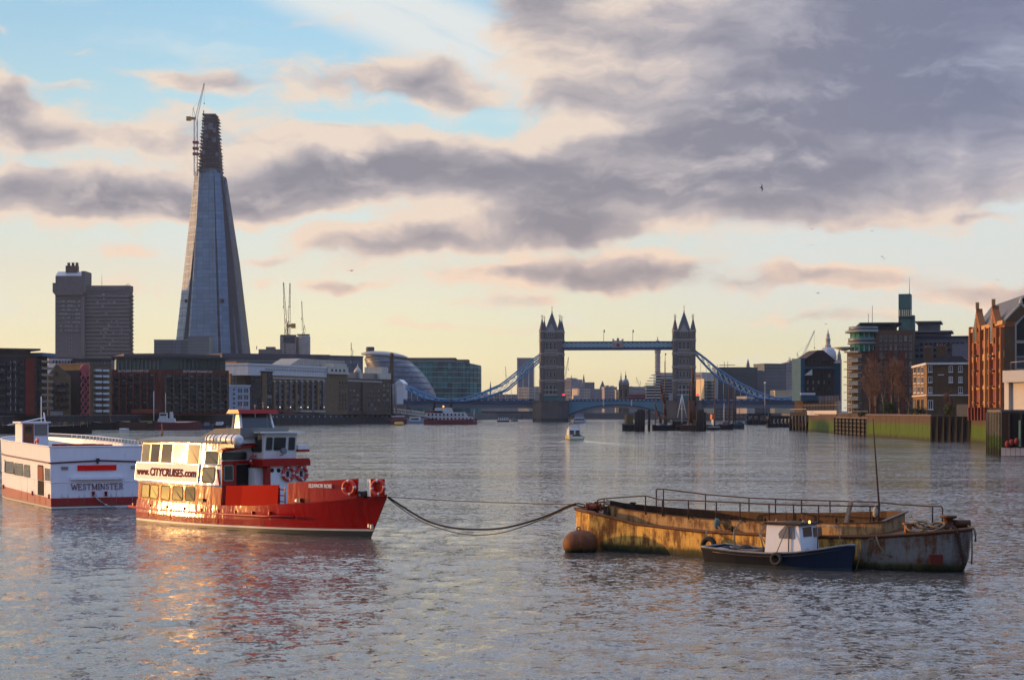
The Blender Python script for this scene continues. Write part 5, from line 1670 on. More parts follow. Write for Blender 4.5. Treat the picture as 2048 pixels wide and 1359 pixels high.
    for x0, x1 in ((xa, xl - 11), (11, xb)):
        dk = slab('side_span', x0, x1, zdk - 1.9, zdk - .2, BNAVY)
        MB().box(x0, x1, -7.0, 7.0, zdk - 4.6, zdk - 1.9).build('girder', mat('side_span_girder', (0.12, 0.135, 0.15), .7, var=.2), dk)
        for s in (-1, 1):
            mb = MB().box(x0, x1, 7.3 * s - .1, 7.3 * s + .1, zdk - .2, zdk + 1.15)
            k = int((x1 - x0) / 4)
            for i in range(k): mb.box(x0 + i * 4 + 1.4, x0 + i * 4 + 2.9, 7.3 * s - .2, 7.3 * s + .2, zdk + .35, zdk + .65, 1)
            mb.build('parapet', [BNAVY, BWHITE], dk)
    x0, x1 = xl + 11, -11
    n = 24
    for s0, s1 in ((0, .5), (.5, 1)):
        xs = [x0 + (x1 - x0) * (s0 + (s1 - s0) * i / 12) for i in range(13)]
        low = lambda x: zdk - 2.6 - 6.5 * (abs((x - (x0 + x1) / 2) / (x1 - x0)) * 2) ** 2.2
        gap = .12 if s0 == 0 else -.12
        pts = [(x - (gap if i in (12 if s0 == 0 else 0,) else 0), zdk - .3) for i, x in enumerate(xs)]
        mb = MB()
        bot = [(x, low(x)) for x in reversed(xs)]
        mb.prism(pts + bot, 'y', -7.4, 7.4, 0)
        lf = t.part('bascule_leaf', mb, mat('bascule_turquoise', (0.075, 0.19, 0.235), .55, var=.2, scale=.2))
        for s in (-1, 1):
            mb = MB().box(xs[0] + .1, xs[-1] - .1, 7.5 * s - .12, 7.5 * s + .12, zdk - .3, zdk + 1.1, 0)
            for i in range(12): mb.box(xs[i] + .9, xs[i] + 2.0, 7.5 * s - .22, 7.5 * s + .22, zdk + .35, zdk + .65, 1)
            mb.build('parapet', [BNAVY, BWHITE], lf)
        # lower flange below the fascia
        MB().loft([[(x, -7.55, low(x) - .35), (x, -7.55, low(x) + .55), (x, -7.2, low(x) + .55), (x, -7.2, low(x) - .35)] for x in xs], closed=True, caps=True).build('flange', BNAVY, lf)
        MB().loft([[(x, -7.3, low(x) + .4 - 2.1), (x, 7.3, low(x) + .4 - 2.1), (x, 7.3, low(x) - .4), (x, -7.3, low(x) - .4)] for x in xs], closed=True, caps=True).build('soffit', mat('bascule_soffit', (0.20, 0.17, 0.15), .8, var=.2), lf)
    for px in (1207, 1263):
        xx = t.pl(px, 805, -7.5)[0]
        t.part('marker_post', MB().box(xx - .35, xx + .35, -7.95, -7.55, zdk - 3.0, zdk + .3), BWHITE)
    # suspension chains: stiffened crescents on either side of the road
    UPL = [(1081, 707.5), (1060, 721.5), (1032, 744), (1002, 768), (961, 786), (920, 797.5), (895, 799.5)]
    LOL = [(1081, 716.5), (1060, 735), (1035, 759), (1010.7, 779.7), (969, 794.6), (930, 802), (895, 801.5)]
    UPL2 = [(895, 799.5), (873, 797.2), (846, 787.5), (826, 778), (811, 771)]
    LOL2 = [(895, 801.5), (873, 801.2), (846, 795.5), (826, 786), (811, 776)]
    UPR = [(1390, 700.5), (1410, 715), (1436, 737), (1460, 753), (1483, 767), (1515, 783), (1550, 794.5)]
    LOR = [(1390, 706), (1409.4, 728), (1428, 747.5), (1446, 762), (1483, 783), (1518, 795.5), (1550, 799)]
    UPR2 = [(1550, 795), (1572, 796), (1604, 788)]
    LOR2 = [(1550, 799), (1572, 800), (1604, 794)]

    def poly(pts, y, n):
        q = [t.pl(px, py, y) for px, py in pts]
        q.sort()
        xs = np.linspace(q[0][0], q[-1][0], n)
        return [(float(x), y, float(v)) for x, v in zip(xs, np.interp(xs, [a[0] for a in q], [a[1] for a in q]))]
    for up, lo, n, sh in ((UPL, LOL, 17, 0), (UPL2, LOL2, 8, 0), (UPR, LOR, 15, 0), (UPR2, LOR2, 5, 0)):
        for y in (-8.2, 8.2):
            A, B = poly(up, -8.2, n), poly(lo, -8.2, n)
            A = [(p[0], y, p[2]) for p in A]; B = [(p[0], y, p[2]) for p in B]
            mb = MB().tube(A, .5, 6, 0).tube(B, .5, 6, 0)
            for i in range(n - 1):
                mb.bar(A[i], B[i + 1], .26, .26, 1).bar(B[i], A[i + 1], .26, .26, 1)
            ch = t.part('suspension_chain', mb, [BBLUE, BPALE])
            for i in range(1, n - 1, 1 if n < 16 else 1):
                if B[i][2] - zdk > 2 and y < 0:
                    MB().tube([B[i], (B[i][0], y, zdk)], .13, 5).build('hanger', BPALE, ch)
    # shore abutment towers
    for px, wd, m in ((802.5, 2.2, BWHITE),):
        xx = t.pl(px, 780, 0)[0]
        ab = t.part('abutment_tower', MB().box(xx - 2.6, xx + 2.6, -9, 9, 3, z(766)).prism([(xx - 3, z(766)), (xx + 3, z(766)), (xx, z(757))], 'y', -9.3, 9.3), m)
        t.part('abutment', MB().box(xx - 14, xx + 5, -10, 10, -1, zdk - 2), STONE)
    xx = t.pl(1606, 780, 0)[0]
    t.part('abutment', MB().box(xx - 5, xx + 16, -10, 10, -1, zdk - 2), STONE)
    t.part('abutment_tower', MB().box(xx - 2.6, xx + 2.6, -9, 9, 3, z(772)).prism([(xx - 3, z(772)), (xx + 3, z(772)), (xx, z(764))], 'y', -9.3, 9.3), STONE)
    return t, zdk


BR, ZDK = bridge()
# bus crossing the bascules
bus = T('bus', 'red double decker bus crossing the bridge in front of the white stepped offices', 'bus', BR.o.location + Matrix.Rotation(BR.ang, 3, 'Z') @ Vector((BR.pl(1274, 800, -3)[0], -3, ZDK - .25)), BR.ang)
mb = MB().prism([(-5.3, .5), (5.3, .5), (5.3, 4.2), (5.1, 4.4), (-5.1, 4.4), (-5.3, 4.2)], 'y', -1.25, 1.25)
bus.part('body', mb, mat('bus_red', (0.30, 0.012, 0.018), .4, var=.05))
for z0 in (1.5, 3.1): bus.part('window', MB().box(-4.9, 4.9, -1.3, -1.2, z0, z0 + .8), PANEB)
for x in (-3.4, 3.2): bus.part('wheel', MB().lathe([(.5, -1.3), (.5, -1.0)], (x, 0, .5), 12, 0, 'y'), RUBBER)

# ------------------------------------------------------------------ land and river walls
GROUND = mat('quay_ground', (0.10, 0.095, 0.085), 0.9, var=0.3, scale=0.05)
GL, GRt, GF = 5.0, 5.3, 5.0


def land(name, pts, z, zb=-2.5):
    mb = MB().prism(pts, 'z', zb, z)
    o = mb.build(name, GROUND)
    tag(o, kind='structure')
    return o


def gp(px, Y):
    return ((px - CX) / F * Y, Y)


LB = [gp(-420, 560), gp(-60, 585), gp(0, 640), gp(200, 720), gp(480, 822), gp(545, 842), gp(785, 996), (-72, 1090), (-70, 1160), (-34, 1330), (-12, 1460), (8, 1490)]
land('ground', LB + [(8, 6800), (-5200, 6800), (-5200, 560)], GL)
RBK = [(150, 262), (82, 268), (80, 280), (97.5, 344), (98.5, 352), (101, 390), (95, 399), (96.5, 440), (95.5, 473), (98, 533), (102.5, 613), (128, 700), (150, 860), (176, 1060), (180, 1200), (215, 1440), (236, 1485)]
land('ground', [(8.2, 1490)] + RBK[::-1] + [(5200, 250), (5200, 6800), (8.2, 6800)], GRt)

BRK = lambda n, c, **k: mat(n, c, 0.9, var=k.pop('var', 0.28), scale=k.pop('scale', 0.5), streak=k.pop('streak', 0.25), **k)
CONC = BRK('concrete_brown', (0.125, 0.108, 0.105))
CONCL = BRK('concrete_pale', (0.31, 0.27, 0.23))
DKBRICK = BRK('dark_brick', (0.055, 0.040, 0.034))
TANB = BRK('tan_stock_brick', (0.150, 0.100, 0.050))
REDB = BRK('red_brick', (0.125, 0.038, 0.024))
BROWNB = BRK('brown_brick', (0.090, 0.062, 0.042))
STUCCO = BRK('cream_stucco', (0.46, 0.42, 0.34), var=.12)
WHITEW = BRK('white_render', (0.50, 0.49, 0.47), var=.12)
DKROOF = BRK('dark_roof_sheet', (0.045, 0.047, 0.055), var=.2)
BLUER = BRK('blue_roof_sheet', (0.08, 0.12, 0.20))
FRM = mat('window_frame_pale', (0.30, 0.29, 0.27), .6, var=.1)
FRD = mat('window_frame_dark', (0.03, 0.03, 0.034), .6, var=.1)
GREENG = glass('green_glass', (0.022, 0.060, 0.048), 0.25, .5, .06)
BLUEG = glass('blue_grey_glass', (0.04, 0.06, 0.075), 0.14, .35)
def panes(name, col, rough, metal, w, h, var=.2, spec=.5):
    """curtain wall of separate panes, each a slightly different tone, with dark joints"""
    M = mat(name, col, rough, metal, var=.12, scale=.05, spec=spec)
    N = Nodes(M.node_tree)
    b = M.node_tree.nodes['Principled BSDF']
    pos = N.n('ShaderNodeTexCoord').outputs['Object']
    x, y, z = N.sep(pos)
    br = N.n('ShaderNodeTexBrick')
    br.offset = 0.0
    N.put(br.inputs['Vector'], N.xyz(N.m('ADD', x, N.m('MULTIPLY', y, .3)), z, 0))
    for k, q in (('Scale', 1.0), ('Mortar Size', .035 * h), ('Brick Width', w), ('Row Height', h), ('Bias', 0.0), ('Mortar Smooth', .3)): br.inputs[k].default_value = q
    br.inputs['Color1'].default_value = (1 - var,) * 3 + (1,)
    br.inputs['Color2'].default_value = (1 + var,) * 3 + (1,)
    br.inputs['Mortar'].default_value = (.5, .5, .5, 1)
    old = b.inputs['Base Color'].links[0].from_socket
    N.put(b.inputs['Base Color'], N.v('MULTIPLY', old, br.outputs[0]))
    return M


WPANE = glass('flat_window_glass', (0.034, 0.038, 0.044), 0.20, .7, .2)
WPANE.node_tree.nodes['Principled BSDF'].inputs['Specular IOR Level'].default_value = .28
PANEB.node_tree.nodes['Principled BSDF'].inputs['Specular IOR Level'].default_value = .3
WHITEM = mat('white_metalwork', (0.50, 0.50, 0.50), .5, var=.1)
HAZEB = BRK('far_grey_stone', (0.22, 0.20, 0.20), scale=.1)
HAZEC = BRK('far_pale_stone', (0.36, 0.32, 0.27), scale=.1)
HAZED = BRK('far_dark_block', (0.12, 0.115, 0.125), scale=.1)
TERRA = BRK('far_terracotta', (0.24, 0.12, 0.08), scale=.1)


class Bld(T):
    """a building whose front runs between two photo columns at given distances"""
    def __init__(s, name, label, cat, pxL, pxR, YL, YR, pyT, depth, wall, base=5.0, group=None, roof=None, rh=0.6, over=0.3, body=True, wname='wall'):
        a, b = Vector(gp(pxL, YL)), Vector(gp(pxR, YR))
        d = b - a
        T.__init__(s, name, label, cat, (a.x, a.y, base), math.atan2(d.y, d.x), group)
        s.W, s.D = d.length, depth
        s.h = s.pl(0.5 * (pxL + pxR), pyT)[1]
        if body:
            s.wall = s.part(wname, MB().box(0, s.W, 0, depth, 0, s.h), wall)
            if roof: s.roof = s.part('roof', MB().box(-over, s.W + over, -over, depth + over, s.h, s.h + rh), roof)

    def sub(s, pxL, YL, pxR, YR):
        """another face of the same building"""
        f = Bld.__new__(Bld)
        a, b = Vector(gp(pxL, YL)), Vector(gp(pxR, YR))
        d = b - a
        f.o = s.o
        f.loc = Vector((a.x, a.y, s.loc.z)); f.ang = math.atan2(d.y, d.x)
        f.inv = (Matrix.Translation(f.loc) @ Matrix.Rotation(f.ang, 4, 'Z')).inverted()
        f.c = f.inv @ Vector((0, 0, H))
        f.W = d.length
        f.rel = s.inv @ f.loc
        f.ra = f.ang - s.ang
        return f

    def put(s, o):
        if hasattr(s, 'rel') and (o.parent is s.o):
            o.location = s.rel; o.rotation_euler = (0, 0, s.ra)
        return o

    def part(s, *a, **k):
        return s.put(T.part(s, *a, **k))

    def wins(s, px0, px1, py0, py1, nc, nr, fw=.5, fh=.6, frame=FRM, pane=WPANE, y=0.0, bal=None, skip=None, name='window', mull=True, seed=1, zoff=0):
        x0, z1 = s.pl(px0, py0, y); x1, z0 = s.pl(px1, py1, y)
        cw, chh = (x1 - x0) / nc, (z1 - z0) / nr
        w, h = cw * fw, chh * fh
        f = min(.14, w * .12)
        mb = MB().box(0, w, -.10, .02, 0, f).box(0, w, -.10, .02, h - f, h).box(0, f, -.10, .02, f, h - f).box(w - f, w, -.10, .02, f, h - f)
        if mull: mb.box(w / 2 - f * .4, w / 2 + f * .4, -.08, .02, f, h - f)
        mb.box(f, w - f, -.03, .0, f, h - f, 1)
        mb.box(-f, w + f, -.22, .0, -f * 1.2, -.002, 0)
        if bal: mb.box(-cw * .1, w + cw * .1, -1.1, -.02, -.28, -.1, 0).box(-cw * .1, w + cw * .1, -1.12, -1.06, -.1, .8, 2).box(-cw * .1, -cw * .1 + .05, -1.1, -.02, -.1, .8, 2)
        me = mb.mesh(name, [frame, pane, bal or frame])
        base = s.rel if hasattr(s, 'rel') else Vector((0, 0, 0))
        rot = s.ra if hasattr(s, 'rel') else 0.0
        Mx = Matrix.Rotation(rot, 3, 'Z')
        for r in range(nr):
            for c in range(nc):
                if skip and skip(c, r): continue
                o = bpy.data.objects.new(name, me)
                COL.objects.link(o)
                o.parent = s.o
                o.location = base + Mx @ Vector((x0 + (c + .5 - fw / 2) * cw, y, z0 + (nr - 1 - r) * chh + chh * (1 - fh) / 2))
                o.rotation_euler = (0, 0, rot)

    def rect(s, name, px0, px1, py0, py1, m, y0=-0.3, y1=0.0, yp=0.0, parent=None):
        """box on the front between photo columns and rows, from depth y0 to y1"""
        x0, z1 = s.pl(px0, py0, yp); x1, z0 = s.pl(px1, py1, yp)
        o = MB().box(x0, x1, y0, y1, max(z0, -1.0), z1).build(name, m, parent or s.o)
        return s.put(o) if parent is None else o


# ------------------------------------------------------------------ left bank
def left_bank():
    # walls along the water
    def wall(label, pts, z, m, th=1.2, pale=False):
        o = Vector((pts[0][0], pts[0][1], 0))
        t = T('river_wall', label, 'river wall', o, 0)
        q = [Vector(p) - o.xy for p in pts]
        mb = MB()
        ft = []
        for i, p in enumerate(q):
            d = (q[min(i + 1, len(q) - 1)] - q[max(0, i - 1)]).normalized()
            ft.append(p + Vector((d.y, -d.x)) * th)
        mb.loft([[(a.x, a.y, -1.5), (a.x, a.y, z), (b.x, b.y, z), (b.x, b.y, -1.5)] for a, b in zip(ft, q)], closed=True, caps=True)
        t.part('wall', mb, m)
        mb = MB().loft([[(a.x + .1, a.y - .1, z), (a.x + .1, a.y - .1, z + .35), (b.x, b.y, z + .35), (b.x, b.y, z)] for a, b in zip(ft, q)], closed=True, caps=True)
        t.part('coping', mb, CONC)
        return t, ft
    DARKW = BRK('dark_wet_wall', (0.035, 0.032, 0.030), scale=.2, streak=.5)
    wall('dark brick river wall below the flats at the left end', LB[:5], GL - .3, DARKW)
    t, ft = wall('long dark quay wall with a pale dotted rail below the columned warehouse', LB[4:7], GL - .1, DARKW, 2.0)
    # rail of pale posts on the quay
    a, b = ft[0], ft[-1]
    for seg in range(len(ft) - 1):
        p, q = ft[seg], ft[seg + 1]
        n = 22 if seg else 9
        for i in range(n):
            c = p.lerp(q, i / n)
            t.part('rail_post', MB().box(c.x - .5, c.x + .5, c.y - .14, c.y, GL - 1.4, GL - .75), WHITEM)
        t.part('guard_rail', MB().bar((p.x, p.y, GL + 1.3), (q.x, q.y, GL + 1.3), .12), BLACKM)
    # 1 dark flats at the left edge
    b = Bld('apartment_block', 'dark brick flats at the left edge with a red stripe and flat roof', 'flats', -70, 74, 640, 652, 712, 25, DKBRICK)
    b.part('roof', MB().box(-1, b.W + 1.0, -1.2, 26, b.h + 2.2, b.h + 2.9), mat('flats_roof', (0.10, 0.065, 0.055), .8))
    b.part('attic', MB().box(2, b.W - 2, 1.5, 24, b.h, b.h + 2.2), CONC)
    b.rect('red_stripe', 50, 68, 716, 829, BRK('red_render', (0.17, 0.030, 0.018)), -.5, -.02)
    b.wins(-65, 48, 716, 828, 9, 7, .55, .62, FRD, WPANE, bal=mat('dark_balcony', (.05, .05, .055), .6))
    for px in (20, 30): b.rect('downpipe', px, px + 1.6, 722, 826, FRM, -.4, -.02)
    b2 = Bld('apartment_tower', 'narrow dark flats with stacked blue balconies beside the red stripe', 'flats', 74, 95, 655, 664, 713, 16, DKBRICK)
    for k in range(8):
        b2.rect('balcony', 72, 95, 720 + k * 13.2, 726 + k * 13.2, mat('blue_balcony_glass', (0.03, 0.055, 0.075), .2, var=.2), -2.2, -.02)
    b2.part('roof', MB().box(-1, b2.W + 1.4, -2.6, 17, b2.h, b2.h + 1.3), BLUER)
    b2.wins(75, 94, 715, 828, 2, 8, .6, .55, FRD, WPANE)
    # 2 tan gabled warehouse
    b = Bld('gabled_warehouse', 'tan brick warehouse with a pointed gable and blue side roof', 'warehouse', 96, 142, 690, 694, 752, 24, TANB, roof=None)
    xa, za = b.pl(113, 728)
    b.part('gable', MB().prism([(0, b.h), (b.W, b.h), (xa, za)], 'y', 0, .6), TANB)
    b.part('roof', MB().prism([(-.2, b.h + .02), (b.W + .3, b.h + .02), (xa, za + .3)], 'y', .62, 24.3), BLUER)
    b.wins(103, 138, 762, 818, 4, 4, .5, .55, FRD, WPANE, bal=FRD)
    b.wins(108, 118, 742, 752, 1, 1, .6, .8, FRD, WPANE)
    b.rect('balcony', 112, 128, 779, 782, CONC, -1.5, -.02)
    b.rect('shop_front', 100, 125, 822, 830, CONCL, -.6, -.02)
    # 3 pink lattice stair tower
    b = Bld('stair_tower', 'narrow dark stair tower covered by pink diamond lattice', 'tower', 160, 178, 700, 704, 740, 10, DKBRICK)
    PINK = mat('pink_steel', (0.36, 0.075, 0.075), .6, var=.1)
    for k in range(6):
        mb = MB()
        z0, z1 = b.h * k / 6, b.h * (k + 1) / 6
        for u0, u1 in ((0, .45), (.55, 1)):
            for (p, q) in (((u0, z0), (u1, z1)), ((u1, z0), (u0, z1))):
                mb.bar((b.W * p[0], -.4, p[1]), (b.W * q[0], -.4, q[1]), .45, .35)
        b.part('lattice', mb, PINK)
    b.part('arched_top', MB().lathe([(b.W * .5, -.5), (b.W * .5, .3)], (b.W * .5, 0, b.h), 16, 0, 'y'), PINK)
    # 4 low white building on the roofs, tan block with balconies
    b = Bld('office_block', 'white low block showing above the gabled warehouse roof', 'building', 97, 149, 742, 748, 716.5, 14, WHITEW, roof=CONC)
    b.wins(104, 146, 719, 727, 7, 1, .7, .6, FRD, WPANE)
    b = Bld('apartment_block', 'tan brick flats with one column of white balconies beside the pink lattice', 'flats', 180, 223, 720, 730, 729, 18, TANB, roof=CONC)
    b.wins(186, 216, 733, 826, 2, 8, .62, .5, FRD, WPANE, bal=WHITEM)
    b = Bld('office_block', 'brown roof storey behind the tan flats below the concrete tower', 'building', 149, 222, 745, 752, 720, 14, BROWNB, roof=DKROOF)
    b.wins(152, 220, 722, 730, 10, 1, .5, .6)
    # 5 the red brick wharf with two faces
    b = Bld('wharf_warehouse', 'large red brick wharf building with a green glass attic and white lettering', 'warehouse', 222, 320, 752.5, 748, 738.5, 20, REDB, body=False)
    f2 = b.sub(320, 748, 458, 770)
    c2 = b.inv @ Vector((*gp(458, 770), 5)); c3 = b.inv @ Vector((*gp(430, 800), 5)); c4 = b.inv @ Vector((*gp(226, 790), 5))
    plan = [(0, 0), (b.W, 0), (c2.x, c2.y), (c3.x, c3.y), (c4.x, c4.y)]
    b.part('wall', MB().prism(plan, 'z', 0, b.h), REDB)
    zat = b.pl(271, 716)[1]
    ins = lambda k: [(0 + k, k), (b.W, k), (c2.x - k * 1.4, c2.y + k), (c3.x, c3.y - 1), (c4.x + 1, c4.y - 1)]
    b.part('glass_attic', MB().prism(ins(1.6), 'z', b.h, zat), GREENG)
    b.part('roof', MB().prism(ins(.1), 'z', zat, zat + .9), DKROOF)
    b.part('plant_screen', MB().prism(ins(4.0), 'z', zat + .9, zat + 2.1), mat('plant_screen', (.10, .08, .075), .8))
    for px in range(228, 320, 8): b.rect('mullion', px, px + .9, 717, 738, FRM, 1.35, 1.55, 1.5)
    for px in range(326, 446, 8): f2.rect('mullion', px, px + .9, 718, 739, FRD, 1.35, 1.55, 1.5)
    BAL = mat('dark_green_balcony', (.025, .034, .034), .6)
    b.wins(228, 312, 746, 822, 6, 7, .62, .66, FRD, WPANE, bal=BAL, seed=3)
    f2.wins(330, 452, 748, 822, 8, 7, .56, .66, FRD, WPANE, bal=BAL, seed=4)
    for px in [227 + 14 * i for i in range(7)]: b.rect('brick_pier', px - 1.6, px + 1.6, 745, 824, REDB, -1.3, -.02)
    for px in [329 + 15.4 * i for i in range(9)]: f2.rect('brick_pier', px - 1.7, px + 1.7, 747, 824, BROWNB, -1.3, -.02)
    LET = mat('wharf_lettering', (0.52, 0.47, 0.44), .7, var=0)
    for fc, q0, q1, qy in ((b, 236, 297, 741.5), (f2, 366, 424, 742.2)):
        x0, z0 = fc.pl(q0, qy + 1.8); x1, _ = fc.pl(q1, qy + 1.8)
        o = text(b.o, 'BUTLERS WHARF LD', (x0, -.12, z0), (R(90), 0, 0), (fc.pl(q0, qy - 2.2)[1] - z0), x1 - x0, LET, ext=.05, bold=.02)
        if fc is f2:
            o.location = f2.rel + Matrix.Rotation(f2.ra, 3, 'Z') @ Vector((x0, -.12, z0)); o.rotation_euler = (R(90), 0, f2.ra)
    b.rect('awning', 272, 316, 818, 826, mat('brick_red_awning', (.24, .05, .03), .8), -5.0, -.05)
    # 6 white and blue house, tan block, glazed corner
    b = Bld('white_house', 'small white and pale blue building between the red wharf and the columned warehouse', 'building', 456, 500, 812, 822, 772, 14, mat('pale_blue_render', (.33, .38, .45), .8, var=.15), roof=WHITEM)
    b.wins(464, 472, 774, 820, 1, 5, .75, .8, WHITEM, BLUEG)
    b.wins(474, 498, 774, 814, 2, 3, .85, .8, WHITEM, BLUEG)
    b = Bld('apartment_block', 'plain tan brick block with a square tower beside the glass spire', 'flats', 461, 502, 834, 842, 747, 20, TANB)
    x0, z1 = b.pl(476, 722); x1, _ = b.pl(500, 722)
    b.part('tower', MB().box(x0, x1, 1, 18, b.h, z1), TANB)
    b.wins(462, 475, 749, 768, 2, 2, .5, .6)
    b = Bld('glazed_block', 'dark glazed corner block with one tan pillar', 'building', 502, 545, 838, 848, 744, 18, BROWNB, roof=DKROOF)
    b.rect('pillar', 522, 532, 746, 818, TANB, -.8, -.02)
    b.wins(503, 521, 747, 818, 2, 7, .8, .7, FRD, WPANE)
    b.wins(533, 545, 747, 818, 1, 7, .8, .7, FRD, WPANE)
    # 7 columned warehouse range
    b = Bld('columned_warehouse', 'long tan warehouse with a white windowed attic and tall pilasters', 'warehouse', 543, 658, 850, 905, 752, 22, TANB)
    b.rect('frieze', 544, 647, 753.5, 760.5, CONCL, -.5, -.02)
    x0, z0 = b.pl(500, 746); x1, z1 = b.pl(668, 746)
    zt = b.pl(580, 733)[1]
    b.part('attic_storey', MB().box(x0, x1, 1.0, 20, b.h - .4, zt), WHITEW)
    b.part('attic_roof', MB().box(x0 - .4, x1 + .4, .6, 20.4, zt, zt + .8), WHITEM)
    b.wins(530, 652, 735.5, 744, 24, 1, .55, .75, FRM, WPANE, y=1.0)
    xg0, zg0 = b.pl(577, 731, 8); xg1, _ = b.pl(690, 731, 8); zg1 = b.pl(630, 718, 8)[1]
    b.part('roof', MB().prism([(xg0, zt + .8), (xg1, zt + .8), (xg1, zg1), (xg0 + (xg1 - xg0) * .2, zg1)], 'y', 8, 19), CONCL)
    for i in range(10):
        px = 546 + i * 11.0
        b.rect('pilaster', px - 1.9, px + 1.9, 762, 820, CONC if i % 2 else TANB, -.9, -.02)
        b.rect('capital', px - 1.2, px + 1.2, 760.7, 763.2, WHITEM, -1.0, -.02)
    b.wins(547, 645, 765, 820, 9, 5, .55, .6, FRD, WPANE, seed=5)
    for px, m in ((565, mat('red_awning', (.25, .03, .02), .8)), (600, CONCL), (628, CONCL)): b.rect('awning', px - 12, px + 11, 820, 824, m, -3.5, -.05)
    b = Bld('warehouse_pavilion', 'tall stone fronted end pavilion with a stepped parapet', 'warehouse', 656, 695, 905, 922, 746, 20, TANB)
    b.part('parapet_storey', MB().box(-.3, b.W + .3, -.3, 20, b.h, b.pl(675, 733)[1]).box(b.W * .3, b.W * .95, -.2, 16, b.pl(675, 733)[1], b.pl(675, 727)[1]), STUCCO)
    b.part('cornice', MB().box(-.8, b.W + .8, -.9, 20.5, b.h - .5, b.h + .1), STUCCO)
    b.wins(676, 694, 760, 820, 3, 7, .5, .6, FRD, WPANE)
    b.wins(660, 692, 736, 744, 4, 1, .4, .6, FRD, WPANE, y=-.3)
    b = Bld('warehouse_wing', 'lower brown warehouse wing with a white cupola between two pavilions', 'warehouse', 694, 764, 922, 968, 757, 18, BROWNB)
    b.rect('frieze', 695, 763, 759, 765, CONCL, -.4, -.02)
    b.part('attic', MB().box(0, b.W, 2, 17, b.h, b.pl(730, 745)[1]), mat('attic_glazing', (.10, .12, .13), .3, var=.2))
    b.wins(697, 761, 776, 822, 9, 5, .5, .62, FRD, WPANE)
    x0, z0 = b.pl(726, 757)
    b.part('cupola', MB().box(x0 - 2, x0 + 2, 1, 5, b.h, b.h + 3.2).lathe([(2.2, 0), (1.9, 1.2), (1.0, 2.2), (.3, 3.2), (.1, 4.6)], (x0, 3, b.h + 3.2), 10), STUCCO)
    b.rect('bay', 722, 731, 765, 822, BROWNB, -1.2, -.02)
    b = Bld('warehouse_pavilion', 'end pavilion with a pale stepped gable beside the brick chimney', 'warehouse', 762, 781, 968, 980, 758, 18, BROWNB)
    b.part('gable', MB().box(-2, b.W + .2, -.2, 14, b.h, b.pl(772, 746)[1]).box(b.W * .05, b.W * .75, 0, 10, b.pl(772, 746)[1], b.pl(772, 734)[1]), STUCCO)
    b.wins(764, 780, 766, 822, 2, 6, .5, .6, FRD, WPANE)
    b = Bld('brick_chimney', 'tall round topped brick chimney stack beside the glass dome', 'chimney', 779.5, 787, 985, 985, 712, 3, BROWNB, wname='shaft')
    b.part('cap', MB().ball((b.W / 2, 1.5, b.h + .4), b.W * .62, 0, 10, (1, 1, 1.3)), BROWNB)
    for k in (0.1, .9, 1.7): b.part('flue', MB().tube([(b.W * k, -1, 0), (b.W * k, -1, b.h * .52)], .45, 7), CONCL)
    # dark sheds behind the warehouses
    b = Bld('office_block', 'long low glass building with a dark flat roof behind the columned warehouse', 'building', 446, 655, 1010, 1040, 716, 40, BLUEG)
    b.part('roof', MB().box(-1, b.W + 1, -1.5, 41, b.h, b.pl(550, 707.5)[1]), mat('slate_blue_roof', (.075, .072, .085), .8, var=.2))
    for k in range(3): b.rect('floor_band', 446, 655, 721 + k * 6, 722.2 + k * 6, mat('band_grey_blue', (.16, .18, .20), .6), -.5, -.02)
    b = Bld('office_block', 'dark shed roof between the glass building and the riverside dome', 'building', 655, 726, 1045, 1060, 713, 36, HAZED, roof=DKROOF)
    b.wins(660, 720, 718, 728, 8, 1, .6, .5)
    # ---- egg shaped glass hall
    Yc = 1360.0
    lv = [(812, 750, 868), (800, 747, 870.5), (790, 745, 870), (778, 743, 865), (766, 741, 858), (755, 739, 851), (745, 737, 843), (735, 734, 833), (725, 731, 822), (718, 729, 810), (712, 732, 798), (708, 742, 785)]
    o = Vector((*gp(806, Yc), 5.0))
    t = T('glass_dome_hall', 'leaning egg shaped glass hall with banded floors', 'dome', o, 0)
    G1 = panes('dome_glass', (.085, .105, .135), .4, 0, 3.0, 2.2, .25, .2)
    secs = []
    for py, a, b_ in lv:
        x0, z0 = t.pl(a, py); x1, _ = t.pl(b_, py)
        r = (x1 - x0) / 2
        secs.append([((x0 + x1) / 2 + r * math.cos(6.28319 * j / 28), r * 1.05 * math.sin(6.28319 * j / 28), z0) for j in range(28)])
    t.part('glass_skin', MB().loft(secs, 0, closed=True, smooth=True, caps=True), G1)
    for i in range(1, len(secs) - 1):
        c = sum((Vector(p) for p in secs[i]), Vector()) / 28
        mb = MB().loft([[tuple(c + (Vector(p) - c) * 1.01 + Vector((0, 0, q))) for p in secs[i]] for q in (-.35, .35)], 0, closed=True)
        t.part('floor_band', mb, mat('dome_band', (.045, .048, .058), .5))
    mb = MB()
    for k in range(len(secs) - 1):
        mb.bar(Vector(secs[k][0]) + Vector((.3, -.3, 0)), Vector(secs[k + 1][0]) + Vector((.3, -.3, 0)), .7)
    t.part('edge_rib', mb, WHITEM)
    x0, z0 = t.pl(723, 711); x1, z1 = t.pl(816, 717)
    mb = MB()
    cx, ry = (x0 + x1) / 2, 14
    top = []
    for k, (rr, dz) in enumerate(((1, -1.2), (1.02, 0), (.8, 1.5), (.45, 2.6), (.05, 3.0))):
        top.append([(cx + (x1 - x0) / 2 * rr * math.cos(6.28319 * j / 28), ry * rr * math.sin(6.28319 * j / 28), z0 + .3 + dz - 1.6 * rr * math.cos(6.28319 * j / 28)) for j in range(28)])
    t.part('roof_disc', mb.loft(top, 0, closed=True, smooth=True, caps=True), mat('dome_roof', (.17, .17, .19), .5, 0, var=.1))
    x, z = t.pl(739.5, 706)
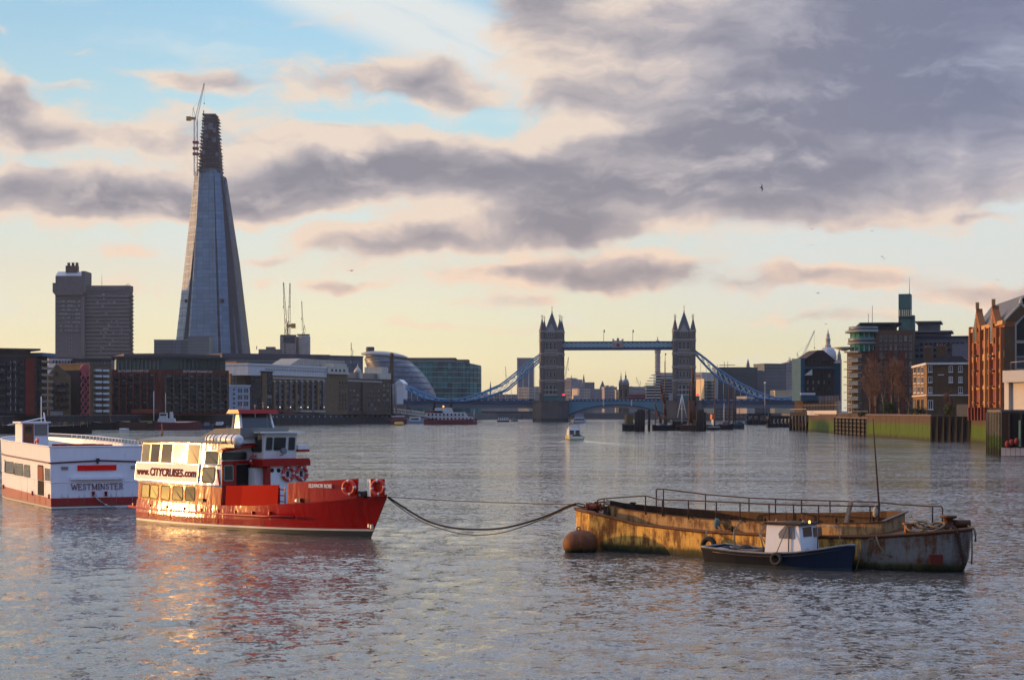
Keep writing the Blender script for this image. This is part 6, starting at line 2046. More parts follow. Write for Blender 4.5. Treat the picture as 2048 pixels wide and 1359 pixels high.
    t.part('flue_drum', MB().lathe([(3.2, -6), (3.2, t.pl(740, 694.5)[1] - z), (2.7, t.pl(740, 693)[1] - z)], (x, 4, z), 16), mat('drum_brown', (.075, .06, .055), .8))
    # ---- curved green glass offices
    o = Vector((*gp(885, 1440), 5.0))
    t = T('glass_office', 'curved green glass office block with pale floor lines beside the dome', 'office building', o, 0)
    x0, _ = t.pl(800, 760); x1, _ = t.pl(961, 760)
    zt = t.pl(900, 721.5)[1]
    n = 22
    cxx, hw = (x0 + x1) / 2, (x1 - x0) / 2
    arc = []
    for j in range(n + 1):
        u = -1 + 2 * j / n
        arc.append((cxx + hw * u, 16 - 26 * math.sqrt(max(0, 1 - (u * .93) ** 2)) + 9 * (u + 1)))
    zr = lambda u: zt - (0 if u < .45 else (u - .45) * 6)
    mb = MB()
    bot = [(p[0], p[1], 0) for p in arc] + [(x1, 50, 0), (x0, 50, 0)]
    tp = [(p[0], p[1], zr(-1 + 2 * j / n)) for j, p in enumerate(arc)] + [(x1, 50, zr(1)), (x0, 50, zt)]
    mb.loft([bot, tp], 0, closed=True, caps=True)
    t.part('glass_skin', mb, panes('curved_green_glass', (.030, .125, .120), .22, 0, 4.2, 5.0, .6, .35))
    for py in (722, 733, 743.5, 754, 764.5, 775, 785.5, 796):
        z = t.pl(900, py)[1]
        mb = MB().loft([[(p[0], p[1] - .5, min(z, zr(-1 + 2 * j / n)) - .22), (p[0], p[1] - .5, min(z, zr(-1 + 2 * j / n)) + .22), (p[0], p[1], min(z, zr(-1 + 2 * j / n)) + .22), (p[0], p[1], min(z, zr(-1 + 2 * j / n)) - .22)] for j, p in enumerate(arc)], closed=True, caps=True)
        t.part('floor_band', mb, mat('pale_green_band', (.24, .29, .26), .5))
    for j in range(1, n, 1):
        t.part('mullion', MB().box(arc[j][0] - .12, arc[j][0] + .12, arc[j][1] - .3, arc[j][1] + .1, 0, zr(-1 + 2 * j / n)), FRD)
    t.part('penthouse', MB().box(cxx - hw * .95, cxx + hw * .38, 6, 45, zt - 1, t.pl(900, 714.5)[1]).box(cxx + hw * .38, cxx + hw * .7, 8, 45, zt - 1, t.pl(900, 718)[1]), mat('penthouse_brown', (.11, .085, .075), .8))
    # ---- small block behind the bridge
    b = Bld('slab_tower', 'lone pale concrete slab tower behind the left bridge chain', 'tower block', 1034, 1068, 2400, 2400, 716, 18, mat('slab_concrete', (.20, .19, .21), .85, var=.1, scale=.1), roof=HAZEB)
    for px in range(1038, 1068, 4): b.rect('pier_strip', px, px + 1.2, 718, 775, mat('slab_strip', (.16, .155, .18), .85, var=.05), -.8, -.02)
    b.rect('corner_strip', 1034, 1037, 717, 775, HAZEC, -.9, -.02)


left_bank()


# ------------------------------------------------------------------ concrete hospital tower and the unfinished glass spire
def tall_left():
    Y = 1720
    b = Bld('hospital_tower', 'brown concrete tower block with a taller stair tower and jutting top floor', 'tower block', 110.5, 169, Y, Y, 568, 26, CONC)
    z = lambda py: b.pl(140, py)[1]
    x = lambda px: b.pl(px, 600)[0]
    b.part('jutting_floor', MB().prism([(x(107), z(584)), (x(107), z(568)), (x(170.6), z(568)), (x(170.6), z(584)), (x(166), z(590)), (x(112), z(590))], 'y', -3.5, 26), CONC)
    b.part('terrace_rail', MB().box(x(107), x(112), -3.5, 26, z(568), z(566)), FRD)
    b.part('crown', MB().box(x(111.5), x(170.6), -1, 25, z(568), z(552)), CONC)
    b.part('sloped_roof', MB().prism([(-1.0, z(551.5)), (9, z(541.5)), (20, z(541.5)), (25, z(551.5))], 'x', x(111.5), x(165)), mat('lead_roof', (.30, .31, .36), .5, var=.15))
    b.part('crown_wall', MB().box(x(163.5), x(171), -1.2, 25, z(566), z(542)), CONC)
    ch = b.part('chimney_block', MB().box(x(128), x(151), 6, 14, z(545), z(530)), BROWNB)
    for px in (130.5, 139, 147):
        MB().box(x(px), x(px + 4), 8, 12, z(530), z(523.5)).build('flue', BROWNB, ch)
    b.wins(119, 161, 598, 664, 8, 8, .72, .42, FRM, glass('hospital_glass', (.05, .055, .06), .15, .8, .35), mull=False)
    for k in range(9): b.rect('floor_band', 113, 163, 596 + k * 8.2, 598.5 + k * 8.2, CONC, -.9, -.02)
    for px in (163.5, 167): b.rect('shaft_rib', px, px + 2.0, 592, 712, mat('rib_concrete', (.20, .17, .16), .9), -1.2, -.02)
    b.rect('roundel', 154, 163, 577, 588, CONC, -4.4, -3.5, -3.5)
    b.wins(137, 145, 668, 700, 1, 4, .5, .7, FRM, WPANE, mull=False)
    # ward block
    b = Bld('hospital_ward_block', 'wide brown ward block with ribbed balconies beside the stair tower', 'tower block', 170.6, 260, Y + 6, Y + 6, 572.5, 13, CONC)
    b.part('roof_parapet', MB().box(-.4, b.W + .4, -.6, 13, b.h - 4.5, b.h + .8), CONC)
    RW = glass('ribbon_glass', (.045, .045, .055), .12, .5)
    for k in range(17):
        py = 587 + k * 7.6
        b.rect('ribbon_window', 171.5, 259, py, py + 3.4, RW, -.4, -.02)
        b.rect('balcony', 171, 259, py + 3.8, py + 6.6, mat('balcony_concrete', (.19, .165, .155), .9, var=.2), -1.5, -.02)
        xx, zz = b.pl(259.5, py + 6.6); x2, z2 = b.pl(263, py + 2.6)
        b.part('end_balcony', MB().box(xx, x2, -.5, 10, zz, z2), mat('end_balcony_brown', (.10, .078, .062), .9))
    rng = random.Random(4)
    for k in range(26):
        px, py = rng.uniform(190, 245), 587 + 7.6 * rng.randint(0, 16)
        b.rect('pale_blind', px, px + rng.uniform(2, 6), py + .2, py + 3.2, mat('blind', (.30, .29, .30), .8, var=0), -.46, -.40)
    for px in range(176, 262, 12): b.rect('mullion', px, px + .8, 586, 712, CONC, -.9, -.02)
    xa, za = b.pl(199, 545)
    b.part('mast', MB().tube([(xa, 10, b.h), (xa, 10, za)], .25, 5, r1=.08), STEEL)
    for px, py in ((238, 567), (185, 569), (190, 568)):
        xx, zz = b.pl(px, py)
        b.part('roof_gear', MB().tube([(xx, 12, b.h), (xx, 12, zz)], .15, 5), STEEL)
    xx, zz = b.pl(248, 566); xe, _ = b.pl(258, 570)
    b.part('roof_frame', MB().bar((xx - 3, 8, b.h + .6), (xe - 2, 8, zz), .3).bar((xe - 2, 8, zz), (xe, 8, b.h + .6), .3).bar((xx, 8, b.h + .6), (xe - 2, 8, zz), .25), STEEL)

    # ---- the spire
    Y = 1700.0
    o = Vector((*gp(420, Y), 5.0))
    t = T('glass_spire', 'tapering glass skyscraper with an unfinished steel framed top', 'skyscraper', o, 0)
    GA = panes('spire_glass_front', (.13, .20, .28), .24, .25, 6.0, 4.0, .16)
    GB = panes('spire_glass_side', (.26, .33, .38), .6, 0, 6.0, 4.0, .12, .2)  # paler copy of the front glass, the sky's reflection put into its colour
    GC = panes('spire_glass_dark', (.07, .10, .14), .35, .1, 5.0, 4.0, .25)
    FL = mat('spire_floor_line', (.075, .092, .115), .5, var=.1)

    def facet(name, pts, y, m, lines=None, vert=0):
        """a glazed facet: photo outline (bottom left, bottom right, top right, top left) at depths y"""
        q = []
        for (px, py), yy in zip(pts, y):
            xx, zz = t.pl(px, py, yy)
            q.append(Vector((xx, yy, zz)))
        n = (q[1] - q[0]).cross(q[3] - q[0]).normalized()
        if n.y > 0: n = -n
        b_ = [p - n * 1.2 for p in q]
        mb = MB()._add(q + b_, [(0, 1, 2, 3), (7, 6, 5, 4), (0, 4, 5, 1), (1, 5, 6, 2), (2, 6, 7, 3), (3, 7, 4, 0)], 0)
        p = t.part(name, mb, m)
        if lines:
            k = int((min(q[2].z, q[3].z) - max(q[0].z, q[1].z)) / lines)
            for i in range(1, k):
                z_ = max(q[0].z, q[1].z) + i * lines
                a = q[0].lerp(q[3], (z_ - q[0].z) / (q[3].z - q[0].z)) + n * .12
                c = q[1].lerp(q[2], (z_ - q[1].z) / (q[2].z - q[1].z)) + n * .12
                MB().bar(a, c, .2, .55).build('floor_line', FL, p)
        if vert:
            mb = MB()
            for i in range(1, vert):
                a = q[0].lerp(q[1], i / vert) + n * .1
                c = q[3].lerp(q[2], i / vert) + n * .1
                mb.bar(a, c, .22, .2)
            mb.build('mullion_grid', FL, p)
        return p
    # dark core behind the facets
    def sec(py, a, b_, y0, y1):
        x0, z0 = t.pl(a, py); x1, _ = t.pl(b_, py)
        return [(x0, y0, z0), (x1, y0, z0), (x1, y1, z0), (x0, y1, z0)]
    t.part('core', MB().loft([sec(713, 362, 484, 4, 60), sec(520, 381, 464, 9, 50), sec(346, 398, 440, 14, 40)], 0, closed=True, caps=True), mat('spire_core', (.035, .04, .05), .6, var=.3, scale=.1))
    facet('left_facet', ((351, 690), (378, 716), (399, 335), (389.5, 345)), (22, 1, 15, 22), GB, 7, 4)
    facet('main_facet', ((378.5, 716), (437, 716), (427, 337), (399.5, 334)), (0, -3, 12, 14.5), GA, 7, 7)
    facet('right_facet', ((443, 716), (462, 716), (445.5, 352), (428.5, 337)), (-3.5, 2, 15, 11.5), GA, 7, 3)
    facet('fin_facet', ((474, 716), (491, 708), (451.5, 354), (447.5, 380)), (2, 12, 20, 17), GC, 11, 2)
    facet('recess_glass', ((437.5, 716), (442.5, 716), (428.5, 338), (427.2, 338)), (1, 1, 14, 14), GC)
    WARM = mat('spire_lit_rooms', (.42, .40, .34), .5, var=.25, scale=.3)
    for i in range(38):
        py = 706 - i * 8.1
        u = (706 - py) / (706 - 380)
        a = 463.5 + (446.3 - 463.5) * u; w = 9.0 * (1 - u) + 1.6 * u
        x0, z0 = t.pl(a, py, 12); x1, z1 = t.pl(a + w, py - 3.4, 12)
        t.part('recess_window', MB().box(x0, x1, 8 + 8 * u, 9.5 + 8 * u, z0, z1), WARM if i < 22 and i % 5 != 3 else GC)
    for px in (370, 443.5):
        xx, zz = t.pl(px, 601, -3)
        t.part('open_hatch', MB().box(xx - 1.3, xx + 1.3, -.6 if px > 400 else 2.2, 3, zz - 1.6, zz + 1.6), DARKIN)
    # steel top: columns, floor slabs, core
    C = mat('steel_core', (.085, .072, .078), .8, var=.3, scale=.2)
    def X(px, py, y=20): return t.pl(px, py, y)
    t.part('service_core', MB().loft([sec(346, 403, 435, 16, 34), sec(290, 406, 431, 17, 33), sec(263, 410, 427, 18, 32)], 0, closed=True, caps=True), C)
    t.part('service_core', MB().loft([sec(263, 414, 424, 19, 30), sec(236, 416, 422, 20, 28)], 0, closed=True, caps=True), C)
    RU = mat('oxide_steel', (.085, .040, .036), .8, var=.2)
    n = 17
    for i in range(n):
        u = i / (n - 1)
        py = 342 - u * 106
        a, b_ = 398 + 8.5 * u, 440.5 - 6.0 * u
        a += random.uniform(-.3, .5); b_ += random.uniform(-.5, .4)
        x0, z0 = X(a, py + random.uniform(-.8, .8)); x1, _ = X(b_, py)
        t.part('floor_slab', MB().box(x0 - .6, x1 + .9, 12 + 4 * u, 38 - 4 * u, z0 - .2, z0 + (.2 if i % 5 else .9)), RU if i in (1, 3) else (C if i % 2 else mat('deck_edge_pale', (.13, .12, .125), .8)))
    for k in range(12):
        u = k / 11
        for yy in (13, 36):
            p0 = X(398.5 + 41.5 * u, 345, yy); p1 = X(406.5 + 27.5 * u, 230 + 3 * (k % 2), yy)
            t.part('steel_column', MB().bar((p0[0], yy, p0[1]), (p1[0], yy, p1[1]), .6), C)
    for k in range(8):
        p0 = X(399 + 5 * k, 340 - (k % 3) * 30, 12.5); p1 = X(404 + 4.6 * k, 310 - (k % 3) * 30, 12.5)
        t.part('brace', MB().bar((p0[0], 12.5, p0[1]), (p1[0], 12.5, p1[1]), .4), C)
    x0, z0 = X(406, 231); x1, _ = X(432.5, 231)
    t.part('crown_frame', MB().box(x0, x1, 15, 35, z0, z0 + 1.0).box(x0 + 1, x0 + 1.8, 15, 16, z0, z0 + 4), mat('crown_pale', (.22, .22, .25), .7))
    for px, py, w, h_ in ((407, 250, 8, 10), (417, 246, 9, 13), (426, 256, 6, 9), (409, 268, 7, 8), (424, 275, 8, 9), (404, 300, 6, 9), (431, 305, 6, 8)):
        x0, z0 = X(px, py + h_, 12); x1, z1 = X(px + w, py, 12)
        t.part('site_netting', MB().box(x0, x1, 11.6, 11.9, z0, z1), mat('site_netting', (.16, .16, .175), .9, var=.3, scale=.4))
    # podium
    b = Bld('glass_podium', 'low blue glass block at the foot of the glass spire', 'building', 308, 380, 1640, 1640, 680, 25, BLUEG, roof=mat('podium_edge', (.2, .22, .24), .6))
    for k in range(5): b.rect('floor_band', 308, 380, 684 + k * 6.5, 685 + k * 6.5, FL, -.5, -.02)
    for px in (347, 352, 357): b.rect('shade_panel', px, px + 4, 680, 712, GC, -.7, -.52)
    b = Bld('glass_podium', 'taller grey glass block against the front of the spire base', 'building', 376, 419, 1630, 1630, 674, 20, mat('podium_glass', (.12, .145, .165), .2, .3, var=.2, scale=.1), roof=FL)
    for k in range(6): b.rect('floor_band', 376, 419, 678 + k * 6.2, 679 + k * 6.2, FL, -.5, -.02)


tall_left()


# ------------------------------------------------------------------ luffing cranes
def crane(label, px, pyb, pyt, Y, tip, back, m, base=5.0, mastw=2.2, cab=True):
    o = Vector((*gp(px, Y), base))
    t = T('tower_crane', label, 'crane', o, 0, 'cranes on the skyline')
    z0, zt = t.pl(px, pyb)[1], t.pl(px, pyt)[1]
    w = mastw / 2
    mb = MB()
    for sx in (-1, 1):
        for sy in (-1, 1): mb.bar((sx * w, sy * w, z0), (sx * w, sy * w, zt), .28 * mastw / 2.2)
    n = max(2, int((zt - z0) / (mastw * 1.6)))
    for i in range(n):
        a, b = z0 + (zt - z0) * i / n, z0 + (zt - z0) * (i + 1) / n
        s = 1 if i % 2 else -1
        mb.bar((-w * s, -w, a), (w * s, -w, b), .18).bar((-w * s, w, a), (w * s, w, b), .18).bar((-w, -w, b), (w, -w, b), .18)
    t.part('mast', mb, m)
    tx, tz = t.pl(*tip)
    bx, bz = t.pl(*back)
    jb = (0.6 if tx > 0 else -.6, 0, zt + 1)
    mb = MB()
    d = Vector((tx, 0, tz)) - Vector(jb)
    nn = Vector((0, 1, 0)).cross(d).normalized() * w * .7
    for off in (nn, -nn):
        mb.bar(Vector(jb) + off, Vector((tx, 0, tz)) + off * .3, .3 * mastw / 2.2)
    k = 10
    for i in range(k):
        a = Vector(jb) + d * (i / k); b = Vector(jb) + d * ((i + 1) / k)
        mb.bar(a + nn * (1 - .7 * i / k) * (1 if i % 2 else -1), b + nn * (1 - .7 * (i + 1) / k) * (-1 if i % 2 else 1), .16)
    t.part('jib', mb, m)
    mb = MB().bar((0, 0, zt), (bx, 0, bz), .35).bar((-w * 2.2 if tx > 0 else w * 2.2, 0, zt + .5), (bx, 0, bz), .25).bar((bx, 0, bz), Vector(jb) + d * .55, .12)
    t.part('a_frame', mb, m)
    s = -1 if tx > 0 else 1
    if cab:
        t.part('machinery_deck', MB().box(min(0, s * 5.5 * w), max(0, s * 5.5 * w), -1.5, 1.5, zt - .6, zt + 1.6).box(min(s * 3 * w, s * 5.8 * w), max(s * 3 * w, s * 5.8 * w), -1.6, 1.6, zt - 1.6, zt + 2.2), mat('crane_yellow', (.45, .24, .04), .6, var=.1))
    t.part('hook_line', MB().tube([(tx, 0, tz), (tx, 0, tz - (tz - zt) * .55)], .07, 4).box(tx - .4, tx + .4, -.3, .3, tz - (tz - zt) * .55 - 1, tz - (tz - zt) * .55), BLACKM)
    return t, z0, zt


CRP = mat('crane_pale', (.36, .36, .35), .6, var=.1)
CRR = mat('crane_red', (.26, .06, .04), .6, var=.1)
CRB = mat('crane_brown', (.15, .10, .08), .7, var=.1)
t, z0, zt = crane('pale crane climbing the left side of the unfinished spire', 391.5, 352, 238, 1705, (408.5, 167), (386.5, 215), CRP, mastw=3.0)
for py in (285, 297, 308):
    zz = t.pl(391.5, py)[1]
    t.part('collar', MB().box(-2.6, 2.6, -2.6, 2.6, zz - 1.1, zz + 1.1), CRR)
t.part('tie_frame', MB().bar((1.5, 0, t.pl(391, 310)[1]), (6.5, 10, t.pl(391, 312)[1]), .5).bar((1.5, 0, t.pl(391, 326)[1]), (6, 10, t.pl(391, 328)[1]), .5), CRR)
b = Bld('concrete_core', 'pair of raw concrete lift cores rising from a building site', 'building core', 560, 592, 1500, 1500, 672, 13, BRK('raw_concrete', (.22, .19, .17), scale=.2), wname='core')
b.rect('dark_screen', 567, 589, 673, 685, DKROOF, -.6, -.02)
for k in range(4): b.rect('opening', 568.5, 571.5, 688 + k * 5, 690.5 + k * 5, DARKIN, -.1, -.01)
x0, _ = b.pl(593, 690); x1, z1 = b.pl(619, 672)
b.part('core', MB().lathe([((x1 - x0) / 2, 0), ((x1 - x0) / 2, z1), ((x1 - x0) / 2 - 1, z1 + .8)], ((x0 + x1) / 2, 6, 0), 20), BRK('raw_concrete_pale', (.26, .225, .20), scale=.2))
b.part('guard_rail', MB().box(x0, x1, 3, 3.1, z1 + .8, z1 + 1.9).box(0, b.W, 2, 2.1, b.h, b.h + 1.3), FRD)
b = Bld('office_block', 'low grey blocks stepping up to the concrete cores', 'building', 517, 560, 1480, 1480, 698, 14, CONC, roof=None)
x0, z1 = b.pl(531, 693); x1, _ = b.pl(548, 693)
b.part('roof_plant', MB().box(x0, x1, 2, 11, b.h, z1).box(x0 - 8, x0 - 7.4, 3, 3.6, b.h, z1 + .6), CONC)
crane('red crane with a near vertical jib over the concrete cores', 573, 672, 652, 1508, (567, 565), (577, 640), CRR, base=60, mastw=2.6)
crane('second red crane of the pair over the concrete cores', 577, 672, 650, 1512, (580, 566), (571, 640), CRB, base=60, mastw=2.4, cab=False)
crane('slim crane standing on the right concrete core', 607, 672, 664, 1505, (603.5, 602), (609, 650), CRB, base=60, mastw=1.6, cab=False)
crane('tiny distant crane right of the concrete cores', 704, 716, 706, 1900, (702.5, 685), (706, 700), CRP, mastw=1.8, cab=False)
crane('small pale crane behind the left suspension chain', 1013.5, 772, 764, 2500, (1011, 733), (1016, 755), CRP, mastw=2.0, cab=False)
crane('tilted crane beside the left bridge tower', 1129, 772, 757, 1700, (1137, 714), (1126, 745), CRB, mastw=1.8, cab=False)
crane('faint crane right of the twin domed towers', 1279, 785, 772, 2600, (1272.5, 754), (1281, 762), CRB, mastw=1.6, cab=False)
crane('tall crane leaning over the scaffolded house', 1601, 735, 722, 1500, (1629, 661), (1594, 705), CRP, mastw=2.2, cab=False)
crane('stubby crane behind the roofs left of the scaffolded house', 1583, 735, 722, 1800, (1578, 714), (1586, 716), CRB, mastw=1.6, cab=False)

# ------------------------------------------------------------------ skyline beyond the bridge
def far(label, px0, px1, top, Y, m, cat='building', name='office_block', rows=3, bandm=None, roof=None, lit=False, group=None, plant=None, base=5.0, bot=800, depth=25):
    b = Bld(name, label, cat, px0, px1, Y, Y + random.uniform(-8, 8), top, depth, m, base, group, roof)
    w = px1 - px0
    nc = max(2, min(12, int(w / 3.2)))
    nr = max(1, min(7, int((bot - top) / 5.5)))
    if rows: b.wins(px0 + w * .05, px1 - w * .05, top + (bot - top) * .06, bot, nc, nr, .55, .5, bandm or FRM, PANEB, mull=False)
    if plant:
        for a, c, dz in plant:
            x0, _ = b.pl(px0 + w * a, top); x1, z1 = b.pl(px0 + w * c, top - dz)
            b.part('roof_plant', MB().box(x0, x1, depth * .2, depth * .8, b.h, z1), m)
    return b


def skyline():
    far('low pale building left of the near bridge tower', 1036, 1060, 774, 1650, HAZEC)
    far('low block with a terracotta roof beside the left bridge tower', 1058, 1084, 774, 1600, HAZEC, roof=TERRA)
    far('dim row of roofs behind the left side span', 962, 1036, 788, 1700, HAZEB, plant=((.1, .2, 3), (.5, .6, 4)))
    far('mauve grey block just right of the left bridge tower', 1126, 1142, 758, 2000, HAZEB, plant=((.1, .5, 3),))
    far('grey flat topped block behind the two small spires', 1159, 1189, 764, 2100, HAZED, bot=785)
    far('pale row of offices above the bascule beside the left tower', 1128, 1158, 779, 1750, HAZEC)
    far('rounded pale office above the bascule', 1158, 1180, 777, 1720, HAZEC, roof=HAZEB)
    far('mauve row of low roofs left of the steep pyramid roof', 1180, 1204, 777, 1900, HAZEB)
    far('grey building with stepped roof right of the steep pyramid roof', 1209, 1234, 773, 1950, HAZEB, plant=((.2, .4, 3), (.6, .8, 2)))
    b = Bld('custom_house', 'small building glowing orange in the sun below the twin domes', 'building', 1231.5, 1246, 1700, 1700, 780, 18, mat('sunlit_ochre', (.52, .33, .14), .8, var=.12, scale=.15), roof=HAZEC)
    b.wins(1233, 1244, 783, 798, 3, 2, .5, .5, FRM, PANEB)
    far('long grey roofed shed right of the twin domes', 1258, 1294, 774, 1850, HAZEB, roof=HAZED, plant=((.1, .3, 2),))
    # steep pyramid roof and spires
    for px, top, w, lab, nm in ((1205, 761, 5.5, 'tower with a steep pale pyramid roof between low offices', 'pyramid_tower'), (1154, 755, 4.5, 'church tower with a short pale spire', 'church_spire'), (1167.5, 748, 2.2, 'slim dark church spire on the skyline', 'church_spire'), (1496, 717, 3.2, 'thin dark steeple above the dark blue offices', 'church_spire'), (981, 762, 1.6, 'tiny far steeple between the glass offices and the slab tower', 'church_spire')):
        Y = 2050
        o = Vector((*gp(px, Y), 5))
        t = T(nm, lab, 'spire', o, 0)
        x, z = t.pl(px + w, top + 14); zt = t.pl(px, top)[1]
        t.part('tower', MB().box(-x, x, -x, x, 0, z), HAZEB)
        t.part('spire', MB().loft([[(-x, -x, z), (x, -x, z), (x, x, z), (-x, x, z)], [(-.15, -.15, zt), (.15, -.15, zt), (.15, .15, zt), (-.15, .15, zt)]], closed=True, caps=True), HAZED)
    # twin domed station towers
    for px, w, top, sp, Y, lab in ((1242, 4.3, 757, 742, 1640, 'left and slimmer of the twin domed towers'), (1251.5, 6.2, 756, 739, 1600, 'right and broader of the twin domed towers')):
        t = T('domed_tower', lab, 'tower', (*gp(px, Y), 5), 0, 'twin domed towers')
        x, zb = t.pl(px + w, 767); zt = t.pl(px, top)[1]; zs = t.pl(px, sp)[1]
        BR_ = mat('tower_brick', (.10, .072, .055), .9, var=.2, scale=.2)
        t.part('shaft', MB().box(-x, x, -x, x, 0, zb), BR_)
        t.part('cornice', MB().box(-x * 1.12, x * 1.12, -x * 1.12, x * 1.12, zb - .8, zb + .4), HAZEB)
        t.part('dome', MB().lathe([(x * 1.0, zb + .4), (x * 1.02, zb + 1.5), (x * .85, (zb + zt) / 2 + .6), (x * .45, zt - .6), (x * .2, zt)], n=14), mat('lead_dome', (.17, .17, .19), .5, var=.1))
        t.part('lantern', MB().lathe([(x * .28, zt), (x * .28, zt + 2), (.3, zt + 3), (.06, zs)], n=8), BR_)
        t.part('belfry_opening', MB().box(-x * .3, x * .3, -x - .1, -x + .3, zb * .55, zb * .8), DARKIN)
    # stepped white offices by the right tower
    b = Bld('terraced_office', 'stepped office with bright white floor edges left of the right bridge tower', 'office building', 1293, 1349, 1560, 1560, 770, 30, PANEB, wname='glass_body')
    x0, _ = b.pl(1312, 760); 
    b.part('upper_body', MB().box(x0, b.W, 2, 28, b.h, b.pl(1330, 746)[1]), BLUEG)
    for k in range(9):
        py = 795 - k * 5.6
        b.rect('floor_edge', 1290 + (0 if k < 6 else (k - 5) * 4), 1322 if k < 7 else 1349, py - 1.1, py + .6, mat('white_floor_edge', (.55, .50, .42), .6, var=.05), -1.8, -.02)
        b.rect('floor_edge', 1323, 1349, py - 3.6, py - 2.2, mat('grey_floor_edge', (.32, .31, .32), .6, var=.05), -1.0, -.02)
    b.rect('blue_plant_screen', 1330, 1349, 745, 750, BLUER, 1.0, 1.9, 1.0)
    b.rect('terracotta_screen', 1311, 1330, 745, 750, TERRA, 1.0, 1.9, 1.0)
    # telecoms tower
    t = T('telecoms_tower', 'slender ribbed cylindrical telecoms tower seen under the walkway', 'tower', (*gp(1315.3, 4400), 5), 0)
    q = lambda w, py: (t.pl(1315.3 + w, py)[0], t.pl(1315.3, py)[1])
    t.part('shaft', MB().lathe([(q(4.6, 800)[0], 0), q(4.6, 706)], n=16), HAZEB)
    for k in range(9):
        a, b_ = 744 - k * 4.6 + 0, 741 - k * 4.6
        t.part('aerial_gallery', MB().lathe([q(5.9 - (k % 2) * .5, a), q(5.9 - (k % 2) * .5, b_)], n=16), HAZED)
    t.part('head', MB().lathe([q(6.3, 704), q(6.3, 690), q(5, 686), q(3, 684), q(3, 680)], n=16), HAZEB)
    t.part('mast', MB().lathe([q(1.0, 680), q(.5, 672)], n=8), HAZEB)
    # right of the right tower
    far('tan block with tall strips right of the right bridge tower', 1391, 1404, 744, 1330, HAZEC)
    far('brown block behind the first hangers of the right chain', 1402, 1420, 745, 1340, BROWNB)
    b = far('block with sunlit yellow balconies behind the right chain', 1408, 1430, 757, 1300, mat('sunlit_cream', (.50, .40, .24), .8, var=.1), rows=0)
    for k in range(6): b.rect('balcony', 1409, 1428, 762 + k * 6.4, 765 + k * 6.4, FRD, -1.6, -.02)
    b = far('big dark blue glass office block crowned with aerials', 1434, 1515, 736, 1350, mat('dark_teal_glass', (.018, .038, .055), .15, var=.4, scale=.08), roof=DKROOF, rows=0, plant=((.1, .9, 2.5),))
    for k in range(9): b.rect('floor_line', 1434, 1515, 742 + k * 6.5, 743 + k * 6.5, FRD, -.4, -.02)
    for px in (1437, 1451, 1458):
        xx, zt = b.pl(px, 722 if px > 1440 else 728)
        b.part('aerial', MB().tube([(xx, 6, b.h), (xx, 6, zt)], .22, 5), STEEL)
    xx, zz = b.pl(1457, 730); b.part('aerial_bar', MB().box(xx - 6, xx + 6, 5.8, 6.2, zz, zz + .5), STEEL)
    far('grey blue office behind the low end of the right chain', 1514, 1572, 742, 1380, HAZED, plant=((.0, .25, 2),))
    far('flat glass topped block behind the grey blue office', 1529, 1572, 728, 1600, BLUEG, bot=742, roof=DKROOF)
    far('pinkish stone block with pale window frames', 1548, 1590, 743, 1450, mat('pinkish_stone', (.25, .19, .17), .9, var=.15, scale=.1), bandm=WHITEM, bot=795)
    far('grey roofs beside the foot of the leaning crane', 1570, 1602, 724, 1700, HAZEB, bot=745, plant=((.3, .6, 4), (.7, .8, 7)))
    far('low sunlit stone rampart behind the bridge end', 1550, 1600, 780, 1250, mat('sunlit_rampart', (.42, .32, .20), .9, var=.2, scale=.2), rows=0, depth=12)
    far('white panelled hut on the far quay', 1473, 1494, 792, 1240, HAZEC, rows=0, depth=8)
    # far shore below the roadway
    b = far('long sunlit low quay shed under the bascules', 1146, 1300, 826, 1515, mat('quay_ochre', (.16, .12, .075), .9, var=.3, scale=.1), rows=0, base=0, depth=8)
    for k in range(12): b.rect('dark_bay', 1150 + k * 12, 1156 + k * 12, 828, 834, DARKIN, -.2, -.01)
    far('low dark wharf under the left side span', 962, 1070, 822, 1500, DKBRICK, rows=0, base=0, depth=10)
    far('low brown wharf under the right side span', 1400, 1520, 816, 1300, BROWNB, base=0, bot=835, depth=10)


skyline()


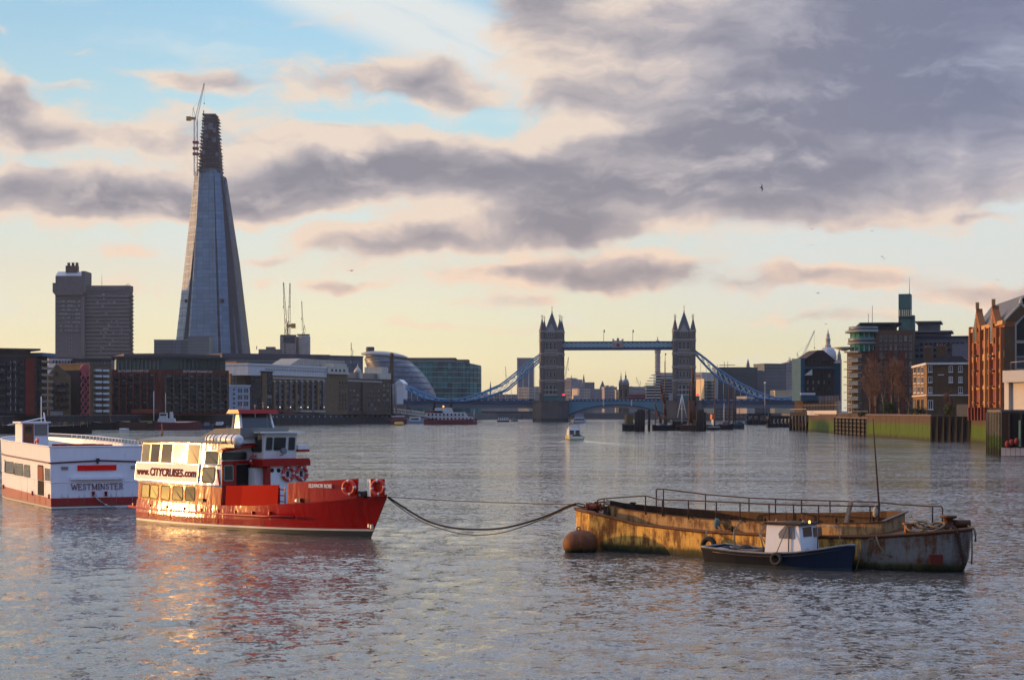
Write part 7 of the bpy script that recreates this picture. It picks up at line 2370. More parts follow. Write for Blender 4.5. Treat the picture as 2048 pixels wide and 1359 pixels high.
# ------------------------------------------------------------------ cathedral dome
def cathedral():
    Y = 2280.0
    t = T('cathedral', 'grey cathedral dome with a tall lantern rising behind the scaffolded house', 'cathedral', (*gp(1656, Y), 5), 0)
    q = lambda w, py: (t.pl(1656 + w, py)[0], t.pl(1656, py)[1])
    SL = mat('cathedral_lead', (.42, .43, .47), .6, var=.1, scale=.1)
    ST = mat('cathedral_stone', (.33, .29, .25), .85, var=.12, scale=.1)
    t.part('drum', MB().lathe([(q(18, 740)[0], 0), q(18, 728), q(19, 727), q(19, 721), q(17, 720), q(17, 716)], n=28), ST)
    t.part('dome', MB().lathe([q(16.5, 717), q(16.3, 711), q(14.8, 704), q(11.8, 698.5), q(8.0, 695), q(6, 694)], n=28), SL)
    for i in range(16):
        a = 6.28319 * i / 16
        mb = MB().tube([(q(w, p)[0] * math.cos(a), q(w, p)[0] * math.sin(a), q(w, p)[1]) for w, p in ((16.7, 716), (16.5, 711), (15.0, 704), (12.0, 698.5), (8.2, 695))], .45, 5)
        t.part('dome_rib', mb, SL)
    t.part('lantern', MB().lathe([q(6.3, 694.5), q(6.0, 690), q(4.6, 689), q(4.6, 680), q(5.2, 679.5), q(5.0, 677), q(3.6, 676), q(3.4, 670), q(2.2, 667), q(.9, 663)], n=12), ST)
    t.part('ball_and_cross', MB().lathe([q(.5, 663), q(1.4, 661.5), q(.4, 660), q(.3, 657)], n=8), GILT)
    x, _ = q(22.5, 720)
    mb = MB().box(x - 2.6, x + 2.6, -3, 3, 0, q(0, 719)[1]).lathe([(2.6, q(0, 719)[1]), (2.2, q(0, 712)[1]), (2.6, q(0, 711)[1]), (1.2, q(0, 704)[1]), (.3, q(0, 697)[1])], (x, 0, 0), 10)
    t.part('west_tower', mb, ST)


cathedral()

# ------------------------------------------------------------------ right bank
ALG = None


def river_wall_material(name, top, alg0=1.0, alg1=3.0, rough=.85):
    M = bpy.data.materials.new(name)
    M.use_nodes = True
    N = Nodes(M.node_tree)
    b = M.node_tree.nodes['Principled BSDF']
    pos = N.n('ShaderNodeTexCoord').outputs['Object']
    x, y, z = N.sep(pos)
    n1 = N.noise(N.v('MULTIPLY', pos, (1, 1, .35)), .8, 6, .65)
    n2 = N.noise(pos, 3.0, 5, .65)
    zz = N.m('ADD', z, N.m('MULTIPLY', N.m('SUBTRACT', n1, .5), 3.0))
    c = N.v('SCALE', N.xyz(*top), N.m('MULTIPLY_ADD', n2, 1.4, .35))
    g = N.v('SCALE', N.xyz(.056, .092, .006), N.m('MULTIPLY_ADD', n2, 1.4, .3))
    c = N.mix(N.step(zz, alg1 + .3, alg1 - .3), c, g)
    c = N.mix(N.step(zz, alg0, alg0 - .9), c, (.035, .032, .012))
    c = N.mix(N.m('MULTIPLY', N.step(N.noise(N.v('MULTIPLY', pos, (1, 1, .06)), .9, 4, .6), .52, .62), .6), c, (.022, .020, .012))
    N.put(b.inputs['Base Color'], c)
    b.inputs['Roughness'].default_value = rough
    b.inputs['Specular IOR Level'].default_value = .15
    bn = N.n('ShaderNodeBump'); bn.inputs['Distance'].default_value = .1
    N.put(bn.inputs['Height'], n2); N.put(b.inputs['Normal'], bn.outputs[0])
    MATS[name] = M
    return M


ALGW = river_wall_material('algae_brick_wall', (.075, .047, .030), 1.0, 3.6)
ALGP = river_wall_material('algae_sheet_piles', (.14, .12, .09), 1.6, 3.0, .5)


def quay(label, pxL, YL, pxR, YR, pyT, m, depth=3.0, name='river_wall', cope=CONC, batter=0.25):
    a, b_ = Vector(gp(pxL, YL)), Vector(gp(pxR, YR))
    b = Bld(name, label, 'river wall', pxL, pxR, YL, YR, pyT, depth, m, 0.0, body=False)
    b.part('wall', MB().prism([(-batter, -1.5), (0, b.h), (depth, b.h), (depth, -1.5)], 'x', 0, b.W), m)
    if cope: b.part('coping', MB().box(-.1, b.W + .1, -.15, depth, b.h, b.h + .3), cope)
    return b


def leafmass(mb, c, r, n, rng, size, m=0):
    for _ in range(n):
        u = Vector((rng.gauss(0, 1), rng.gauss(0, 1), rng.gauss(0, 1))).normalized() * (rng.random() ** .45)
        p = Vector(c) + Vector((u.x * r[0], u.y * r[1], u.z * r[2]))
        a = Vector((rng.uniform(-1, 1), rng.uniform(-1, 1), rng.uniform(-.6, .6))).normalized() * size * rng.uniform(.6, 1.3)
        d = a.cross(Vector((rng.uniform(-1, 1), rng.uniform(-1, 1), rng.uniform(-1, 1)))).normalized() * size * rng.uniform(.4, .8)
        mb._add([p - a, p - d * .6, p + a, p + d], [(0, 1, 2, 3)], m)


LEAF = mat('evergreen_leaves', (.030, .050, .014), .75, var=.6, scale=.8)
LEAF2 = mat('olive_leaves', (.055, .062, .018), .75, var=.6, scale=.8)
BARK = mat('bare_bark', (.13, .085, .055), .9, var=.3, scale=2)


def shrub(label, px, py, Y, wpx, hpx, m=LEAF, seed=1, n=700, group=None):
    o = at(px, py, Y)
    t = T('shrub', label, 'shrub', o, 0, group)
    k = Y / F
    rng = random.Random(seed)
    mb = MB()
    w, h = wpx * k / 2, hpx * k
    for i in range(5):
        cx = rng.uniform(-.6, .6) * w
        leafmass(mb, (cx, rng.uniform(-.5, .5), h * rng.uniform(.35, .65)), (w * .45, w * .35 + .4, h * .42), n // 5, rng, .22)
    t.part('foliage', mb, m)
    t.part('stem', MB().tube([(0, 0, -.2), (.1, 0, h * .4)], .12, 5), BARK)


def bare_tree(label, px, py, Y, hpx, seed, spread=.5, group='bare trees by the river flats'):
    o = at(px, py, Y)
    t = T('bare_tree', label, 'tree', o, 0, group)
    rng = random.Random(seed)
    Ht = hpx * Y / F
    tr, br, tw = MB(), MB(), MB()

    def grow(p, d, ln, r, lev):
        pts = [p]
        q = p
        for i in range(3):
            d = (d + Vector((rng.uniform(-.16, .16), rng.uniform(-.16, .16), rng.uniform(-.02, .10)))).normalized()
            q = q + d * ln / 3
            pts.append(q)
        (tr if lev == 0 else br if lev < 3 else tw).tube(pts, r, 6 if lev < 2 else 4 if lev < 3 else 3, 0, r * .6)
        if lev == 4: return
        k = 4 if lev < 2 else 5
        for i in range(k):
            b = pts[rng.choice((1, 2, 3))] if i else q
            a = rng.uniform(0, 6.28)
            s = spread * (.5 if i == 0 else 1.1)
            nd = (d + Vector((math.cos(a) * s, math.sin(a) * s, rng.uniform(-.1, .35)))).normalized()
            grow(b, nd, ln * rng.uniform(.58, .8), max(.04, r * .55), lev + 1)
    grow(Vector((0, 0, -.3)), Vector((0, 0, 1)), Ht * .33, Ht * .016, 0)
    t.part('trunk', tr, BARK); t.part('limbs', br, BARK)
    t.part('crown', tw, mat('twigs', (.13, .075, .05), .9, var=.2))


def right_bank():
    # scaffolded house
    b = Bld('scaffolded_house', 'dark gabled riverside house wrapped in blue scaffold sheeting', 'house', 1606, 1668, 638, 640, 722, 9, mat('scaffold_brown', (.055, .038, .028), .9, var=.3, scale=.3))
    x0, z0 = b.pl(1606, 722); xa, za = b.pl(1640, 700); x1, _ = b.pl(1668, 722)
    b.part('roof', MB().prism([(x0 - .8, z0), (x1 + .8, z0), (xa + 1, za), (xa - 1, za)], 'y', -.6, 9.5), mat('brown_slate_roof', (.040, .026, .024), .8, var=.2))
    BS = mat('blue_sheeting', (.030, .085, .13), .6, var=.3, scale=.4)
    b.rect('scaffold_sheet', 1598.5, 1607, 716, 801, BS, -1.5, 8)
    b.rect('scaffold_sheet', 1666, 1682, 726, 801, mat('blue_sheet_dark', (.025, .05, .07), .6, var=.3), .5, 8)
    b.rect('scaffold_sheet', 1607, 1668, 733, 737, BS, -1.4, -.02)
    b.rect('scaffold_sheet', 1600, 1668, 790, 802, BS, -1.7, -.02)
    b.rect('sign_board', 1597, 1626.5, 785, 789.5, WHITEM, -2.2, -1.75)
    for k in range(9): b.rect('scaffold_pole', 1606 + k * 7.5, 1606.5 + k * 7.5, 716, 826, BLACKM, -1.9, -1.8)
    for k in range(6): b.rect('scaffold_lift', 1600, 1670, 740 + k * 15, 740.7 + k * 15, mat('scaffold_board', (.05, .038, .028), .9), -2.0, -1.5)
    x0, z0 = b.pl(1605, 750); x1, z1 = b.pl(1620, 738)
    b.part('white_sheet', MB().prism([(x0, z0), (x1, z0), (x1, z1)], 'y', -2.3, -2.2), WHITEW)
    b.wins(1610, 1664, 744, 784, 5, 3, .45, .6, FRD, WPANE)
    # pale concrete hoarding and timber gate frames on the quay
    b = Bld('hoarding', 'white hoarding panel along the quay edge in front of the scaffolded house', 'hoarding', 1612, 1673, 606, 536, 820.5, .6, WHITEW, body=False)
    b.part('panel', MB().box(0, b.W, 0, .5, b.h - 1.5, b.h), mat('hoarding_white', (.42, .39, .35), .7, var=.1))
    for px in (1612, 1632, 1652, 1672):
        xx = b.pl(px, 822)[0]
        b.part('post', MB().box(xx - .12, xx + .12, .1, .4, -.3, b.h - 1.5), FRD)
    b = Bld('fence', 'tall slatted timber fence on the quay left of the balcony flats', 'fence', 1606, 1680, 624, 560, 797, .5, BARK, body=False)
    for k in range(24):
        xx = b.pl(1608 + k * 3.0, 810)[0]
        b.part('slat', MB().box(xx - .14, xx + .14, 0, .15, 0, b.h * (.75 if k < 10 else 1.15)), mat('grey_slats', (.16, .13, .10), .9, var=.2))
    b.part('fence_rail', MB().box(0, b.W, .16, .3, b.h * .6, b.h * .65), BARK)
    # flats: balcony tower, brick mass, green glass penthouses
    FB = mat('flats_brick', (.115, .070, .048), .9, var=.25, scale=.4, streak=.2)
    b = Bld('riverside_flats', 'tall brown brick flats with green glass penthouses and a balcony tower', 'flats', 1723, 1829, 500, 498, 660, 24, FB, 5.3, body=False)
    xq, zq = b.pl(1750, 702)
    b.part('wall', MB().box(0, xq, 0, 24, 0, zq).box(xq, b.W, 0, 24, 0, b.h), FB)
    f = b.sub(1694, 503, 1723, 500)
    zl = b.pl(1710, 704)[1]
    i3 = b.inv.to_3x3() @ Vector((0, 0, 0))
    cW = b.inv @ Vector((*gp(1694, 503), 5.3))
    pg = [(cW.x, cW.y), (0, -.02), (0, 16), (cW.x + 1, cW.y + 14)]
    b.part('balcony_tower', MB().prism(pg, 'z', 0, zl), mat('grey_panel', (.11, .105, .097), .7, var=.15))
    for k in range(7):
        f.rect('balcony', 1706, 1722, 716 + k * 15.3, 722 + k * 15.3, mat('grey_glass_balcony', (.14, .16, .16), .25, var=.2), -1.7, -.02)
        f.rect('balcony_slab', 1694, 1723, 722.5 + k * 15.3, 723.6 + k * 15.3, CONCL, -1.9, -.02)
    f.wins(1695, 1705, 712, 826, 1, 7, .7, .75, WHITEM, BLUEG)
    f.wins(1707, 1722, 712, 826, 2, 7, .7, .75, FRD, BLUEG)
    f.rect('terrace_roof', 1694, 1722, 702.5, 705, CONCL, -1.6, 8)
    # round green glass storeys with projecting roof discs
    cx = b.pl(1728, 680)[0]
    z0, z1, z2 = b.pl(1728, 702)[1], b.pl(1728, 686)[1], b.pl(1728, 663)[1]
    r = abs(b.pl(1702, 680)[0] - cx)
    GG = mat('penthouse_green_glass', (.05, .26, .17), .3, var=.4, scale=.5)
    b.part('penthouse', MB().lathe([(r, z0), (r, z2)], (cx, r * .85, 0), 24), GG)
    for zz, rr, nm in ((z1, 1.25, 'terrace_slab'), (z2, 1.42, 'roof_disc')):
        b.part(nm, MB().lathe([(r * rr, zz - .25), (r * rr, zz + .2), (r * rr - .6, zz + .5)], (cx, r * .85, 0), 28), mat('slab_grey_green', (.20, .21, .19), .6, var=.1))
    for k in range(9):
        a = R(180 + 22.5 * k)
        b.part('glazing_bar', MB().bar((cx + (r + .05) * math.cos(a), r * .85 + (r + .05) * math.sin(a), z0), (cx + (r + .05) * math.cos(a), r * .85 + (r + .05) * math.sin(a), z2), .18), WHITEM)
    for zz, rr in ((z1, 1.2), (z2, 1.15)):
        b.part('terrace_rail', MB().lathe([(r * rr, zz + .5), (r * rr, zz + 1.5), (r * rr - .05, zz + 1.5), (r * rr - .05, zz + .5)], (cx, r * .85, 0), 24), mat('rail_grey', (.12, .13, .13), .4))
    b.part('swept_canopy', MB().lathe([(.3, 0), (3.3, .9), (3.4, 1.1), (.3, .5)], (b.pl(1690, 696)[0], 3, b.pl(1690, 701)[1]), 18), WHITEM)
    xa, za = b.pl(1731, 655); xb, zb = b.pl(1797, 643)
    b.part('roof_storey', MB().box(xa, xb, 6, 22, b.h, zb - .6), mat('dark_roof_glass', (.035, .034, .03), .3, var=.3))
    b.part('roof_slab', MB().box(xa - 1.4, xb + 1.2, 3.5, 24, zb - .6, zb), DKROOF)
    for px, pt in ((1740, 624), (1748, 608)):
        xx, zz = b.pl(px, pt)
        b.part('aerial', MB().tube([(xx, 8, zb), (xx, 8, zz)], .08, 5), STEEL)
    b.wins(1757, 1826, 668, 822, 7, 9, .42, .6, FRM, WPANE, bal=None)
    for k in range(5): b.rect('string_course', 1723, 1815, 690 + k * 26, 691.2 + k * 26, CONC, -.3, -.02)
    for px in (1749, 1779, 1805): b.rect('bay', px - 5, px + 5, 700, 826, REDB, -1.4, -.02)
    # copper tower
    b = Bld('copper_tower', 'green copper clad lift tower above the brown riverside flats', 'tower', 1797, 1821, 520, 519, 616, 6, mat('copper_green', (.085, .14, .125), .6, var=.2, streak=.2), 5.3, body=False)
    z = lambda py: b.pl(1809, py)[1]
    GCU = MATS['copper_green']
    b.part('head', MB().box(0, b.W, 0, 5, z(617), z(587.5)), GCU)
    for px in (1797, 1802, 1806, 1810, 1814, 1818.5):
        xx = b.pl(px, 625)[0]
        b.part('open_post', MB().box(xx, xx + .3, 0, .4, z(634), z(617)).box(xx, xx + .3, 4.6, 5, z(634), z(617)), GCU)
    b.part('rail_stage', MB().box(0, b.W + .8, -.5, 5.5, z(634), z(632)), GCU)
    b.part('base', MB().box(0, b.W, 0, 5, 0, z(634)).box(b.W, b.W + 1.0, 0.5, 4.5, 0, z(630)), GCU)
    xx, zz = b.pl(1817.5, 553)
    b.part('mast', MB().tube([(xx, 2.5, z(588)), (xx, 2.5, zz)], .10, 6, r1=.04), STEEL)
    # modern grey steps behind
    GS = mat('grey_steps', (.12, .11, .12), .8, var=.15, scale=.3)
    b = Bld('office_block', 'grey modern block with stepped flat roofs behind the brick house', 'building', 1808, 1942, 525, 520, 676, 20, GS, 5.3, roof=DKROOF)
    for px0, px1, t0, t1 in ((1812, 1900, 676, 664), (1836, 1878, 664, 645)):
        xa, za = b.pl(px0, t0, 5); xb, zb = b.pl(px1, t1, 5)
        b.part('upper_storey', MB().box(xa, xb, 4, 18, za - .5, zb), GS)
        b.part('roof', MB().box(xa - .7, xb + .7, 3.2, 19, zb, zb + .45), mat('grey_roof_edge', (.17, .16, .165), .7))
    b.wins(1812, 1938, 682, 716, 14, 3, .7, .45, FRD, WPANE)
    xa, za = b.pl(1905, 722); xb, zb = b.pl(1942, 688)
    b.part('side_block', MB().box(xa, xb, -4, 0, za, zb), mat('mauve_render', (.16, .145, .16), .8))
    # the Georgian house
    b = Bld('brick_house', 'brown brick three storey riverside house with white sills and two chimneys', 'house', 1854, 1941, 425, 422, 727, 16, mat('house_brick', (.085, .056, .032), .9, var=.3, scale=.6), 5.3)
    f = b.sub(1825.5, 458, 1854, 425)
    cW = b.inv @ Vector((*gp(1825.5, 458), 5.3))
    lz = b.h
    b.part('side_wing', MB().prism([(cW.x, cW.y), (0, 0), (0, 16), (cW.x + 5, 30)], 'z', 0, lz), mat('house_brick_sunlit', (.16, .098, .045), .9, var=.25, scale=.6))  # same brick as the front, sunlight on this side put into the colour
    b.part('roof', MB().prism([(.5, lz), (b.W + .2, lz), (b.W - 2, lz + 1.8), (3, lz + 1.8)], 'y', .3, 15), DKROOF)
    b.part('cornice', MB().box(-.1, b.W + .2, -.4, .0, lz - .2, lz + .3), WHITEW)
    f.part('cornice', MB().box(0, f.W + .1, -.35, .0, lz - .2, lz + .3), WHITEW)
    b.part('string_course', MB().box(0, b.W, -.25, -.01, b.pl(1890, 790)[1] - .12, b.pl(1890, 789)[1] + .05), WHITEW)
    f.part('string_course', MB().box(0, f.W, -.25, -.01, b.pl(1890, 790)[1] - .12, b.pl(1890, 789)[1] + .05), WHITEW)
    for px0, px1, t0, t1, y in ((1848.5, 1864, 724, 695, 5), (1872, 1892, 718, 692, 4)):
        xa, za = b.pl(px0, t0, y); xb, zb = b.pl(px1, t1, y)
        c = b.part('chimney', MB().box(xa, xb, y, y + 1.6, lz, zb), MATS['house_brick'])
        for k in range(4):
            xx = xa + (xb - xa) * (k + .5) / 4
            MB().lathe([(.16, zb), (.13, zb + .5)], (xx, y + .8, 0), 7).build('chimney_pot', TERRA, c)
    xa, za = b.pl(1867, 727, 1); xb, zb = b.pl(1897, 717, 1)
    b.part('white_dormer', MB().prism([(xa, lz), (xb, lz), (xb - .6, zb), (xa + .6, zb)], 'y', 1, 4), WHITEM)
    WW = mat('white_sash', (.50, .50, .50), .5, var=.05)
    for c0, rows in ((1860.5, (738, 759, 780)), (1901.5, (738, 759)), (1921, (738, 759, 780))):
        for py in rows: b.wins(c0 - 5, c0 + 5, py - 8, py + 7, 1, 1, .8, .8, WW, WPANE)
    b.wins(1855, 1867, 798, 820, 1, 1, .85, .85, WW, WPANE)
    for px in (1830.5, 1838, 1845.5):
        for py in (740, 760, 779): f.wins(px - 3, px + 3, py - 8, py + 7, 1, 1, .75, .85, WW, WPANE)
    for px in (1829, 1837, 1845): f.wins(px - 3, px + 3, 797, 820, 1, 1, .75, .85, FRD, WPANE)
    for px0, px1 in ((1876, 1888),): b.rect('white_plaque', px0, px1, 748.5, 750, WW, -.2, -.02)
    # orange warehouse: sunlit gabled flank and shaded end
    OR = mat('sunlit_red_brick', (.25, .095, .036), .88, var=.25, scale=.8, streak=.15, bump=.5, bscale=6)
    ORL = mat('yellow_brick_dressing', (.42, .24, .10), .85, var=.2, scale=1)
    ORD = mat('red_oxide_iron', (.16, .035, .022), .7, var=.2)
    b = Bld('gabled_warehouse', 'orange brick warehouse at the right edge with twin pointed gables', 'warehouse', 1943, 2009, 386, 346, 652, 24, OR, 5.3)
    base = -4.6
    for i, (pa, pk, pb) in enumerate(((1953, 1959, 1967), (1984, 1991.5, 1999))):
        xa, z0 = b.pl(pa, 652); xb, _ = b.pl(pb, 652); xk, zk = b.pl(pk, 617 if i == 0 else 611)
        g = b.part('gable', MB().prism([(xa, b.h - .02), (xb, b.h - .02), (xk + .35, zk - .8), (xk, zk), (xk - .35, zk - .8)], 'y', -.7, .6), OR)
        MB().box(xk - .25, xk + .25, -.8, -.1, zk, zk + 1.3).build('finial', ORL, g)
        zz0, zz1 = b.pl(pk, 684)[1], b.pl(pk, 652)[1]
        arc = [(xk + .95 * math.cos(R(a)), zz1 + 1.7 * math.sin(R(a))) for a in range(0, 181, 20)] + [(xk - .95, zz0), (xk + .95, zz0)]
        MB().prism([(xk + (p - xk) * 1.35, q + (.25 if q > zz0 else -.2)) for p, q in arc], 'y', -.85, -.72).build('arch_surround', ORL, g)
        MB().prism(arc, 'y', -.92, -.86).build('arched_window', WPANE, g)
    b.part('roof', MB().prism([(-.3, b.h), (b.W + .3, b.h), (b.W + .3, b.h + 5.2), (1.5, b.h + 5.2)], 'y', 4, 20, 0, [(-.3, b.h), (b.W + .3, b.h), (b.W + .3, b.h + 5.2), (1.5, b.h + 5.2)]), SLATE)
    b.part('roof_slope', MB()._add([(0, .3, b.h), (b.W, .3, b.h), (b.W, 4.0, b.h + 5.2), (1.5, 4.0, b.h + 5.2)], [(0, 1, 2, 3)]), SLATE)
    b.part('parapet', MB().box(-.2, b.W + .2, -.45, .2, b.h - .5, b.h + .3), ORL)
    for px in (1945, 1953.5, 1966, 1976, 1985, 1999, 2008): b.rect('pilaster', px - .8, px + .8, 654, 815, ORL if px in (1976,) else OR, -.75, -.02)
    for row, (t0, t1) in enumerate(((662, 684), (691, 711), (715, 741), (748, 772), (779, 805))):
        for px in (1949, 1970.5, 1980.5, 2003):
            if row == 0: continue
            b.wins(px - 3.6, px + 3.6, t0, t1, 1, 1, .82, .86, ORL, WPANE, y=-.05)
            if row == 2:
                xk, zk = b.pl(px, t0 + 1)
                b.part('arch_head', MB().prism([(xk + 1.35 * math.cos(R(a)), zk + 1.0 * math.sin(R(a))) for a in range(0, 181, 30)], 'y', -.3, -.02), ORL)
        for px in (1959.5, 1992):
            if row: b.rect('loading_door', px - 2.6, px + 2.6, t0, t1, ORD, -.35, -.02)
            if row: b.rect('loading_ledge', px - 3.6, px + 3.6, t1, t1 + 1.4, BLACKM, -1.3, -.02)
        for px0, px1 in ((1944, 2009),): b.rect('brick_band', px0, px1, t1 + 2.2, t1 + 3.4, ORL if row % 2 else OR, -.22, -.02)
    for px in (1944.5, 1951, 1957.5, 1964, 1970.5, 1977): b.rect('iron_column', px - .7, px + .7, 814, 840, ORD, -.9, -.3)
    b.rect('dark_undercroft', 1944, 2008, 815, 838, DARKIN, -.06, -.02)
    # shaded end wall
    f = b.sub(2009, 346, 2096, 345)
    cW = b.inv @ Vector((*gp(2096, 345), 5.3))
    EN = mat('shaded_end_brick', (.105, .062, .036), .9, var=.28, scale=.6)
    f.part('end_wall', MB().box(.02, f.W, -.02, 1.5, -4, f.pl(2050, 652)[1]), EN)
    xa, za = f.pl(2011, 640); xk, zk = f.pl(2042, 609)
    f.part('end_gable', MB().prism([(.02, b.h), (2 * xk, b.h), (xk, zk)], 'y', -.02, 1.2), EN)
    f.part('gable_coping', MB().bar((.0, .3, b.h), (xk, .3, zk + .2), .5, .5).bar((2 * xk, .3, b.h), (xk, .3, zk + .2), .5, .5), STUCCO)
    f.part('gable_finial', MB().lathe([(.3, zk), (.4, zk + .5), (.08, zk + 1.4)], (xk, .3, 0), 8), STUCCO)
    PF = mat('pale_stone_frame', (.30, .27, .24), .8, var=.15)
    for t0, t1, arch in ((650, 680, 1), (686, 711, 0), (714, 736, 0)):
        xa, z1 = f.pl(2033, t0); xb, z0 = f.pl(2066, t1)
        top = [(xb, z1), ((xa + xb) / 2, z1 + (1.8 if arch else .01)), (xa, z1)]
        w = f.part('window', MB().prism([(xa - .3, z0 - .2), (xb + .3, z0 - .2)] + [(p + (.3 if p > (xa + xb) / 2 else -.3 if p < (xa + xb) / 2 else 0), q + .3) for p, q in top], 'y', -.15, -.03), PF)
        o = MB().prism([(xa, z0), (xb, z0)] + top, 'y', -.2, -.16).build('pane', WPANE, w)
    xa, za = b.pl(2003, 630, 4); xb, zb = b.pl(2018, 608, 4)
    xa = b.W - 1.2
    c = b.part('chimney', MB().box(b.W - 2.2, b.W - .2, 7, 9.5, b.h + 3, b.h + 7.4), REDB)
    for k in range(3): MB().lathe([(.2, b.h + 7.4), (.16, b.h + 8.2)], (b.W - 1.2, 7.5 + k * .8, 0), 7).build('chimney_pot', TERRA, c)
    # quay walls from far to near
    quay('mossy river footing of the orange warehouse', 1942, 388, 2009, 345.6, 839, ALGW, 5)
    quay('far mossy quay wall below the white hoarding', 1611, 612, 1673, 531, 829, ALGW)
    b = quay('dark timber faced quay with four pale rails between the mossy walls', 1673, 529, 1735, 474, 836, mat('black_timber', (.022, .018, .014), .8, var=.4, scale=.5), cope=CONC)
    for k in range(4):
        z = b.h - .9 - k * 1.1
        b.part('walings', MB().box(0, b.W, -.45, -.2, z, z + .22), mat('pale_waling', (.15, .14, .10), .8, var=.3))
    for k in range(9): b.part('fender_pile', MB().box(b.W * k / 8.2, b.W * k / 8.2 + .4, -.8, -.3, -1.4, b.h), MATS['black_timber'])
    b.part('brick_cap', MB().box(0, b.W, .1, 3, b.h + .3, b.h + 1.2), ALGW)
    b = quay('short mossy brick quay wall below the bare trees', 1734, 471, 1801, 437, 830, ALGW)
    quay('mossy brick quay wall with a planted top beside the dark gates', 1797, 436, 1863, 397, 831, ALGW)
    b = quay('tall black timber dock gates under the brick house', 1863, 395, 1943, 388, 832, mat('dock_gate_black', (.016, .014, .012), .7, var=.3, scale=.4), cope=None)
    b.part('steel_panel', MB().box(b.W * .62, b.W, .2, .5, b.h, b.h + 2.6), mat('grey_blue_panel', (.07, .075, .09), .6))
    for k in range(7): b.part('gate_post', MB().box(b.W * k / 6.3, b.W * k / 6.3 + .35, -.5, -.2, -1, b.h), MATS['dock_gate_black'])
    for k in range(6):
        px = 1947 + k * 4.9
        p = afloat(px, 881.5 - k * .1)
        t = T('timber_pile', 'slim timber pile at the foot of the orange warehouse', 'pile', p, 0, 'fender piles under the orange warehouse')
        t.part('shaft', MB().bar((0, 0, -1.4), (.25, .2, 3.4), .32), mat('wet_pile', (.05, .05, .022), .7, var=.3))
    # near pier with sheet piled end and recess
    b = quay('near sheet piled pier end with green weed below', 1976, 273, 2003, 262, 823, ALGP, 4, 'pier_end', CONC, .05)
    for k in range(9): b.part('pile_rib', MB().box(b.W * k / 8.5, b.W * k / 8.5 + .35, -.32, -.02, -1.4, b.h - .1), ALGP)
    b = Bld('pier', 'dark open fronted pier with white bottom panels at the right edge', 'pier', 2003, 2120, 262, 258, 823, 10, mat('pier_dark', (.018, .015, .014), .8, var=.3), 0)
    for k in range(12): b.rect('white_panel', 2004 + k * 9.6, 2013 + k * 9.6, 894.5, 911, mat('white_fender_panel', (.30, .30, .32), .6, var=.15), -.5, -.02)
    for px in (2019, 2043, 2070): b.rect('pier_post', px, px + 2, 826, 895, mat('pier_brown', (.06, .04, .03), .8, var=.3), -.6, -.02)
    b.rect('green_rail', 2040, 2044, 840, 892, mat('pale_green_paint', (.16, .24, .16), .6), -.9, -.62)
    for px, pz in ((2018, 887), (2026, 884), (2036, 882)):
        xx, zz = b.pl(px, pz)
        b.part('red_buoyancy_bag', MB().ball((xx, -.9, zz), .42, 0, 9, (.9, .8, 1.2)), mat('faded_red_bag', (.20, .028, .022), .7, var=.2))
    # pale pavilion above the pier
    b = Bld('pier_pavilion', 'pale boxy pavilion with a sunlit white panel above the near pier', 'pavilion', 2024, 2120, 285, 272, 763, 8, mat('pavilion_white', (.42, .40, .38), .7, var=.1), 3.5)
    xa, z1 = b.pl(2018.5, 741)
    b.part('roof_box', MB().box(xa, b.W, -1.2, 9, b.h, z1), mat('blue_grey_cladding', (.24, .26, .32), .55, var=.08))
    b.part('end_panel', MB().box(-1.3, 0, -.6, 7.5, -1, b.h), MATS['pavilion_white'])
    b.part('roof_rail', MB().tube([(xa + .5, 0, z1), (xa + .5, 0, z1 + 1.3), (b.W, 0, z1 + 1.6)], .06, 5), STEEL)
    # planting
    for i, (px, h_, Y) in enumerate(((1752, 128, 478), (1768, 140, 474), (1784, 135, 468), (1800, 128, 466), (1816, 118, 462), (1741, 112, 486))):
        bare_tree(('shorter bare tree nearest the balcony tower', 'slender bare tree second from the balcony tower', 'tall bare tree in the middle of the quay row', 'bare tree standing before the widest brick bay', 'bare tree near the lit side of the brick house', 'smallest bare tree at the left end of the quay row')[(5, 1, 2, 3, 4, 0)[i] if False else (0, 1, 2, 3, 4, 5)[i]], px, 829, Y, h_, 11 + i)
    bare_tree('small leafless tree in front of the brick house door', 1897, 826, 402, 58, 31, .6, None)
    shrub('dark evergreen bush at the foot of the bare trees', 1775, 829, 452, 44, 30, LEAF, 3, 900)
    shrub('low dark hedge left of the brick house wall', 1836, 831, 420, 52, 17, LEAF, 4, 800)
    shrub('ivy coloured bush against the steel panel by the dock gates', 1897, 832, 396, 36, 26, LEAF2, 5, 600)
    shrub('small round bush on the timber faced quay', 1722, 833, 480, 26, 12, LEAF2, 6, 400)
    b = Bld('fence', 'thin metal railing along the quay in front of the flats', 'railing', 1680, 1735, 520, 478, 818, .2, STEEL, 5.3, body=False)
    b.part('top_rail', MB().box(0, b.W, 0, .08, 1.15, 1.25), STEEL)
    for k in range(16): b.part('upright', MB().box(b.W * k / 15 - .04, b.W * k / 15 + .04, 0, .08, 0, 1.2), STEEL)
    t = T('mooring_post', 'tall dark post standing in the water off the white hoarding', 'post', afloat(1612.5, 865), 0)
    t.part('shaft', MB().tube([(0, 0, -1), (0, 0, t.pl(1612.5, 821)[1])], .22, 8), BLACKM)


right_bank()


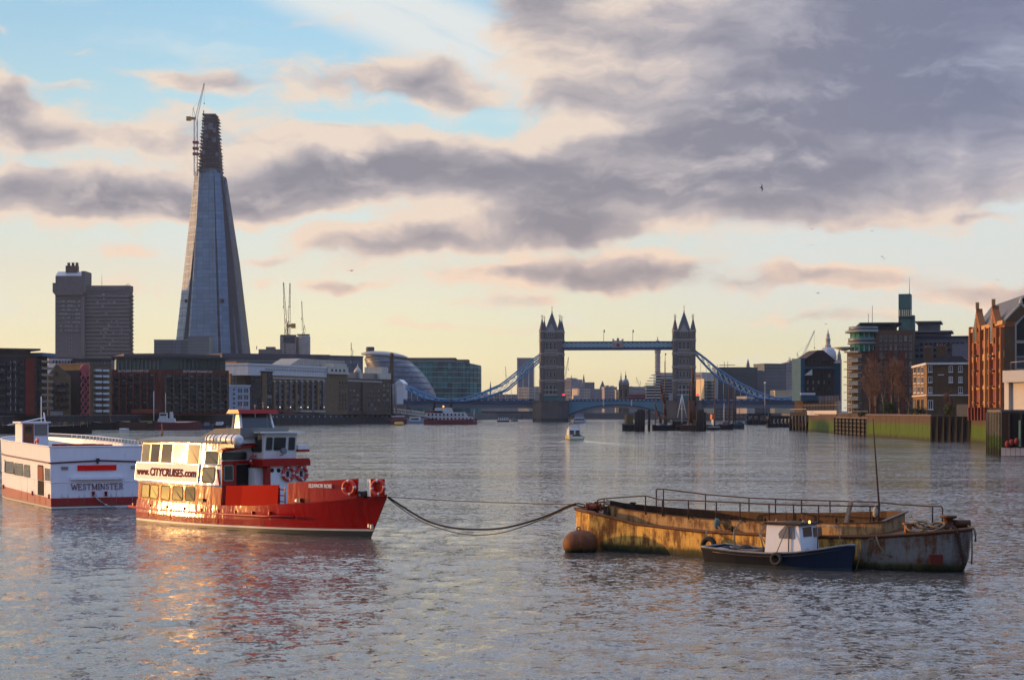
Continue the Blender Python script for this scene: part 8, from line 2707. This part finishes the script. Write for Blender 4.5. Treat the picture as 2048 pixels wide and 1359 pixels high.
# ------------------------------------------------------------------ moored craft
def hullmesh(mb, L, B, h, m=0, bow=.35, sheer=.25):
    secs = []
    for i in range(13):
        u = i / 12
        w = B / 2 * (1 - max(0, (u - (1 - bow)) / bow) ** 2) * (1 - max(0, (.12 - u) / .12) * .3)
        z = h * (1 + sheer * (2 * abs(u - .45)) ** 2)
        x = -L / 2 + L * u
        secs.append([(x, -w * .85, -.4), (x, -w, z), (x, w, z), (x, w * .85, -.4)])
    mb.loft(secs, m, caps=True)
    mb.face([p for p in [s[1] for s in secs]] + [s[2] for s in reversed(secs)], m)
    return secs


def boat(name, label, cat, px0, px1, py, hpx, m, ang=0.0, parts=(), masts=(), group=None, B=None):
    """moored craft: hull from px0 to px1 on the water line py; parts are boxes (name, px0, px1, top, bottom, material)"""
    c = afloat((px0 + px1) / 2, py)
    k = c.y / F
    t = T(name, label, cat, c, R(ang), group)
    L = (px1 - px0) * k / max(.3, math.cos(R(ang)))
    mb = MB()
    hullmesh(mb, L, B or max(2.2, min(6, L * .24)), hpx * k, 0)
    t.part('hull', mb, m)
    for nm, a, b_, tp, bt, mm in parts:
        x0, z1 = t.pl(a, tp); x1, z0 = t.pl(b_, bt)
        t.part(nm, MB().prism([(x0, z0), (x1, z0), (x1 - (x1 - x0) * .06, z1), (x0 + (x1 - x0) * .06, z1)], 'y', -1.2, 1.2), mm)
    for nm, a, tp, bt, r, mm in masts:
        x, z1 = t.pl(a, tp); x_, z0 = t.pl(a, bt)
        t.part(nm, MB().tube([(x, 0, z0), (x, 0, z1)], r, 6, r1=r * .6), mm)
    return t


BLK = mat('black_hull', (.012, .012, .013), .6, var=.3)
BRH = mat('brown_hull', (.055, .030, .022), .7, var=.3)
MAR = mat('maroon_hull', (.11, .016, .016), .5, var=.2)
SAIL = mat('tan_furled_sail', (.085, .038, .022), .9, var=.3, scale=.5)
SPAR = mat('varnished_spar', (.12, .075, .04), .7, var=.2)
WHB = mat('white_boat_paint', (.50, .50, .50), .5, var=.1)
GRNB = mat('green_boat_paint', (.03, .09, .06), .5, var=.1)
BLUB = mat('blue_boat_paint', (.04, .10, .22), .5, var=.1)
YELB = mat('yellow_buoy_paint', (.45, .27, .02), .5, var=.1)


def moored():
    t = boat('moored_barge', 'long black garden barge with plants on deck behind the white boat', 'barge', 3, 184, 867, 15, BLK, 0, masts=(), B=7)
    rng = random.Random(9)
    for k in range(16):
        px = 30 + k * 9
        x, z = t.pl(px, 848)
        mb = MB()
        leafmass(mb, (0, 0, .55), (.8, .8, .55), 40, rng, .22)
        o = mb.build('deck_plant', [LEAF, LEAF2, mat('purple_heather', (.10, .04, .07), .9), mat('yellow_flowers', (.28, .20, .05), .9)][k % 4])
        o.location = t.o.location + Vector((x, rng.uniform(-1.5, 1.5), z - .3))
        tag(o, ('dark green plant on the deck of the long black garden barge', 'olive green plant on the deck of the long black garden barge', 'purple heather on the deck of the long black garden barge', 'yellow flowering plant on the deck of the long black garden barge')[k % 4], 'plant', 'plants on the garden barge')
    for px in range(12, 182, 14):
        x, z0 = t.pl(px, 853); _, z1 = t.pl(px, 843)
        t.part('rail_post', MB().box(x - .05, x + .05, -3.2, -3.1, z0, z1), STEEL)
    boat('moored_barge', 'dark barge moored just right of the garden barge', 'barge', 184, 240, 859, 14, BLK, 4, (('deckhouse', 205, 222, 836, 846, BRH),), (('mast', 220, 818, 845, .12, SPAR),))
    boat('moored_barge', 'brown cargo barge with pale clutter left of the red tug', 'barge', 240, 312, 859.5, 15, BRH, -3, (('deckhouse', 262, 280, 836, 846, BLK), ('hatch_cover', 284, 306, 841, 846, mat('ochre_tarp', (.22, .17, .08), .9, var=.3))), (('mast', 307.6, 782, 845, .18, WHB),))
    t = boat('tug', 'tug with a maroon hull, white wheelhouse and tall mast before the red wharf', 'tug', 312, 402, 859, 14, MAR, 3, (('deckhouse', 315, 352, 836, 847, WHB), ('wheelhouse', 319, 335, 825, 837, WHB), ('window', 320, 334, 827, 831, PANEB), ('funnel', 340, 345, 823, 838, WHB)), (('mast', 331, 785, 826, .14, WHB), ('derrick', 347, 826, 840, .10, WHB)))
    boat('moored_boat', 'small dark blue cabin boat right of the maroon tug', 'boat', 403, 426, 858, 9, mat('ink_hull', (.02, .03, .06), .5), 8, (('cabin', 408, 419, 844, 851, mat('grey_cabin', (.16, .17, .18), .6)),))
    boat('moored_boat', 'low grey launch moored behind the red wheelhouse roof', 'boat', 426, 452, 857, 8, BLK, -6, (('cabin', 433, 446, 843, 850, WHB),))
    boat('rowing_boat', 'white dinghy beside the dark barge at the left', 'boat', 239, 258, 861, 4, WHB, 0, B=1.5)
    # pontoon, gangway, paddle steamer
    g = Bld('gangway', 'white trussed gangway sloping from the quay to the pontoon', 'gangway', 773, 852, 1000, 950, 821, 3, WHITEM, 0, body=False)
    p0 = Vector((g.pl(773, 822)[0], 0, g.pl(773, 822)[1])); p1 = Vector((g.pl(850, 832)[0], 0, g.pl(850, 832)[1]))
    up = Vector((0, 0, 1.8))
    for y in (0, 2.4):
        mb = MB().bar(p0 + Vector((0, y, 0)), p1 + Vector((0, y, 0)), .35).bar(p0 + up + Vector((0, y, 0)), p1 + up + Vector((0, y, 0)), .3)
        for i in range(10):
            a = p0.lerp(p1, i / 10) + Vector((0, y, 0)); c = p0.lerp(p1, (i + 1) / 10) + Vector((0, y, 0)) + up
            mb.bar(a, c, .18).bar(a, a + up, .18)
        g.part('side_truss', mb, WHITEM)
    g.part('walkway', MB().bar(p0 + Vector((0, 1.2, 0)), p1 + Vector((0, 1.2, 0)), 2.3, .2), CONC)
    boat('moored_boat', 'maroon and white passenger launch at the pontoon beside the yellow buoy', 'boat', 780, 814, 848, 8, MAR, 0, (('saloon', 783, 810, 833, 842, mat('red_brown_saloon', (.17, .05, .04), .6)), ('roof', 782, 809, 831, 833, WHB)))
    boat('moored_boat', 'pale blue and white launch between the pontoon and the paddle steamer', 'boat', 812, 848, 847, 8, mat('grey_blue_hull', (.20, .23, .30), .5), 0, (('saloon', 818, 842, 833, 842, WHB), ('window', 822, 838, 836, 839, PANEB)))
    t = boat('paddle_steamer', 'white and red paddle steamer with two dark funnels by the left bank', 'steamer', 848, 954, 848.5, 9, mat('steamer_hull', (.16, .03, .03), .5), 0,
             (('lower_deck', 850, 950, 833, 842, WHB), ('upper_deck', 849, 936, 824, 833, WHB), ('texas_deck', 868, 906, 815, 824, WHB), ('red_canopy', 848, 887, 821, 825.5, mat('orange_red_canopy', (.38, .06, .02), .6)), ('paddle_box', 852, 875, 836, 848, MAR)),
             (('funnel', 869, 801, 822, .75, BLK), ('funnel', 902, 798, 822, .75, BLK), ('mast', 948, 818, 842, .15, WHB)), B=9)
    for k in range(12): t.part('window', MB().box(t.pl(856 + k * 7.6, 838)[0], t.pl(859.5 + k * 7.6, 838)[0], -1.6, -1.25, t.pl(880, 840)[1], t.pl(880, 835)[1]), PANEB)
    for k in range(10): t.part('window', MB().box(t.pl(856 + k * 7.6, 828)[0], t.pl(859 + k * 7.6, 828)[0], -1.6, -1.25, t.pl(880, 831)[1], t.pl(880, 826.5)[1]), PANEB)
    x, z = t.pl(887, 812.5)
    t.part('deck_lamp', MB().ball((x, -1.6, z), .5, 0, 8), mat('warm_deck_lamp', (.6, .3, .1), .4, var=0, emit=(1, .45, .12, .9)))
    for px, py, lab in ((798, 850.5, 'yellow drum buoy in front of the maroon passenger launch'), (908, 848.5, 'yellow drum buoy in front of the paddle steamer')):
        b = T('marker_buoy', lab, 'buoy', afloat(px, py), 0, 'yellow drum buoys off the left bank')
        b.part('drum', MB().lathe([(.9, -2.1), (1.1, -1.6), (1.1, 1.6), (.9, 2.1)], (0, 0, .5), 14, 0, 'x'), YELB)
        b.part('mooring_ring', MB().torus((0, 0, 1.75), (0, 1, 0), .25, .07), BLACKM)
    boat('moored_boat', 'small white cruiser under the left side span of the bridge', 'boat', 1021, 1036, 842.5, 4, WHB, 0, (('cabin', 1024, 1032, 835.5, 840, WHB),))
    t = boat('mooring_pontoon', 'low pontoon with a row of white posts under the left side span', 'pontoon', 994, 1019, 843, 2.5, BLK, 0)
    for k in range(6): t.part('white_post', MB().box(t.pl(997 + k * 3.8, 840)[0] - .25, t.pl(997 + k * 3.8, 840)[0] + .25, -.3, .3, .5, t.pl(997, 834)[1]), WHITEM)
    # warship and excursion boat seen beyond the left tower
    t = boat('warship', 'grey and blue painted warship beyond the bridge beside the left pier', 'warship', 1130, 1186, 836.5, 12, mat('warship_grey', (.14, .17, .20), .6, var=.2), 0,
             (('superstructure', 1140, 1176, 806, 826, mat('warship_blue', (.10, .17, .21), .6, var=.4, scale=.08)), ('bridge_house', 1146, 1164, 790, 807, mat('warship_pale', (.26, .28, .29), .6, var=.2)), ('gun_turret', 1170, 1180, 818, 826, MATS['warship_blue'])),
             (('mast', 1143, 750, 792, .5, HAZEB), ('mast', 1156, 762, 792, .45, HAZEB), ('funnel', 1165, 797, 812, 1.6, HAZEB)), B=16)
    for py in (757, 765): t.part('yard', MB().bar((t.pl(1138, py)[0], 0, t.pl(1143, py)[1]), (t.pl(1148, py)[0], 0, t.pl(1143, py)[1]), .35), HAZEB)
    t = boat('excursion_boat', 'white excursion boat passing the left bridge pier', 'boat', 1145, 1172, 846, 4, mat('white_grey_hull', (.36, .36, .40), .5), 0, (('saloon', 1147, 1170, 834, 842, WHB), ('upper_deck', 1150, 1168, 827, 834, mat('grey_deck_house', (.20, .21, .25), .6))), (), B=7)
    for k in range(7): t.part('window', MB().box(t.pl(1148.5 + k * 3, 838)[0], t.pl(1150.5 + k * 3, 838)[0], -1.5, -1.25, t.pl(1160, 840)[1], t.pl(1160, 836)[1]), PANEB)
    boat('moored_barge', 'rust coloured lighter moored under the bascules', 'barge', 1208, 1250, 836, 7, mat('lighter_brown', (.06, .035, .03), .8, var=.2), 0)
    # cluster of sailing barges and piles below the right tower
    boat('tug', 'little dark tug with an ochre wheelhouse left of the piles', 'tug', 1245, 1278, 861, 12, BLK, 12, (('gunwale_band', 1246, 1272, 847.5, 849.5, GRNB), ('wheelhouse', 1251, 1265, 829, 847, mat('ochre_wheelhouse', (.13, .085, .035), .8, var=.2))), (('mast', 1258, 815, 830, .12, SPAR),))
    t = boat('sailing_barge', 'sailing barge with a tall mast and dark brown furled sails', 'sailing barge', 1304, 1348, 860.5, 10, BLK, 6, (('hatch', 1318, 1334, 847, 851, mat('blue_hatch', (.06, .09, .13), .7)),), (('mainmast', 1330, 722, 850, .28, SPAR), ('topmast', 1330.3, 706, 740, .12, SPAR), ('mizzen_mast', 1311, 771, 850, .18, SPAR)))
    def furled(t, pts, r0, r1):
        P_ = [(t.pl(px, py)[0], 0, t.pl(px, py)[1]) for px, py in pts]
        mb = MB()
        for i in range(len(P_) - 1): mb.tube([P_[i], P_[i + 1]], r0 + (r1 - r0) * i / len(P_), 7, 0, r0 + (r1 - r0) * (i + 1) / len(P_))
        t.part('furled_sail', mb, SAIL)
    furled(t, ((1320, 764), (1324, 785), (1329, 806), (1331, 830), (1331, 848)), .2, .85)
    furled(t, ((1309, 806), (1313, 818), (1318, 830), (1322, 846)), .15, .7)
    t.part('pennant', MB().loft([[(t.pl(1330.3, 707)[0], 0, t.pl(1330, 706)[1]), (t.pl(1330.3, 709)[0], 0, t.pl(1330, 710)[1])], [(t.pl(1333, 707)[0], .2, t.pl(1330, 707)[1]), (t.pl(1333, 709)[0], .2, t.pl(1330, 709)[1])]]), BLK)
    boat('moored_barge', 'dark covered barge with a flat shed roof between the sailing barges', 'barge', 1340, 1378, 860, 8, BLK, 0, (('shed', 1343, 1374, 842, 853, BLK), ('shed_roof', 1341, 1376, 839.5, 842, mat('grey_shed_roof', (.14, .145, .155), .7))))
    t = boat('moored_boat', 'dark boat carrying a white triangular mast frame', 'boat', 1352, 1380, 860.5, 9, BLK, 0)
    ap = (t.pl(1364, 789)[0], 0, t.pl(1364, 789)[1])
    for px, py in ((1354.8, 835), (1373.6, 835), (1364, 845)): t.part('frame_leg', MB().tube([ap, (t.pl(px, py)[0], 0, t.pl(px, py)[1])], .16, 6), WHITEM)
    t.part('frame_cross', MB().tube([(t.pl(1358.5, 817)[0], 0, t.pl(1358, 817)[1]), (t.pl(1370, 817)[0], 0, t.pl(1370, 817)[1])], .10, 6), WHITEM)
    t = boat('sailing_barge', 'sailing barge with thick rust brown furled sails before the right tower', 'sailing barge', 1361, 1410, 861, 11, BRH, -5, (('wheelhouse', 1386, 1394, 838, 850, mat('ochre_house', (.14, .09, .04), .8)),), (('mainmast', 1384.5, 730, 850, .3, SPAR), ('mizzen_mast', 1378.5, 765, 850, .22, SPAR)))
    furled(t, ((1385, 735), (1386, 765), (1387, 800), (1386.5, 845)), .25, .95)
    furled(t, ((1378.5, 772), (1379, 800), (1380.5, 845)), .2, .6)
    furled(t, ((1389.5, 778), (1390.5, 810), (1391, 845)), .2, .7)
    t = boat('moored_boat', 'cabin boat with a pale gunwale and an orange and white board', 'boat', 1413, 1440, 859.5, 9, BLK, 10, (('gunwale_band', 1414, 1438, 852, 854.5, mat('cream_band', (.36, .33, .28), .6)), ('board', 1422, 1428, 828, 838, mat('orange_board', (.50, .16, .06), .6)), ('board_post', 1424.5, 1425.5, 838, 853, WHB)), (('mast', 1429, 749, 852, .2, SPAR),))
    boat('sailing_barge', 'dark sailing barge with two slender reddish masts', 'sailing barge', 1438, 1466, 859, 10, BLK, -4, (('deckhouse', 1444, 1456, 843, 850, mat('mauve_house', (.11, .09, .12), .7)),), (('mainmast', 1458, 762, 850, .26, SAIL), ('mizzen_mast', 1448, 806, 850, .14, WHB)))
    boat('sailing_barge', 'rightmost sailing barge of the cluster with a pair of close masts', 'sailing barge', 1460, 1489, 857, 9, mat('slate_hull', (.03, .04, .05), .6), 5, (('deckhouse', 1472, 1484, 842, 849, mat('teal_house', (.05, .10, .12), .7)),), (('mainmast', 1467, 758, 850, .24, SAIL), ('mizzen_mast', 1470.5, 776, 850, .2, SAIL), ('sprit', 1479, 800, 850, .12, SPAR)))
    labs = ('leftmost thick pile of the group left of the sailing barges', 'second thick pile from the left beside the little tug', 'third pile, tallest of the left group', 'fourth pile of the left group', 'lone pile between the left group and the first sailing barge',
            'first pile right of the rust brown sails', 'second pile right of the rust brown sails', 'third pile right of the rust brown sails', 'last pile before the cabin boat with the orange board')
    for k, (px, tp, w, lab) in enumerate(zip((1271.5, 1277, 1282, 1286, 1298, 1395, 1399.5, 1404, 1409), (824, 820, 819, 821, 819, 822, 819, 821, 825), (.5, .6, .55, .6, .42, .6, .5, .6, .55), labs)):
        t = T('mooring_pile', lab, 'pile', afloat(px, 862 - k * .12), 0, 'mooring piles among the sailing barges')
        t.part('shaft', MB().tube([(0, 0, -2), (.1, 0, t.pl(px, tp)[1])], w, 8), mat('pile_timber', (.030, .022, .02), .9, var=.3))
        t.part('cap', MB().tube([(.1, 0, t.pl(px, tp)[1]), (.1, 0, t.pl(px, tp)[1] + .25)], w * 1.1, 8), mat('pile_cap', (.07, .06, .055), .8))
    # piers on the right
    def pier(label, px0, px1, py, top, m, n):
        c0, c1 = afloat(px0, py), afloat(px1, py + (.8 if px1 > 1590 else 0))
        b = Bld('pier', label, 'pier', px0, px1, c0.y, c1.y, top, 9, m, 0, body=False)
        b.part('deck', MB().box(0, b.W, 0, 8, b.h - 1.2, b.h), m)
        for i in range(n):
            b.part('pier_pile', MB().box(b.W * i / (n - 1) - .35, b.W * i / (n - 1) + .35, -.2, .4, -1.5, b.h - 1.2), BLK)
            if i < n - 1: b.part('brace', MB().bar((b.W * i / (n - 1), .1, .6), (b.W * (i + 1) / (n - 1), .1, b.h - 1.4), .3), BLK)
        b.part('under_deck_shade', MB().box(0, b.W, .5, 7, -.5, b.h - 3.2), mat('pier_shade_black', (.012, .012, .012), .9))  # black block put behind the piles as the shade under the deck
        b.part('rail', MB().box(0, b.W, .1, .2, b.h + 1.0, b.h + 1.15).box(0, .15, .1, .2, b.h, b.h + 1), STEEL)
        return b
    pier('dark pontoon pier right of the sailing barges', 1495, 1542, 849, 826, BLK, 5)
    b = pier('low dark pier with open piles before the scaffolded house', 1537, 1582, 854, 831, BLK, 7)
    pier('short black timber jetty against the far quay wall', 1580, 1612, 860, 824, mat('jetty_black', (.016, .015, .015), .8, var=.3), 6)
    boat('moored_boat', 'small blue grey workboat beside the pontoon pier', 'boat', 1489, 1503, 847, 5, BLUB, 0, (('cabin', 1492, 1499, 836, 843, mat('blue_cabin', (.06, .12, .15), .6)),))
    t = T('lamp_post', 'tall lamp post with one globe behind the pontoon pier', 'lamp post', (*gp(1530, 800), 0), 0)
    t.part('post', MB().tube([(0, 0, 2), (0, 0, t.pl(1530, 768)[1])], .18, 6), STEEL)
    t.part('globe', MB().ball((0, 0, t.pl(1530, 765.5)[1]), .5, 0, 8), mat('lamp_globe', (.6, .6, .55), .4, var=0))


moored()

# lamps along the left quay
LGL = mat('quay_lamp_globe', (.6, .55, .45), .4, var=0, emit=(1.0, .82, .55, .7))
for k, (px, Y) in enumerate([(298, 772), (323, 768), (350, 778), (376, 785), (402, 792), (430, 806), (536, 842), (560, 852), (581, 866), (602, 880), (616, 888), (648, 905), (684, 925), (716, 948), (752, 975)]):
    t = T('quay_lamp', 'small lit globe lamp on the left quay', 'street lamp', (*gp(px, Y - 7), 5.0), 0, 'lit globe lamps along the left quay')
    zt = t.pl(px, 815)[1]
    t.part('post', MB().tube([(0, 0, 0), (0, 0, zt)], .09, 5), BLACKM)
    t.part('globe', MB().ball((0, 0, zt + .3), .27, 0, 8), LGL)

# gulls
GUL = mat('gull_grey_brown', (.10, .075, .07), .8, var=.1)
for k, (px, py, Y, s, lab) in enumerate(((1523, 376, 170, .72, 'largest gull, banking with wings bent under the grey cloud'), (703, 541, 300, 1.0, 'lone gull gliding right of the glass spire'), (1598, 408, 420, .8, 'small gull below and right of the largest one'), (1597, 446, 460, .8, 'small gull second from the top of the right flock'),
                                         (1624, 458, 450, .9, 'small gull just right of the flock column'), (1622, 490, 430, 1.0, 'gull lowest in the flock column'), (1744, 462, 500, .9, 'distant gull by the ragged cloud edge'), (1764, 513, 430, 1.0, 'gull of the close pair above the copper mast, left one'),
                                         (1768, 517, 450, .8, 'gull of the close pair above the copper mast, right one'), (1636, 586, 380, 1.0, 'low gull above the cathedral lantern'), (1652, 648, 420, .8, 'tiny gull beside the cathedral lantern'), (1995, 560, 380, .8, 'gull high above the orange warehouse'))):
    t = T('gull', lab, 'gull', at(px, py, Y), random.uniform(0, 3), 'gulls over the river')
    rng = random.Random(k)
    b = MB().lathe([(.01, -.24), (.06, -.16), (.085, 0), (.07, .12), (.05, .2), (.045, .25), (.015, .31)], (0, 0, 0), 8, 0, 'x')
    b.prism([(-.22, -.05), (-.34, -.07), (-.34, .07), (-.22, .05)], 'z', -.012, .012)
    t.part('body', b, GUL)
    up = rng.uniform(.15, .5)
    for sd in (-1, 1):
        w = MB()
        sec = [(0, .05, .0), (.05, .35, up * .35), (-.02, .62, up * .30), (-.16, .88, up * .05)]
        ch = (.20, .19, .13, .03)
        top = [[(x + c * .5, sd * y, z), (x, sd * y, z + .02), (x - c * .5, sd * y, z), (x, sd * y, z - .01)] for (x, y, z), c in zip(sec, ch)]
        w.loft(top, closed=True, caps=True)
        t.part('wing', w, GUL)
    t.o.scale = (s * .95,) * 3
    if k == 0: t.o.rotation_euler = (R(50), R(20), R(20))

# ------------------------------------------------------------------ air
hz = MB().box(-3500, 3500, -70, 5200, -3.5, 330).build('haze', None)
hz.data.materials.clear()
HM = bpy.data.materials.new('haze')
HM.use_nodes = True
HM.node_tree.nodes.clear()
vo = HM.node_tree.nodes.new('ShaderNodeVolumePrincipled')
vo.inputs['Color'].default_value = (.66, .78, 1.0, 1)
vo.inputs['Density'].default_value = 0.000033
vo.inputs['Anisotropy'].default_value = 0.2
ou = HM.node_tree.nodes.new('ShaderNodeOutputMaterial')
HM.node_tree.links.new(vo.outputs[0], ou.inputs['Volume'])
hz.data.materials.append(HM)
tag(hz, kind='stuff')
